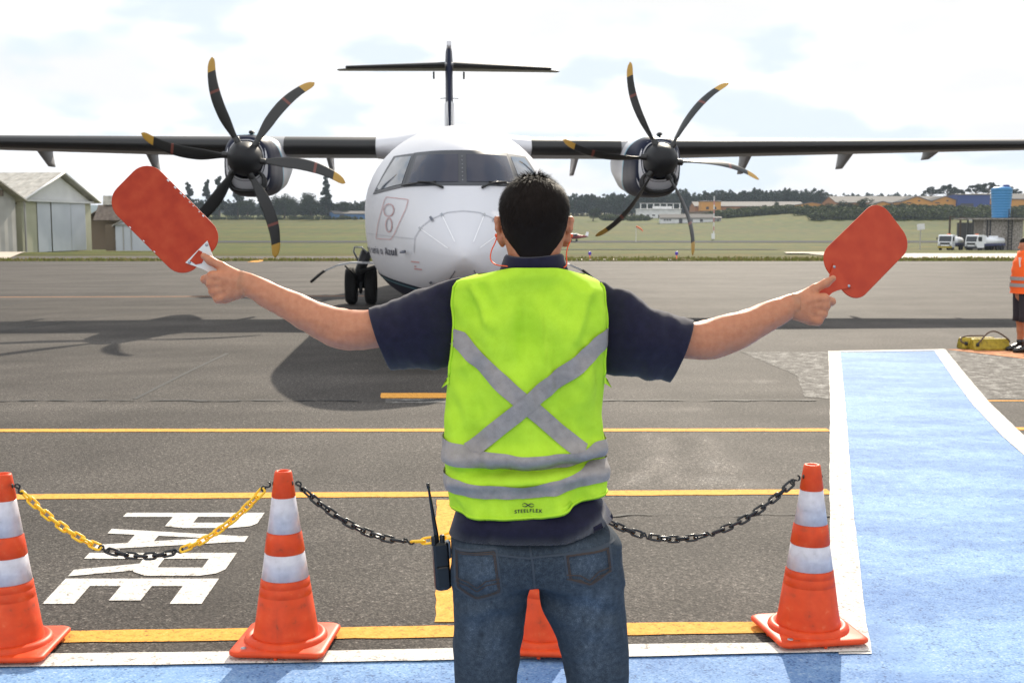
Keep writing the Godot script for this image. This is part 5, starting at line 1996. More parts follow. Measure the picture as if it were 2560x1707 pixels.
func make_helper() -> void:
	# a second ground worker at the right edge, seen from his right side, looking to the left
	var man := thing("person", "ground worker in orange vest, dark shorts and red ear muffs at right edge", "person", Vector3(7.04, 0.004, -16.15))
	var mb := MB.new()
	var hd := Vector3(0.03, 1.46, 0.0)
	var bones := [[hd + Vector3(0.02, 0.02, 0), hd + Vector3(-0.025, 0.02, 0), 0.078, 0.076], [hd + Vector3(-0.03, -0.04, 0), hd + Vector3(-0.06, -0.075, 0), 0.055, 0.036], [hd + Vector3(0.01, -0.04, 0), hd + Vector3(0.03, -0.17, 0), 0.055, 0.055], [hd + Vector3(-0.1, 0.0, 0), hd + Vector3(-0.118, -0.03, 0), 0.008, 0.014], [Vector3(0.04, 1.27, -0.1), Vector3(0.04, 1.27, 0.1), 0.09, 0.09], [Vector3(0.04, 1.25, 0), Vector3(0.02, 0.8, 0), 0.13, 0.12], [Vector3(0.05, 1.25, 0.19), Vector3(0.1, 0.98, 0.24), 0.05, 0.042], [Vector3(0.1, 0.98, 0.24), Vector3(0.02, 0.78, 0.22), 0.042, 0.03], [Vector3(0.02, 0.78, 0.22), Vector3(0.0, 0.70, 0.21), 0.035, 0.028], [Vector3(0.05, 1.25, -0.19), Vector3(0.1, 0.98, -0.24), 0.05, 0.042], [Vector3(0.1, 0.98, -0.24), Vector3(0.02, 0.78, -0.22), 0.042, 0.03]]
	for sd in [-1.0, 1.0]:
		bones.append_array([[Vector3(0.04, 0.78, 0.09 * sd), Vector3(0.03, 0.43, 0.11 * sd), 0.085, 0.058], [Vector3(0.03, 0.43, 0.11 * sd), Vector3(0.05, 0.3, 0.115 * sd), 0.056, 0.056], [Vector3(0.05, 0.3, 0.115 * sd), Vector3(0.04, 0.07, 0.12 * sd), 0.054, 0.036]])
	nets(mb, func(p: Vector3) -> float: return bones_at(p, bones, 0.03), Vector3(-0.2, 0.02, -0.34), Vector3(0.26, 1.6, 0.34), 0.018)
	part("body", mb, M.skin, man)
	mb = MB.new()
	var hb := [[hd + Vector3(0.03, 0.035, 0), hd + Vector3(-0.03, 0.05, 0), 0.079, 0.068], [hd + Vector3(0.05, -0.02, 0), hd + Vector3(0.05, 0.02, 0), 0.06, 0.07]]
	nets(mb, func(p: Vector3) -> float: return bones_at(p, hb, 0.03), hd + Vector3(-0.14, -0.1, -0.12), hd + Vector3(0.16, 0.15, 0.12), 0.012)
	part("hair", mb, M.hair, man)
	mb = MB.new()
	mb.tube([hd + Vector3(-0.085, -0.07, 0), hd + Vector3(-0.07, -0.095, 0), hd + Vector3(-0.03, -0.085, 0.03), hd + Vector3(-0.01, -0.03, 0.05)], [0.02, 0.026, 0.026, 0.02], 8)
	part("beard", mb, M.hair, man)
	mb = MB.new()
	mb.tube([hd + Vector3(0.01, -0.02, 0.085), hd + Vector3(0.01, 0.07, 0.082), hd + Vector3(0.01, 0.12, 0.0), hd + Vector3(0.01, 0.07, -0.082), hd + Vector3(0.01, -0.02, -0.085)], [0.012], 6)
	for sd in [-1.0, 1.0]:
		mb.lathe([Vector2(0, -0.02), Vector2(0.042, -0.018), Vector2(0.046, 0.0), Vector2(0.036, 0.02), Vector2(0, 0.024)], 14, Transform3D(Basis(Vector3.RIGHT, PI / 2 * sd), hd + Vector3(0.01, -0.01, 0.09 * sd)))
	part("ear_muffs", mb, M.muff_red, man)
	var torso := func(y: float, grow: float) -> PackedVector3Array:
		var t := (1.38 - y) / 0.6
		var a := lerpf(0.12, 0.165, smoothstep(0.0, 0.3, t)) - 0.02 * smoothstep(0.5, 0.0, t)
		var b := lerpf(0.16, 0.225, smoothstep(0.0, 0.25, t))
		return pod_flat(Vector3(0.035 - 0.02 * t, y, 0), a + grow, b * 0.95 + grow, 28)
	mb = MB.new()
	var rings := []
	for k in 16:
		rings.append(torso.call(lerpf(1.385, 0.81, k / 15.0), 0.008 + 0.006 * sin(k * 2.1)))
	rings.push_front(pod_flat(Vector3(0.05, 1.41, 0), 0.06, 0.07, 28))
	mb.loft(rings)
	var vest := part("safety_vest", mb, M.vest_orange, man)
	for y in [1.015, 0.925]:
		mb = MB.new()
		mb.loft([torso.call(y + 0.025, 0.022), torso.call(y - 0.025, 0.022)])
		part("reflective_tape", mb, M.reflective_tape, vest)
	mb = MB.new()
	mb.box(Vector3(-0.1, 1.24, 0.115), Vector3(0.012, 0.13, 0.07), Basis(Vector3.UP, -0.8) * Basis(Vector3.BACK, 0.12))
	part("name_badge", mb, M.paddle_white, vest)
	mb = MB.new()
	for sd in [-1.0, 1.0]:
		mb.tube([Vector3(0.05, 1.28, 0.15 * sd), Vector3(0.06, 1.22, 0.2 * sd), Vector3(0.085, 1.06, 0.235 * sd)], [0.085, 0.08, 0.075], 12)
	part("shirt", mb, M.dark_cloth, man)
	mb = MB.new()
	for sd in [-1.0, 1.0]:
		var leg := []
		for q in [[0.86, 0.13, 0.1], [0.7, 0.125, 0.105], [0.5, 0.115, 0.095], [0.42, 0.118, 0.098]]:
			leg.append(pod_flat(Vector3(0.04, q[0], 0.1 * sd), q[1], q[2], 20))
		mb.loft(leg, true, true, true)
	part("shorts", mb, M.dark_cloth, man)
	for sd in [-1.0, 1.0]:
		mb = MB.new()
		var sh := []
		for q in [[0.12, 0.05, 0.04], [0.06, 0.055, 0.06], [-0.03, 0.052, 0.055], [-0.12, 0.05, 0.035], [-0.17, 0.03, 0.022]]:
			var ring := PackedVector3Array()
			for v in pod_ring(Vector3.ZERO, q[1], q[2] * 2.0, 0.0, 2.6, 14):
				ring.append(Vector3(0.02 + q[0], v.y, 0.12 * sd + v.x))
			sh.append(ring)
		mb.loft(sh, true, true, true)
		mb.tube([Vector3(0.05, 0.09, 0.12 * sd), Vector3(0.045, 0.16, 0.12 * sd)], [0.05, 0.05], 12)
		part("shoe", mb, M.leather, man)


# ---------------------------------------------------------------- paddles and radio

func round_rect(w: float, h: float, r: float) -> PackedVector2Array:
	var out := PackedVector2Array()
	for c in [[1, 1, 0.0], [-1, 1, PI / 2], [-1, -1, PI], [1, -1, PI * 1.5]]:
		for k in 9:
			var a: float = c[2] + PI / 2 * k / 8
			out.append(Vector2(c[0] * (w / 2 - r) + cos(a) * r, c[1] * (h / 2 - r) + sin(a) * r))
	return out


func paddle(label: String, c: Vector3, along: Vector3, bare: bool) -> void:
	var t := thing("marshalling_paddle", label, "paddle", c, 0.0, "red paddles held by the marshaller")
	var y := along.normalized()
	var z := (Vector3.BACK - y * y.z).normalized()
	t.basis = Basis(y.cross(z), y, z)
	var mb := MB.new()
	var rim := round_rect(0.168, 0.298, 0.052)
	mb.prism(rim, Transform3D(Basis.IDENTITY, Vector3(0, 0, -0.002)), 0.004)
	part("panel", mb, M.paddle_red, t)
	mb = MB.new()
	var edge := []
	for v in rim:
		edge.append(Vector3(v.x, v.y, 0))
	mb.tube(edge, [0.0026], 6, false, true)
	part("edge", mb, M.paddle_red if bare else M.paddle_red, t)
	if bare:
		# paint chipped off along two edges down to the white sheet
		for k in 8:
			mb = MB.new()
			var y0 := -0.06 + k * 0.017 + rng.randf_range(-0.009, 0.009)
			mb.box(Vector3(0.0832, y0, 0.0022), Vector3(rng.randf_range(0.0015, 0.0045), rng.randf_range(0.002, 0.009), 0.0012))
			part("chip", mb, M.paddle_white, t)
		for k in 3:
			mb = MB.new()
			mb.box(Vector3(-0.0832, -0.05 + k * 0.05 + rng.randf_range(-0.015, 0.015), 0.0022), Vector3(rng.randf_range(0.0015, 0.004), rng.randf_range(0.003, 0.007), 0.0012))
			part("chip", mb, M.paddle_white, t)
	# handle plate riveted to the near end
	mb = MB.new()
	mb.prism(PackedVector2Array([Vector2(-0.043, -0.122), Vector2(0.043, -0.122), Vector2(0.02, -0.17), Vector2(0.014, -0.19), Vector2(0.013, -0.285), Vector2(-0.013, -0.285), Vector2(-0.014, -0.19), Vector2(-0.02, -0.17)]), Transform3D(Basis.IDENTITY, Vector3(0, 0, 0.003)), 0.004)
	var h := part("handle", mb, M.paddle_white if bare else M.paddle_red, t)
	if bare:
		mb = MB.new()
		mb.prism(PackedVector2Array([Vector2(-0.03, -0.127), Vector2(0.008, -0.124), Vector2(0.012, -0.134), Vector2(0.0, -0.142), Vector2(0.006, -0.15), Vector2(-0.012, -0.155), Vector2(-0.026, -0.146)]), Transform3D(Basis.IDENTITY, Vector3(0, 0, 0.0072)), 0.001)
		part("paint_remnant", mb, M.paddle_red, h)
	for x in [-0.034, 0.034]:
		mb = MB.new()
		mb.lathe([Vector2(0, 0.003), Vector2(0.003, 0.0025), Vector2(0.0045, 0.0)], 10, Transform3D(Basis(Vector3.RIGHT, PI / 2), Vector3(x, -0.129, 0.007)))
		part("rivet", mb, M.bare_metal, t)


func make_radio() -> void:
	var t := thing("two_way_radio", "black handheld two way radio on the marshaller's left hip", "radio", Vector3(-0.187, 0.775, -3.1))
	t.rotation = Vector3(0.05, 0.25, 0.07)
	var mb := MB.new()
	mb.box(Vector3(0, 0.068, 0), Vector3(0.042, 0.135, 0.034), Basis.IDENTITY, 0.006)
	mb.box(Vector3(0, 0.04, 0.019), Vector3(0.034, 0.06, 0.008), Basis.IDENTITY, 0.003)
	part("case", mb, M.black_plastic, t)
	mb = MB.new()
	mb.tube([Vector3(-0.008, 0.13, 0), Vector3(-0.009, 0.16, 0), Vector3(-0.02, 0.285, -0.002), Vector3(-0.0205, 0.287, -0.002), Vector3(-0.022, 0.3, -0.002)], [0.0075, 0.0065, 0.0032, 0.0045, 0.0045], 10)
	part("antenna", mb, M.black_plastic, t)
	for x in [0.006, -0.017]:
		mb = MB.new()
		mb.lathe([Vector2(0.007, 0.13), Vector2(0.0075, 0.152), Vector2(0.006, 0.155), Vector2(0.0, 0.155)], 10, Transform3D(Basis.IDENTITY, Vector3(x, 0, 0.006)))
		part("knob", mb, M.black_plastic, t)
	mb = MB.new()
	mb.box(Vector3(0.022, 0.11, -0.002), Vector3(0.012, 0.05, 0.02), Basis.IDENTITY, 0.003)
	part("belt_clip", mb, M.bare_metal, t)


# ---------------------------------------------------------------- cones, chains, chocks

func make_cone() -> Node3D:
	var t := thing("traffic_cone", "", "traffic cone", Vector3.ZERO, 0.0, "orange cones along the white line")
	var r := func(y: float) -> float: return lerpf(0.134, 0.0345, (y - 0.05) / 0.7)
	var mb := MB.new()
	var prof := []
	# outside from the foot to the rim, then down the hollow
	for q in [[0.05, 0.004], [0.09, 0.0], [0.225, 0.0], [0.2275, -0.002], [0.23, 0.0], [0.262, 0.0], [0.2645, -0.0025], [0.268, 0.0], [0.292, 0.0], [0.296, -0.004], [0.405, -0.004], [0.409, 0.0], [0.488, 0.0], [0.492, -0.004], [0.64, -0.004], [0.645, 0.0], [0.74, 0.0], [0.748, -0.002]]:
		prof.append(Vector2(r.call(q[0]) + q[1], q[0]))
	prof.append_array([Vector2(0.027, 0.75), Vector2(0.021, 0.748), Vector2(0.02, 0.735), Vector2(0.03, 0.6), Vector2(0.1, 0.06)])
	mb.lathe(prof, 40)
	part("body", mb, M.cone_orange, t)
	for q in [[0.298, 0.403], [0.494, 0.638]]:
		mb = MB.new()
		mb.lathe([Vector2(r.call(q[0]) - 0.004, q[0] - 0.001), Vector2(r.call(q[0]) - 0.0015, q[0]), Vector2(r.call(q[1]) - 0.0015, q[1]), Vector2(r.call(q[1]) - 0.004, q[1] + 0.001)], 40)
		part("reflective_band", mb, M.cone_band, t)
	mb = MB.new()
	# square foot with rounded corners and a swelling ring under the cone
	var plate := []
	for q in [[0.0, 0.012], [-0.006, 0.018], [-0.006, 0.028], [0.002, 0.034], [0.012, 0.036]]:
		var ring := PackedVector3Array()
		for v in round_rect(0.378 - q[0] * 2.0, 0.378 - q[0] * 2.0, 0.04):
			ring.append(Vector3(v.x, q[1], v.y))
		plate.append(ring)
	mb.loft(plate, true, true, true)
	mb.group(1)
	mb.lathe([Vector2(0.172, 0.034), Vector2(0.169, 0.046), Vector2(0.159, 0.056), Vector2(0.147, 0.058), Vector2(0.138, 0.052), Vector2(0.132, 0.05)], 40)
	part("base", mb, M.cone_orange, t)
	for q in [[0.0, 0.178], [0.0, -0.178], [0.178, 0.0], [-0.178, 0.0]]:
		mb = MB.new()
		mb.box(Vector3(q[0], 0.007, q[1]), Vector3(0.014, 0.014, 0.014), Basis.IDENTITY, 0.002)
		part("foot_stud", mb, M.cone_orange, t)
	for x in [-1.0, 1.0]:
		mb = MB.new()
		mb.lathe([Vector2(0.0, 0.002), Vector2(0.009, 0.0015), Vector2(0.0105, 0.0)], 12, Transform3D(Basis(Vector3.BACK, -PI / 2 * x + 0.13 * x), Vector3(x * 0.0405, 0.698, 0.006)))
		part("hole_shade", mb, M.black_plastic, t)  # solid disc; its black stands in for the shade inside the chain hole
	mb = MB.new()
	mb.lathe([Vector2(0.0, 0.003), Vector2(0.011, 0.0025), Vector2(0.013, 0.0)], 14, Transform3D(Basis.IDENTITY, Vector3(-0.14, 0.036, 0.145)))
	part("plug", mb, M.bare_metal, t)
	return t


func link_mesh() -> ArrayMesh:
	# a stadium-shaped link along x in the x-y plane
	var mb := MB.new()
	var pts := []
	for k in 20:
		var a := TAU * k / 20
		pts.append(Vector3(signf(cos(a)) * 0.016 * (1.0 if absf(cos(a)) > 0.01 else 0.0) + cos(a) * 0.0125, sin(a) * 0.0125, 0))
	mb.tube(pts, [0.0052], 8, false, true)
	return mb.mesh()


func hook_mesh() -> ArrayMesh:
	var mb := MB.new()
	var pts := []
	for k in 13:
		var a := -0.6 + k / 12.0 * (PI + 0.6)
		pts.append(Vector3(-0.013 + 0.011 * cos(a + PI), -0.0 + 0.011 * sin(a), 0))
	pts.reverse()
	var two := []
	for p in pts:
		two.append(p)
	for k in 13:
		var a := k / 12.0 * (PI + 0.6)
		two.append(Vector3(0.013 + 0.011 * cos(PI - a), -0.011 * sin(a), 0.0))
	mb.tube(two, [0.0042], 6)
	return mb.mesh()


func chain(label: String, a: Vector3, b: Vector3, low: float, colours: Array, lm: ArrayMesh, hm: ArrayMesh) -> void:
	# hangs in a parabola from a to b; colours: link counts of each length, an S-hook between two lengths
	var t := thing("plastic_chain", label, "chain", a, 0.0, "plastic chains hung between the cones")
	var at := func(u: float) -> Vector3:
		var p := a.lerp(b, u)
		var sag := (a.y + b.y) / 2 - low
		p.y -= 4.0 * sag * u * (1.0 - u)
		return p - a
	var total := 0.0
	var pts := [at.call(0.0)]
	for k in range(1, 401):
		pts.append(at.call(k / 400.0))
		total += pts[k].distance_to(pts[k - 1])
	var items := []
	items.append("hook")
	for i in colours.size():
		for k in colours[i][1]:
			items.append(colours[i][0])
		items.append("hook")
	var unit := total / items.size()
	var done := 0.0
	var k := 0
	for i in items.size():
		var want := unit * (i + 0.5)
		while k < 399 and done + pts[k + 1].distance_to(pts[k]) < want:
			done += pts[k + 1].distance_to(pts[k])
			k += 1
		var dir: Vector3 = (pts[mini(k + 2, 400)] - pts[maxi(k - 2, 0)]).normalized()
		var side := dir.cross(Vector3.UP).normalized()
		var up := side.cross(dir)
		var roll: float = (0.62 if i % 2 == 0 else -0.95) + rng.randf_range(-0.22, 0.22)
		var kind: String = items[i]
		var o := part("hook" if kind == "hook" else "link", hm if kind == "hook" else lm, M.chain_yellow if kind == "yellow" else M.chain_black, t)
		var by := Basis(dir, up, -side)
		o.transform = Transform3D(by * Basis(Vector3.RIGHT, roll if kind != "hook" else 0.2) * Basis.from_scale(Vector3(unit / 0.0415, 1, 1)), pts[k])


func make_barrier() -> void:
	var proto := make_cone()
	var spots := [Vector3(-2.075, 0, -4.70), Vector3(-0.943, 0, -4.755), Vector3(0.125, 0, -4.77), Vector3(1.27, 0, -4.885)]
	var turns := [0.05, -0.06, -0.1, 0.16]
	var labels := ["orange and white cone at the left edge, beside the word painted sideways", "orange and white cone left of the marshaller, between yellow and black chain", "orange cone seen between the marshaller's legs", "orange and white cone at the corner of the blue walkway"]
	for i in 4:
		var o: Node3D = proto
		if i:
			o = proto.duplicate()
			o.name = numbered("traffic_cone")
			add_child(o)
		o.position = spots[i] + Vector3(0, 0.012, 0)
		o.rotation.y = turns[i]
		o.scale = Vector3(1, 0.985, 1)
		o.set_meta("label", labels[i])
	var lm := link_mesh()
	var hm := hook_mesh()
	var e := Vector3(0.058, 0.70, 0.008)
	var f := Vector3(-0.058, 0.70, 0.008)
	chain("yellow and black plastic chain sagging between the two left cones", spots[0] + e, spots[1] + f, 0.40, [["yellow", 10], ["black", 7], ["yellow", 11]], lm, hm)
	chain("black and yellow plastic chain running behind the radio to the hidden cone", spots[1] + e, spots[2] + f, 0.452, [["black", 11], ["yellow", 12]], lm, hm)
	chain("all black plastic chain hanging from the cone by the walkway", spots[2] + e, spots[3] + f, 0.445, [["black", 10], ["black", 6], ["black", 10]], lm, hm)
	chain("plastic chain leaving the picture at its left edge", spots[0] + Vector3(-1.05, 0.7, 0.1), spots[0] + f, 0.42, [["black", 12], ["black", 12]], lm, hm)


func make_chocks() -> void:
	for q in [[Vector3(6.62, 0.005, -16.62), 0.12, "yellow wheel chock with rope handle lying behind the other chock"], [Vector3(6.72, 0.005, -16.42), 0.03, "yellow wheel chock with arched rope handle nearest the camera"]]:
		var t := thing("wheel_chock", q[2], "wheel chock", q[0], q[1], "wheel chocks on the orange floor")
		var mb := MB.new()
		var rings := []
		for e in [[-0.255, 0.86], [-0.245, 0.96], [-0.23, 1.0], [0.23, 1.0], [0.245, 0.96], [0.255, 0.86]]:
			var ring := PackedVector3Array()
			for v in [Vector2(-0.095, 0.0), Vector2(-0.1, 0.02), Vector2(-0.06, 0.13), Vector2(-0.035, 0.155), Vector2(0.03, 0.155), Vector2(0.055, 0.13), Vector2(0.1, 0.02), Vector2(0.095, 0.0)]:
				ring.append(Vector3(e[0], (v.y - 0.07) * e[1] + 0.07 if v.y > 0.01 else 0.0, v.x * e[1]))
			rings.append(ring)
		mb.group(-1).loft(rings, true, true, true)
		part("wedge", mb, M.chock_yellow, t)
		mb = MB.new()
		mb.tube(resample3([Vector3(-0.2, 0.09, 0.085), Vector3(-0.16, 0.14, 0.09), Vector3(-0.06, 0.24, 0.07), Vector3(0.04, 0.262, 0.05), Vector3(0.14, 0.22, 0.05), Vector3(0.25, 0.14, 0.05), Vector3(0.262, 0.1, 0.05)] if q[0].x > 6.7 else [Vector3(-0.2, 0.07, 0.085), Vector3(-0.27, 0.1, 0.07), Vector3(-0.25, 0.15, 0.03), Vector3(-0.15, 0.172, 0.0), Vector3(0.1, 0.175, 0.0)], 24), [0.011], 7)
		part("rope_handle", mb, M.rope, t)
		mb = MB.new()
		mb.tube([Vector3(-0.205, 0.055, 0.085), Vector3(-0.2, 0.1, 0.085)], [0.025, 0.02], 8)
		part("rope_knot", mb, M.gear_dark, t)


# ---------------------------------------------------------------- buildings and the far field

func quad_part(called: String, parent: Node3D, m: Material, c: Vector3, s: Vector3, b := Basis.IDENTITY) -> MeshInstance3D:
	var mb := MB.new()
	mb.box(c, s, b)
	return part(called, mb, m, parent)


func gable(parent: Node3D, w: float, d: float, eave: float, ridge: float, wall: Material, roof: Material, over := 0.4, thick := 0.12) -> void:
	# ridge along z, gables at z = 0 and z = -d, centred on x
	var mb := MB.new()
	mb.prism(PackedVector2Array([Vector2(-w / 2, 0), Vector2(w / 2, 0), Vector2(w / 2, eave), Vector2(0, ridge), Vector2(-w / 2, eave)]), Transform3D(Basis.IDENTITY, Vector3(0, 0, -d)), d)
	part("wall", mb, wall, parent)
	var slope := (ridge - eave) / (w / 2)
	for sd in [-1.0, 1.0]:
		mb = MB.new()
		var e := Vector2(sd * (w / 2 + over), eave - slope * over)
		mb.prism(PackedVector2Array([Vector2(0, ridge + 0.02), Vector2(0, ridge + 0.02 + thick), e + Vector2(0, thick + 0.02), e + Vector2(0, 0.02)]), Transform3D(Basis.IDENTITY, Vector3(0, 0, -d - over)), d + over * 2)
		var rf := part("roof_slope", mb, roof, parent)
		# raised sheet joints run up the slope
		var n := int(d / 0.9)
		if n > 3:
			var rb := MB.new()
			for k in n:
				var z := -d - over + (d + over * 2) * (k + 0.5) / n
				var a := Vector3(0, ridge + 0.02 + thick, z)
				var b := Vector3(e.x, e.y + thick + 0.02, z)
				rb.group(-1).loft([PackedVector3Array([a + Vector3(0, 0, -0.12), a + Vector3(0, 0.05, 0), a + Vector3(0, 0, 0.12)]), PackedVector3Array([b + Vector3(0, 0, -0.12), b + Vector3(0, 0.05, 0), b + Vector3(0, 0, 0.12)])], false)
			part("roof_ribs", rb, roof, rf)


func ribbed_panel(parent: Node3D, called: String, m: Material, a: Vector3, b: Vector3, h: float, out: Vector3, pitch := 0.22) -> void:
	# corrugated sheet from a to b, h high, standing proud along out
	var mb := MB.new()
	var n := int(a.distance_to(b) / pitch) * 2
	var lo := PackedVector3Array()
	var hi := PackedVector3Array()
	for k in n + 1:
		var p := a.lerp(b, k / float(n)) + out * (0.05 + (0.035 if k % 2 else 0.0))
		lo.append(p)
		hi.append(p + Vector3(0, h, 0))
	mb.group(-1).loft([lo, hi], false)
	part(called, mb, m, parent)


func make_hangars() -> void:
	# a row of small hangars along the left side, their doors facing the apron
	var gy := -0.75
	for q in [["hangar", "white corrugated hangar with gable front, grey roof and tall sliding doors", Vector3(-41.0, gy, -106.6), 13.2, 16.0, 4.7, 7.0], ["hangar", "grey-walled hangar cut off by the left edge of the picture", Vector3(-41.6, gy, -91.0), 13.0, 16.0, 4.6, 6.9]]:
		var t := thing(q[0], q[1], "hangar", q[2], PI / 2 - 0.09, "hangars on the left")
		var near: bool = q[2].z > -100.0
		gable(t, q[3], q[4], q[5], q[6], M.beige_wall if not near else M.grey_wall, M.sheet_roof, 0.7)
		if near:
			ribbed_panel(t, "sliding_door", M.grey_wall, Vector3(0.2, 0.1, 0), Vector3(6.3, 0.1, 0), 4.4, Vector3.BACK, 1.2)
			ribbed_panel(t, "sliding_door", M.grey_wall, Vector3(-6.3, 0.1, 0.06), Vector3(0.3, 0.1, 0.06), 4.4, Vector3.BACK, 1.2)
			quad_part("gable_panel", t, M.tile_roof, Vector3(0, 5.0, 0.1), Vector3(9.0, 0.5, 0.06))
		else:
			for d in [[-4.0, -1.6], [-1.55, 2.1], [2.15, 5.1]]:
				ribbed_panel(t, "sliding_door", M.corrugated, Vector3(d[0], 0.08, 0.02 if d[0] < -2 else 0.1), Vector3(d[1], 0.08, 0.02 if d[0] < -2 else 0.1), 4.35, Vector3.BACK)
			quad_part("door_rail", t, M.white_wall, Vector3(0, 4.55, 0.2), Vector3(13.4, 0.22, 0.3))
			var mb := MB.new()
			mb.prism(PackedVector2Array([Vector2(-6.1, 4.68), Vector2(6.1, 4.68), Vector2(0, 6.86)]), Transform3D(Basis.IDENTITY, Vector3(0, 0, 0.02)), 0.06)
			part("gable_panel", mb, M.white_wall, t)
			for sd in [-1.0, 1.0]:
				var rk := MB.new()
				rk.tube([Vector3(0, 7.12, 0.72), Vector3(7.3 * sd, 4.55, 0.72)], [0.1], 6)
				part("barge_board", rk, M.white_wall, t)
			quad_part("downpipe", t, M.grey_wall, Vector3(-6.5, 2.3, 0.25), Vector3(0.14, 4.6, 0.14))
	var shed := thing("shed", "dark open lean-to shed between the two hangars", "shed", Vector3(-41.6, gy, -98.8), PI / 2 - 0.09)
	quad_part("wall", shed, M.brown_boards, Vector3(0, 2.1, -3), Vector3(2.4, 4.2, 0.2))
	for x in [-0.9, 0.0, 1.0]:
		quad_part("post", shed, M.grey_wall, Vector3(x, 2.0, -0.8), Vector3(0.16, 4.0, 0.16))
	quad_part("shelf", shed, M.white_wall, Vector3(0.4, 1.7, -0.9), Vector3(1.0, 0.08, 0.3))
	quad_part("roof", shed, M.tile_roof, Vector3(0, 4.25, -2), Vector3(2.8, 0.12, 3.0))
	var c := thing("hangar", "low hangar with brown roof behind the white hangar", "hangar", Vector3(-41.5, -1.0, -128.0), 0.0, "hangars on the left")
	gable(c, 9.0, 14.0, 3.4, 6.2, M.brown_boards, M.tile_roof, 0.6)
	quad_part("roof_band", c, M.sheet_roof, Vector3(1.4, 5.3, 0.62), Vector3(8.0, 1.0, 0.1), Basis(Vector3.RIGHT, -0.2))
	quad_part("lower_roof", c, M.tile_roof, Vector3(1.0, 3.95, 1.3), Vector3(8.4, 0.12, 2.4), Basis(Vector3.RIGHT, 0.75))
	var d := thing("hangar", "small white gabled shed partly behind the left paddle", "hangar", Vector3(-34.2, -0.68, -108.0), 0.12, "hangars on the left")
	gable(d, 4.2, 7.0, 2.35, 3.55, M.corrugated, M.sheet_roof, 0.25, 0.08)
	for x in [-1.4, -0.7]:
		quad_part("door_joint", d, M.grey_wall, Vector3(x, 1.15, 0.03), Vector3(0.1, 2.2, 0.06))
	quad_part("door_rail", d, M.grey_wall, Vector3(0, 2.4, 0.08), Vector3(4.5, 0.1, 0.14))
	quad_part("gable_panel", d, M.white_wall, Vector3(0, 2.72, 0.04), Vector3(2.6, 0.5, 0.06))
	quad_part("annexe", d, M.beige_wall, Vector3(3.0, 1.3, -1.0), Vector3(1.8, 2.6, 2.0))
	quad_part("annexe_door", d, M.brown_boards, Vector3(-2.6, 1.2, -0.4), Vector3(0.9, 2.4, 0.2))


func far_house(called: String, label: String, at: Vector3, turn: float, w: float, d: float, eave: float, ridge: float, wall: Material, roof: Material, windows: Array, category := "building") -> Node3D:
	# the long wall faces the camera at z = 0; the ridge runs along x
	var t := thing(called, label, category, at, turn, "buildings beyond the airfield")
	var mb := MB.new()
	mb.prism(PackedVector2Array([Vector2(0, 0), Vector2(d, 0), Vector2(d, eave), Vector2(d / 2, ridge), Vector2(0, eave)]), Transform3D(Basis(Vector3.UP, PI / 2), Vector3(-w / 2, 0, 0)), w)
	part("wall", mb, wall, t)
	for k in [[0.0, -0.5], [d, d + 0.5]]:
		mb = MB.new()
		var drop := (ridge - eave) / (d / 2) * 0.5
		mb.prism(PackedVector2Array([Vector2(k[1], eave - drop + 0.03), Vector2(d / 2, ridge + 0.03), Vector2(d / 2, ridge + 0.3), Vector2(k[1], eave - drop + 0.3)]), Transform3D(Basis(Vector3.UP, PI / 2), Vector3(-w / 2 - 0.4, 0, 0)), w + 0.8)
		part("roof_slope", mb, roof, t)
	for q in windows:
		quad_part("door" if q[1] - q[3] / 2 < 0.1 else "window", t, M.far_window, Vector3(q[0], q[1], 0.02), Vector3(q[2], q[3], 0.16))
	return t


func gable_front(called: String, label: String, at: Vector3, turn: float, w: float, d: float, eave: float, ridge: float, wall: Material, roof: Material, windows: Array) -> Node3D:
	var t := thing(called, label, "building", at, turn, "buildings beyond the airfield")
	gable(t, w, d, eave, ridge, wall, roof, 0.5, 0.25)
	for q in windows:
		quad_part("door" if q[1] - q[3] / 2 < 0.1 else "window", t, M.far_window, Vector3(q[0], q[1], 0.02), Vector3(q[2], q[3], 0.16))
	return t


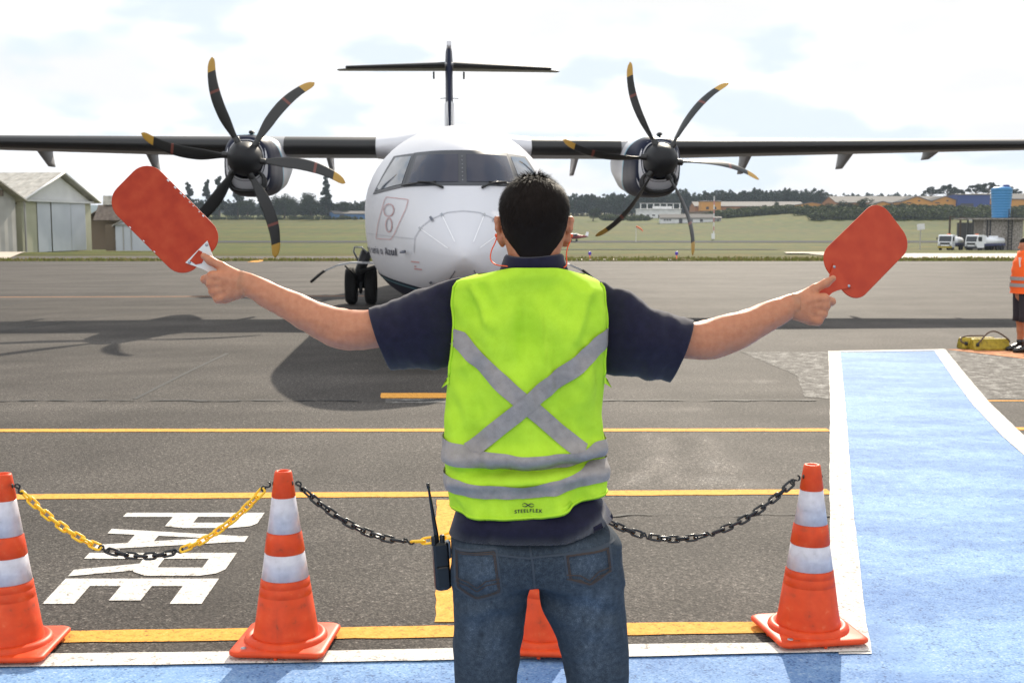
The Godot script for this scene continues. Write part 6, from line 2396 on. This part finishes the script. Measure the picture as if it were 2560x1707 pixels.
func make_far_buildings() -> void:
	var win := []
	for k in 4:
		win.append([-6.5 + k * 3.0, 2.2, 1.4, 0.7])
	var ruin := far_house("building", "roofless white two-storey building beyond the grass, behind the right propeller", Vector3(75.5, 4.0, -600.0), 0.12, 21.5, 9.0, 5.2, 5.3, M.white_wall, M.white_wall, win)
	for k in 7:
		quad_part("pillar", ruin, M.white_wall, Vector3(-10.2 + k * 3.4, 6.6, -0.6), Vector3(0.45, 3.0, 0.45))
	quad_part("beam", ruin, M.grey_wall, Vector3(0, 8.2, -0.6), Vector3(21.5, 0.35, 0.5))
	quad_part("gable_wall", ruin, M.white_wall, Vector3(2.0, 6.0, -4.5), Vector3(10, 1.6, 0.4))
	far_house("building", "long low white house with grey roof at the field's far edge", Vector3(77.0, 1.7, -520.0), -0.05, 23.0, 7.5, 2.7, 4.2, M.white_wall, M.factory_roof, [[-9.6, 1.9, 0.8, 0.7], [-8.4, 1.9, 0.8, 0.7], [-7.2, 1.9, 0.8, 0.7], [-2.6, 1.2, 1.5, 2.4], [2.0, 1.6, 1.3, 1.1], [6.5, 1.6, 1.3, 1.1]])
	quad_part("annexe", far_house("shed", "small grey shed adjoining the long white house", Vector3(90.8, 1.8, -523.0), 0.0, 4.0, 5.0, 2.5, 3.0, M.grey_wall, M.factory_roof, [[0.6, 1.0, 0.9, 1.9]], "shed"), M.grey_wall, Vector3(1.0, 0.6, 1.0), Vector3(1.6, 1.2, 1.6))
	far_house("shed", "tiny white hut at the wood's edge", Vector3(55.5, 3.2, -585.0), 0.0, 5.5, 4.0, 2.2, 2.8, M.white_wall, M.factory_roof, [[-1.2, 1.0, 0.9, 1.8]], "shed")
	far_house("warehouse", "long ochre warehouse with low pale roof on the rise", Vector3(131.0, 8.6, -650.0), -0.03, 60.0, 26.0, 2.8, 5.4, M.ochre_dark, M.factory_roof, [[-20, 1.4, 2.0, 1.2], [-12, 1.4, 2.0, 1.2], [2, 1.4, 2.4, 1.4], [14, 1.4, 2.4, 1.4]])
	far_house("warehouse", "ochre box-shaped block at the end of the long warehouse", Vector3(108.0, 8.9, -640.0), 0.0, 10.5, 10.0, 5.0, 5.2, M.ochre_wall, M.factory_roof, [[-2, 1.5, 1.6, 1.4], [2, 1.5, 1.6, 1.4]])
	gable_front("warehouse", "ochre shed with broad gable behind the wire fence", Vector3(160.0, 8.6, -630.0), -0.15, 24.0, 20.0, 2.6, 4.6, M.ochre_wall, M.factory_roof, [[1.5, 1.0, 3.4, 1.9], [-6.0, 1.6, 1.4, 1.0]])
	gable_front("warehouse", "ochre hall with dark doorway left of the broad trees", Vector3(189.0, 8.4, -640.0), -0.2, 22.0, 20.0, 4.2, 7.6, M.ochre_wall, M.factory_roof, [[-3.0, 1.3, 2.6, 2.6], [4.0, 2.2, 1.6, 1.2]])
	for q in [[176.0, "pale-roofed ochre house right of the broad trees"], [192.0, "ochre factory hall, left of two equal gables"], [205.5, "ochre factory hall, right of two equal gables beside the blue wall"]]:
		var big: bool = q[0] > 180.0
		gable_front("factory" if big else "house", q[1], Vector3(q[0], land_y(q[0], -560.0) - 0.2, -560.0), -0.12, 13.4 if big else 9.0, 20.0, 4.6 if big else 3.2, 7.0 if big else 4.6, M.ochre_wall, M.factory_roof, [[2.6, 1.6, 2.2, 3.1], [-3.6, 4.0, 2.2, 0.5], [1.0, 5.0, 1.0, 0.6]] if big else [[0.8, 1.1, 1.6, 2.1]])
	var bl := far_house("factory", "factory block with royal blue upper wall and dark gateway", Vector3(217.5, 8.2, -556.0), -0.05, 14.8, 14.0, 7.2, 7.5, M.blue_wall, M.factory_roof, [[-3.2, 1.6, 6.0, 3.2]])
	quad_part("lower_wall", bl, M.ochre_wall, Vector3(4.0, 0.7, 0.06), Vector3(6.6, 1.4, 0.1))
	far_house("factory", "long ochre factory with grey roof behind the blue water tank", Vector3(243.0, 8.0, -565.0), 0.0, 36.0, 22.0, 5.6, 8.2, M.ochre_wall, M.factory_roof, [[-14, 2.6, 1.4, 1.2], [-9, 2.6, 1.4, 1.2], [6, 2.6, 1.4, 1.2], [10, 2.6, 1.4, 1.2]])
	far_house("factory", "long grey factory roof rising behind the twin gables", Vector3(196.0, 9.5, -600.0), 0.0, 62.0, 30.0, 3.0, 6.4, M.ochre_dark, M.factory_roof, [[-22, 1.5, 2, 1], [18, 1.5, 2, 1]])
	far_house("shed", "blue metal shed beyond the grass left of the airliner", Vector3(-80.0, land_y(-80, -585) - 0.1, -585.0), 0.5, 17.0, 9.0, 2.8, 4.0, M.blue_shed, M.factory_roof, [[-4.5, 1.2, 2.4, 2.3]], "shed")
	# boundary fence on the rise
	var fence := thing("fence", "thin wire fence with posts below the ochre warehouses", "fence", Vector3(0, 0, 0))
	for k in 46:
		var x := 104.0 + k * 2.1
		quad_part("post", fence, M.grey_wall, Vector3(x, land_y(x, -615.0) + 1.2, -615.0), Vector3(0.18, 2.4, 0.18))
	var wl := thing("wall", "low dark boundary wall below the ochre warehouses", "wall")
	for k in 24:
		var x := 92.0 + k * 4.0
		quad_part("panel", wl, M.brown_boards, Vector3(x, land_y(x, -606.0) + 1.0, -606.0), Vector3(3.96, 2.0, 0.25))


func make_water_tower() -> void:
	var g := -2.62
	var t := thing("tank_building", "stained concrete block house that carries the blue tank", "building", Vector3(79.2, g, -190.0))
	quad_part("wall", t, M.stained_concrete, Vector3(0, 2.55, -2), Vector3(6.4, 5.1, 4.0))
	quad_part("roof_slab", t, M.stained_concrete, Vector3(-1.4, 5.22, -1.6), Vector3(10.0, 0.24, 5.2))
	quad_part("door", t, M.brown_boards, Vector3(-1.0, 1.1, 0.02), Vector3(1.3, 2.2, 0.12))
	for x in [0.7, 1.3]:
		quad_part("ladder_rail", t, M.black_plastic, Vector3(x, 3.4, 0.35), Vector3(0.12, 6.8, 0.12))
	for k in 12:
		quad_part("ladder_rung", t, M.black_plastic, Vector3(1.0, 0.5 + k * 0.5, 0.35), Vector3(0.6, 0.08, 0.08))
	for x in [-2.6, -2.1]:
		quad_part("downpipe", t, M.gear_dark, Vector3(x, 2.5, 0.1), Vector3(0.16, 5.0, 0.16))
	for x in [-4.9, -4.2]:
		quad_part("canopy_post", t, M.black_plastic, Vector3(x * 1.2, 2.6, 0.4), Vector3(0.22, 5.2, 0.22))
	var k := thing("water_tank", "blue ribbed water tank standing on the concrete block house", "water tank", Vector3(79.4, g + 5.34, -191.6))
	var mb := MB.new()
	var prof := [Vector2(0, 0), Vector2(1.3, 0.0)]
	for i in 11:
		var y := 0.1 + i * 0.42
		var r := lerpf(1.33, 1.62, y / 4.5)
		prof.append_array([Vector2(r, y), Vector2(r + 0.06, y + 0.1), Vector2(r + 0.06, y + 0.26), Vector2(r, y + 0.36)])
	prof.append_array([Vector2(1.68, 4.6), Vector2(1.68, 4.7), Vector2(1.2, 5.0), Vector2(0.0, 5.1)])
	mb.lathe(prof, 28)
	part("shell", mb, M.tank_blue, k)
	mb = MB.new()
	mb.lathe([Vector2(0.5, 5.0), Vector2(0.5, 5.35), Vector2(0, 5.4)], 14, Transform3D(Basis.IDENTITY, Vector3(0.7, 0, 0)))
	part("hatch", mb, M.blue_wall, k)
	for q in [[74.3, -200.0, 5.6, "thin brown utility post behind the parked trucks"], [77.6, -204.0, 5.5, "dark lamp post left of the concrete block house"]]:
		var y := land_y(q[0], q[1])
		var p := thing("post", q[3], "post", Vector3(q[0], y, q[1]))
		quad_part("pole", p, M.bark, Vector3(0, q[2] / 2, 0), Vector3(0.26, q[2], 0.26))
		quad_part("arm", p, M.bark, Vector3(0.35, q[2], 0), Vector3(1.0, 0.16, 0.16))
	var s := thing("sign", "small grey sign board on a post in the grass behind the trucks", "sign", Vector3(69.4, land_y(69.4, -200.0), -200.0))
	quad_part("board", s, M.white_wall, Vector3(0, 3.9, 0), Vector3(1.3, 1.0, 0.1), Basis(Vector3.BACK, 0.12))
	quad_part("post", s, M.grey_wall, Vector3(0, 1.7, -0.1), Vector3(0.12, 3.4, 0.12))
	var c := thing("shelter", "small shelter with white canopy beside the concrete block house", "shelter", Vector3(87.0, -2.4, -215.0))
	quad_part("canopy", c, M.white_wall, Vector3(-1.6, 5.0, 0), Vector3(3.4, 0.5, 2.0))
	quad_part("wall", c, M.far_window, Vector3(-2.0, 2.2, -2.0), Vector3(6.0, 4.4, 0.5))
	for x in [-2.6, 0.0]:
		quad_part("post", c, M.white_wall, Vector3(x, 2.4, 0.6), Vector3(0.22, 4.8, 0.22))


func truck(label: String, at: Vector3, turn: float, tanker: bool) -> void:
	# local: front faces +z
	var t := thing("truck", label, "truck", at, turn, "service trucks parked by the road")
	var mb := MB.new()
	var rings := []
	for q in [[0.0, 0.55, 1.45], [0.05, 0.45, 1.5], [1.9, 0.45, 2.45], [1.95, 0.5, 2.5]]:
		rings.append(q)
	mb.prism(PackedVector2Array([Vector2(-1.7, 0.5), Vector2(0.0, 0.5), Vector2(0.06, 1.35), Vector2(-0.22, 2.35), Vector2(-0.4, 2.5), Vector2(-1.7, 2.5)]), Transform3D(Basis(Vector3.UP, -PI / 2), Vector3(1.1, 0, 0)), 2.2)
	var cab := part("cab", mb, M.truck_white, t)
	quad_part("windscreen", cab, M.truck_glass, Vector3(0, 1.85, -0.08), Vector3(1.9, 0.86, 0.06), Basis(Vector3.RIGHT, -0.27))
	for sd in [-1.0, 1.0]:
		quad_part("side_window", cab, M.truck_glass, Vector3(1.11 * sd, 1.85, -0.72), Vector3(0.05, 0.7, 0.8))
		quad_part("headlight", cab, M.bare_metal, Vector3(0.82 * sd, 0.85, 0.06), Vector3(0.36, 0.2, 0.06))
		quad_part("mirror", cab, M.black_plastic, Vector3(1.3 * sd, 1.9, -0.1), Vector3(0.18, 0.4, 0.08))
	quad_part("grille", cab, M.black_plastic, Vector3(0, 1.12, 0.06), Vector3(1.5, 0.28, 0.08))
	quad_part("bumper", cab, M.chock_yellow if not tanker else M.gear_dark, Vector3(0, 0.55, 0.06), Vector3(2.2, 0.3, 0.2))
	quad_part("beacon", cab, M.windsock_orange, Vector3(0.3, 2.6, -0.9), Vector3(0.5, 0.16, 0.2))
	quad_part("chassis", t, M.gear_dark, Vector3(0, 0.75, -4.2), Vector3(1.0, 0.3, 6.0))
	for z in [-0.9, -5.2, -6.3]:
		for sd in [-1.0, 1.0]:
			wheel_part(t, Vector3(0.95 * sd, 0.45, z))
	mb = MB.new()
	var tank := []
	for q in [[-2.1, 0.7], [-2.15, 0.95], [-6.9, 0.95], [-6.95, 0.7]]:
		tank.append(pod_ring(Vector3(0, 0, q[0]), 1.05 * q[1] / 0.95, 1.5 + 0.62 * q[1], 1.5 - 0.62 * q[1], 2.6, 20))
	mb.loft(tank, true, true, true)
	part("tank", mb, M.truck_white, t)
	quad_part("side_skirt", t, M.truck_blue, Vector3(0, 0.95, -4.4), Vector3(2.1, 0.34, 5.4))
	for z in [-3.2, -4.8, -6.0]:
		quad_part("tank_hatch", t, M.truck_white, Vector3(0, 2.2, z), Vector3(0.5, 0.25, 0.5))
	if tanker:
		quad_part("locker", t, M.truck_white, Vector3(0, 1.75, -1.95), Vector3(2.1, 1.3, 0.5))


func wheel_part(parent: Node3D, c: Vector3) -> void:
	var mb := MB.new()
	mb.lathe([Vector2(0, -0.1), Vector2(0.25, -0.11), Vector2(0.3, -0.14), Vector2(0.44, -0.14), Vector2(0.47, -0.08), Vector2(0.47, 0.08), Vector2(0.44, 0.14), Vector2(0.3, 0.14), Vector2(0.25, 0.11), Vector2(0, 0.1)], 18, Transform3D(Basis(Vector3.BACK, PI / 2), c))
	part("wheel", mb, M.tyre, parent)


func make_field_things() -> void:
	truck("white tanker truck, left of two, mostly hidden by its neighbour", Vector3(69.0, land_y(69, -190), -187.5), -0.62, false)
	truck("white tanker truck, right of two, with blue side stripe", Vector3(72.0, land_y(72, -190), -184.5), -1.02, true)
	for q in [[3.85, -58.2, "purple taxiway edge lamp nearest the airliner's nose"], [8.15, -58.2, "purple taxiway edge lamp farther right, on its own pad"], [-16.3, -58.6, "purple taxiway edge lamp left of the airliner, below its left propeller"]]:
		var y := land_y(q[0], q[1])
		var t := thing("taxiway_lamp", q[2], "lamp", Vector3(q[0], y + 0.06, q[1]), 0.0, "taxiway edge lamps")
		quad_part("stem", t, M.windsock_orange, Vector3(0, 0.1, 0), Vector3(0.05, 0.2, 0.05))
		var mb := MB.new()
		mb.lathe([Vector2(0.05, 0.2), Vector2(0.075, 0.24), Vector2(0.085, 0.3), Vector2(0.07, 0.36), Vector2(0.0, 0.39)], 14)
		part("globe", mb, M.lamp_purple, t)
	# windsock
	var wy := land_y(32.5, -300.0)
	var w := thing("windsock", "drooping orange windsock on a mast in the grass", "windsock", Vector3(31.6, wy, -300.0))
	quad_part("mast", w, M.white_wall, Vector3(0, 2.0, 0), Vector3(0.1, 4.0, 0.1))
	var wb := MB.new()
	wb.tube([Vector3(0.05, 4.0, 0), Vector3(0.7, 3.7, 0), Vector3(1.3, 3.3, 0), Vector3(1.75, 2.8, 0)], [0.26, 0.25, 0.22, 0.15], 12, false)
	part("sleeve", wb, M.windsock_orange, w)
	# slender mast painted in bands
	var ms := thing("radio_mast", "slender red and white banded mast standing in the grass", "mast", Vector3(56.5, land_y(56.5, -330.0), -330.0))
	for k in 10:
		var h := 1.2
		quad_part("section", ms, M.white_wall if k % 2 else M.marking_red, Vector3(0, 0.6 + k * h, 0), Vector3(0.28, h, 0.28))
	quad_part("cabinet", ms, M.white_wall, Vector3(-0.2, 0.9, 0.4), Vector3(0.9, 1.6, 0.5))
	# light aeroplane on the runway
	var p := thing("light_aircraft", "small red and white light aircraft on the far runway", "airplane", Vector3(16.3, land_y(16.3, -306.0) + 0.06, -306.0))
	var mb := MB.new()
	var rings := []
	for q in [[-1.8, 0.1, 0.1, 1.15], [-1.5, 0.35, 0.35, 1.15], [-0.6, 0.5, 0.6, 1.2], [0.4, 0.5, 0.65, 1.25], [1.6, 0.35, 0.4, 1.25], [3.4, 0.12, 0.2, 1.3]]:
		var ring := PackedVector3Array()
		for v in pod_ring(Vector3.ZERO, q[1], q[2], -q[2], 2.2, 14):
			ring.append(Vector3(q[0], v.y + q[3], v.x))
		rings.append(ring)
	mb.loft(rings, true, true, true)
	part("fuselage", mb, M.plane_red, p)
	quad_part("wing", p, M.truck_white, Vector3(-0.1, 1.95, 0), Vector3(1.5, 0.16, 9.4))
	quad_part("canopy", p, M.truck_glass, Vector3(-0.1, 1.65, 0), Vector3(1.5, 0.5, 0.96))
	quad_part("tail_fin", p, M.truck_white, Vector3(3.2, 1.9, 0), Vector3(0.7, 1.1, 0.1), Basis(Vector3.BACK, -0.3))
	quad_part("tailplane", p, M.truck_white, Vector3(3.2, 1.4, 0), Vector3(0.7, 0.1, 2.8))
	for q in [[-1.0, 0.0], [0.5, 1.0], [0.5, -1.0]]:
		var wm := MB.new()
		wm.lathe([Vector2(0, -0.08), Vector2(0.26, -0.08), Vector2(0.28, 0.0), Vector2(0.26, 0.08), Vector2(0, 0.08)], 12, Transform3D(Basis(Vector3.RIGHT, PI / 2), Vector3(q[0], 0.28, q[1])))
		wm.box(Vector3(q[0], 0.7, q[1] * 0.8), Vector3(0.08, 0.7, 0.08))
		part("wheel", wm, M.tyre, p)


# ---------------------------------------------------------------- trees

func leaf_cloud(mb: MB, blobs: Array, count: int, size: float, tone: Color) -> void:
	# leaf-sized faces spread through the crown's lobes, denser to the outside
	var total := 0.0
	for b in blobs:
		total += b[1].x * b[1].y
	for b in blobs:
		var n := int(count * b[1].x * b[1].y / total)
		for k in n:
			var d := Vector3(rng.randfn(), rng.randfn(), rng.randfn()).normalized()
			var r := pow(rng.randf(), 0.45) * rng.randf_range(0.85, 1.12)
			var c: Vector3 = b[0] + d * b[1] * r
			var a := Vector3(rng.randfn(), rng.randfn() * 0.7, rng.randfn()).normalized()
			var e := a.cross(Vector3(rng.randfn(), rng.randfn(), rng.randfn())).normalized()
			var s := size * rng.randf_range(0.6, 1.4)
			var v := rng.randf_range(0.65, 1.35)
			mb.col = Color(tone.r * v, tone.g * v, tone.b * v * rng.randf_range(0.8, 1.1))
			mb.tri(c + a * s, c + e * s * 0.8, c - (a + e) * s * 0.6)


func tree(called: String, label: String, at: Vector3, h: float, kind: String, group := "trees beyond the grass", detail := 1.0) -> void:
	var t := thing(called, label, "tree", at, rng.randf_range(0, TAU), group)
	var trunk := MB.new()
	var crown := MB.new()
	crown.group(-1)
	var blobs := []
	var tone := Color(0.035, 0.052, 0.022)
	var size := h * 0.024
	var count := int(2200 * detail)
	match kind:
		"tall":
			trunk.tube([Vector3.ZERO, Vector3(h * 0.01, h * 0.5, 0), Vector3(0, h * 0.95, 0)], [h * 0.025, h * 0.016, h * 0.004], 7)
			for k in 13:
				var y := h * (0.28 + 0.7 * k / 12.0)
				var w := h * 0.16 * (1.0 - 0.72 * k / 12.0) * rng.randf_range(0.75, 1.25)
				var a := rng.randf() * TAU
				var o := Vector3(cos(a), 0, sin(a)) * w * 0.65
				trunk.tube([Vector3(0, y - h * 0.05, 0), o + Vector3(0, y, 0)], [h * 0.006, h * 0.002], 5)
				blobs.append([o + Vector3(0, y, 0), Vector3(w, h * 0.05, w)])
			tone = Color(0.028, 0.042, 0.026)
		"cone":
			trunk.tube([Vector3.ZERO, Vector3(0, h * 0.97, 0)], [h * 0.022, h * 0.003], 7)
			for k in 16:
				var u := k / 15.0
				for e in 3:
					var a := rng.randf() * TAU
					var w := h * 0.17 * (1.0 - u * 0.85) * rng.randf_range(0.7, 1.1)
					blobs.append([Vector3(cos(a) * w * 0.7, h * (0.12 + 0.84 * u), sin(a) * w * 0.7), Vector3(w * 0.75, h * 0.035, w * 0.75)])
			tone = Color(0.026, 0.04, 0.026)
		"umbrella":
			trunk.tube([Vector3.ZERO, Vector3(h * 0.01, h * 0.45, 0), Vector3(0, h * 0.8, 0)], [h * 0.03, h * 0.022, h * 0.012], 8)
			for k in 22:
				var a := TAU * k / 22 * 2.4 + rng.randf_range(-0.2, 0.2)
				var rr := sqrt((k + 1) / 22.0)
				var e := Vector3(cos(a) * h * 0.36 * rr, h * (0.94 - 0.26 * rr * rr + rng.randf_range(-0.03, 0.03)), sin(a) * h * 0.36 * rr)
				trunk.tube([Vector3(0, h * (0.55 + 0.2 * (1.0 - rr)), 0), e * Vector3(0.6, 1, 0.6) - Vector3(0, h * 0.1, 0), e], [h * 0.009, h * 0.006, h * 0.003], 5)
				blobs.append([e, Vector3(h * 0.085, h * 0.05, h * 0.085)])
			tone = Color(0.025, 0.036, 0.02)
		"round":
			trunk.tube([Vector3.ZERO, Vector3(h * 0.02, h * 0.4, 0)], [h * 0.04, h * 0.025], 8)
			for k in 16:
				var a := rng.randf() * TAU
				var u := rng.randf()
				var w := h * rng.randf_range(0.15, 0.23)
				var o := Vector3(cos(a) * h * 0.34 * sqrt(u), h * rng.randf_range(0.3, 0.8) * (1.0 - 0.12 * u), sin(a) * h * 0.34 * sqrt(u))
				trunk.tube([Vector3(h * 0.02, h * 0.35, 0), o], [h * 0.012, h * 0.004], 5)
				blobs.append([o, Vector3(w, w * 0.8, w)])
			tone = Color(0.036, 0.05, 0.022)
			count = int(3000 * detail)
	var tr := part("trunk", trunk, M.bark, t)
	leaf_cloud(crown, blobs, count, size, tone)
	part("crown", crown, M.foliage, t)


func make_trees() -> void:
	# the group left of the airliner
	for q in [[-137.0, -500.0, 13.5, "tall", "loose-crowned tree at the left end of the group behind the left propeller"], [-130.0, -505.0, 14.5, "tall", "loose-crowned tree, second in the group behind the left propeller"], [-124.0, -500.0, 15.5, "tall", "tallest loose-crowned tree just left of the left engine"], [-118.0, -508.0, 15.5, "tall", "dark tree directly below the left engine's spinner"], [-112.0, -500.0, 8.5, "round", "low rounded tree below the left engine"], [-104.0, -498.0, 7.0, "cone", "small pointed tree below the left engine's intake"], [-97.5, -505.0, 10.5, "round", "rounded tree right of the left engine"], [-92.0, -500.0, 9.0, "round", "low dense tree between the left engine and the tall spire"], [-85.5, -503.0, 11.5, "round", "dense tree at the foot of the tall pointed tree"], [-78.5, -498.0, 17.0, "cone", "tall pointed tree standing highest beside the airliner"], [-72.5, -500.0, 8.0, "round", "low tree right of the tall pointed tree"], [-66.0, -535.0, 8.2, "round", "dark rounded tree over the blue shed"]]:
		tree("tree", q[4], Vector3(q[0] * 1.18, land_y(q[0], q[1] * 1.18) - 0.2, q[1] * 1.18), q[2] * 1.34, q[3], "trees beyond the grass", 1.8)
	# right: a lone round bush, broad trees before the ochre halls, umbrella pines on the skyline
	for q in [[38.5, -560.0, 7.4, "round", "lone rounded tree in front of the wood right of the marshaller's head"], [139.5, -520.0, 7.2, "round", "broad dark tree at the left of the clump below the ochre halls"], [147.0, -522.0, 8.6, "round", "broad dark tree in the middle of the clump above the right paddle"], [155.5, -520.0, 9.4, "round", "largest broad tree just above the right paddle"], [173.2, -525.0, 6.0, "round", "small dark tree right of the right paddle's top"], [126.0, -560.0, 6.0, "round", "small round tree in front of the long warehouse"], [166.0, -640.0, 6.5, "round", "round tree between two ochre halls"]]:
		tree("tree", q[4], Vector3(q[0], land_y(q[0], q[1]) - 0.2, q[1]), q[2], q[3])
	for q in [[222.0, -625.0, 13.0, "first umbrella-crowned pine from the left on the right skyline"], [228.5, -620.0, 14.2, "second umbrella-crowned pine from the left on the right skyline"], [236.5, -628.0, 12.6, "third umbrella-crowned pine from the left on the right skyline"], [243.5, -620.0, 14.6, "fourth umbrella-crowned pine from the left on the right skyline"], [251.0, -622.0, 15.6, "tallest umbrella-crowned pine, fifth from the left on the skyline"], [259.5, -622.0, 13.8, "umbrella-crowned pine above the blue water tank"], [267.0, -628.0, 12.0, "last umbrella-crowned pine at the right edge"]]:
		tree("umbrella_pine", q[3], Vector3(q[0], land_y(q[0], q[1]) - 0.2, q[1]), q[2], "umbrella", "umbrella pines on the skyline")
	# the wood behind the field: one mass
	var proto := MB.new()
	proto.group(-1)
	var blobs := []
	for k in 9:
		var a := rng.randf() * TAU
		blobs.append([Vector3(cos(a) * 1.6, 3.0 + k * 0.95, sin(a) * 1.6), Vector3(2.3 - k * 0.17, 1.0, 2.3 - k * 0.17)])
	leaf_cloud(proto, blobs, 900, 0.42, Color(0.030, 0.046, 0.026))
	proto.col = Color(0.05, 0.04, 0.03)
	proto.tube([Vector3.ZERO, Vector3(0, 10, 0)], [0.25, 0.1], 5)
	var pm := proto.mesh()
	wood("distant_wood", pm, 20.0, 190.0, -690.0, -790.0, 620, 0.8, 1.22)
	wood("distant_wood", pm, 90.0, 330.0, -900.0, -1000.0, 420, 0.85, 1.35)
	wood("distant_wood", pm, -420.0, -60.0, -1300.0, -1500.0, 420, 0.8, 1.2)
	wood("distant_wood", pm, -172.0, -78.0, -604.0, -640.0, 110, 0.5, 0.85)
	var bush := MB.new()
	bush.group(-1)
	leaf_cloud(bush, [[Vector3(0, 0.9, 0), Vector3(1.6, 1.0, 1.2)], [Vector3(1.2, 0.6, 0.3), Vector3(1.0, 0.7, 0.9)]], 260, 0.28, Color(0.066, 0.08, 0.03))
	var bm := bush.mesh()
	wood("scrub", bm, 92.0, 135.0, -545.0, -570.0, 150, 1.0, 2.2)
	wood("scrub", bm, 130.0, 235.0, -500.0, -540.0, 380, 1.2, 2.6)
	wood("scrub", bm, 45.0, 66.0, -560.0, -600.0, 60, 0.8, 1.6)
	wood("scrub", bm, -166.0, -74.0, -578.0, -588.0, 110, 0.6, 1.3)
	# hills in the distance
	var f := FastNoiseLite.new()
	f.seed = 9
	f.frequency = 1.0
	f.fractal_octaves = 4
	var mb := MB.new()
	var rows := []
	for j in 7:
		var row := PackedVector3Array()
		for i in 160:
			var x := lerpf(-3000.0, 3000.0, i / 159.0)
			var z := -2300.0 - j * 260.0
			var rise := sin(j / 6.0 * PI * 0.62)
			row.append(Vector3(x, 8.0 + rise * (44.0 + 26.0 * f.get_noise_2d(x * 0.0022, 3.0) + 6.0 * f.get_noise_2d(x * 0.02, j * 2.0)), z))
		rows.append(row)
	mb.loft(rows, false)
	structure("hills", mb, M.hillside)


func wood(called: String, m: ArrayMesh, x0: float, x1: float, z0: float, z1: float, n: int, s0: float, s1: float) -> void:
	var mm := MultiMesh.new()
	mm.transform_format = MultiMesh.TRANSFORM_3D
	mm.mesh = m
	mm.instance_count = n
	for k in n:
		var x := rng.randf_range(x0, x1)
		var z := rng.randf_range(z0, z1)
		var s := rng.randf_range(s0, s1)
		mm.set_instance_transform(k, Transform3D(Basis(Vector3.UP, rng.randf() * TAU).scaled(Vector3(s, s * rng.randf_range(0.85, 1.1), s)), Vector3(x, land_y(x, z) - 0.1, z)))
	var o := MultiMeshInstance3D.new()
	o.name = numbered(called)
	o.multimesh = mm
	o.material_override = M.foliage
	o.set_meta("kind", "stuff")
	add_child(o)


func make_grass() -> void:
	# taller tufts along the apron's edge
	var mb := MB.new()
	mb.group(-1)
	for k in 9000:
		var x := rng.randf_range(-40.0, 40.0)
		var z := -56.3 - pow(rng.randf(), 1.5) * 5.0
		if x < -6.0 and z < -58.0:
			z = -56.2 - rng.randf() * 1.8
		if x > 18 and z < -61.0:
			continue
		var b := Vector3(x, land_y(x, z), z)
		var h := rng.randf_range(0.06, 0.22)
		var w := rng.randf_range(0.03, 0.07)
		var v := rng.randf_range(0.7, 1.3)
		mb.col = Color(0.16 * v, 0.17 * v, 0.045 * v) if rng.randf() < 0.6 else Color(0.24 * v, 0.2 * v, 0.09 * v)
		var lean := Vector3(rng.randf_range(-0.5, 0.5), 1, rng.randf_range(-0.3, 0.3)).normalized() * h
		mb.tri(b - Vector3(w, 0, 0), b + Vector3(w, 0, 0), b + lean)
	var o := top("grass", mb, M.blades)
	o.set_meta("kind", "stuff")


# ---------------------------------------------------------------- everything

const SUN := Vector3(0.165, 0.53, -0.832)


func _ready() -> void:
	rng.seed = 4242
	var cam := Camera3D.new()
	cam.name = "camera"
	cam.position = Vector3(0, 1.76, 0)
	cam.rotation_degrees = Vector3(-5.71, 0, 0)
	cam.fov = 32.43
	cam.near = 0.05
	cam.far = 9000.0
	# a 26 mm lens at f/8 focused on the marshaller, in full-frame numbers
	var lens := CameraAttributesPhysical.new()
	lens.frustum_focal_length = 41.27
	lens.frustum_focus_distance = 3.2
	lens.frustum_near = 0.05
	lens.frustum_far = 9000.0
	lens.exposure_aperture = 12.7
	cam.attributes = lens
	add_child(cam)
	cam.current = true
	var env := Environment.new()
	env.background_mode = Environment.BG_SKY
	env.sky = make_sky()
	env.tonemap_mode = Environment.TONE_MAPPER_LINEAR
	env.tonemap_exposure = 1.36
	env.fog_enabled = true
	env.fog_density = 0.00014
	env.fog_light_color = Color(0.86, 0.92, 1.0)
	env.sdfgi_enabled = true
	env.ssao_enabled = true
	env.ssil_enabled = true
	var we := WorldEnvironment.new()
	we.name = "environment"
	we.environment = env
	add_child(we)
	var sun := DirectionalLight3D.new()
	sun.name = "sun"
	sun.light_energy = 1.6
	sun.light_angular_distance = 0.6
	sun.light_color = Color(1.0, 0.955, 0.88)
	sun.shadow_enabled = true
	add_child(sun)
	sun.look_at_from_position(SUN * 100.0, Vector3.ZERO, Vector3.UP)
	make_materials()
	make_ground()
	make_plane()
	make_marshaller()
	paddle("red marshalling paddle with bare white handle plate, raised on the left", Vector3(-0.952, 1.772, -3.235), Vector3(-0.70, 0.72, 0.0), true)
	paddle("red marshalling paddle with painted handle and two rivets, raised on the right", Vector3(1.006, 1.684, -3.34), Vector3(0.69, 0.55, -0.47), false)
	make_radio()
	make_barrier()
	make_helper()
	make_chocks()
	make_hangars()
	make_far_buildings()
	make_water_tower()
	make_field_things()
	make_trees()
	make_grass()
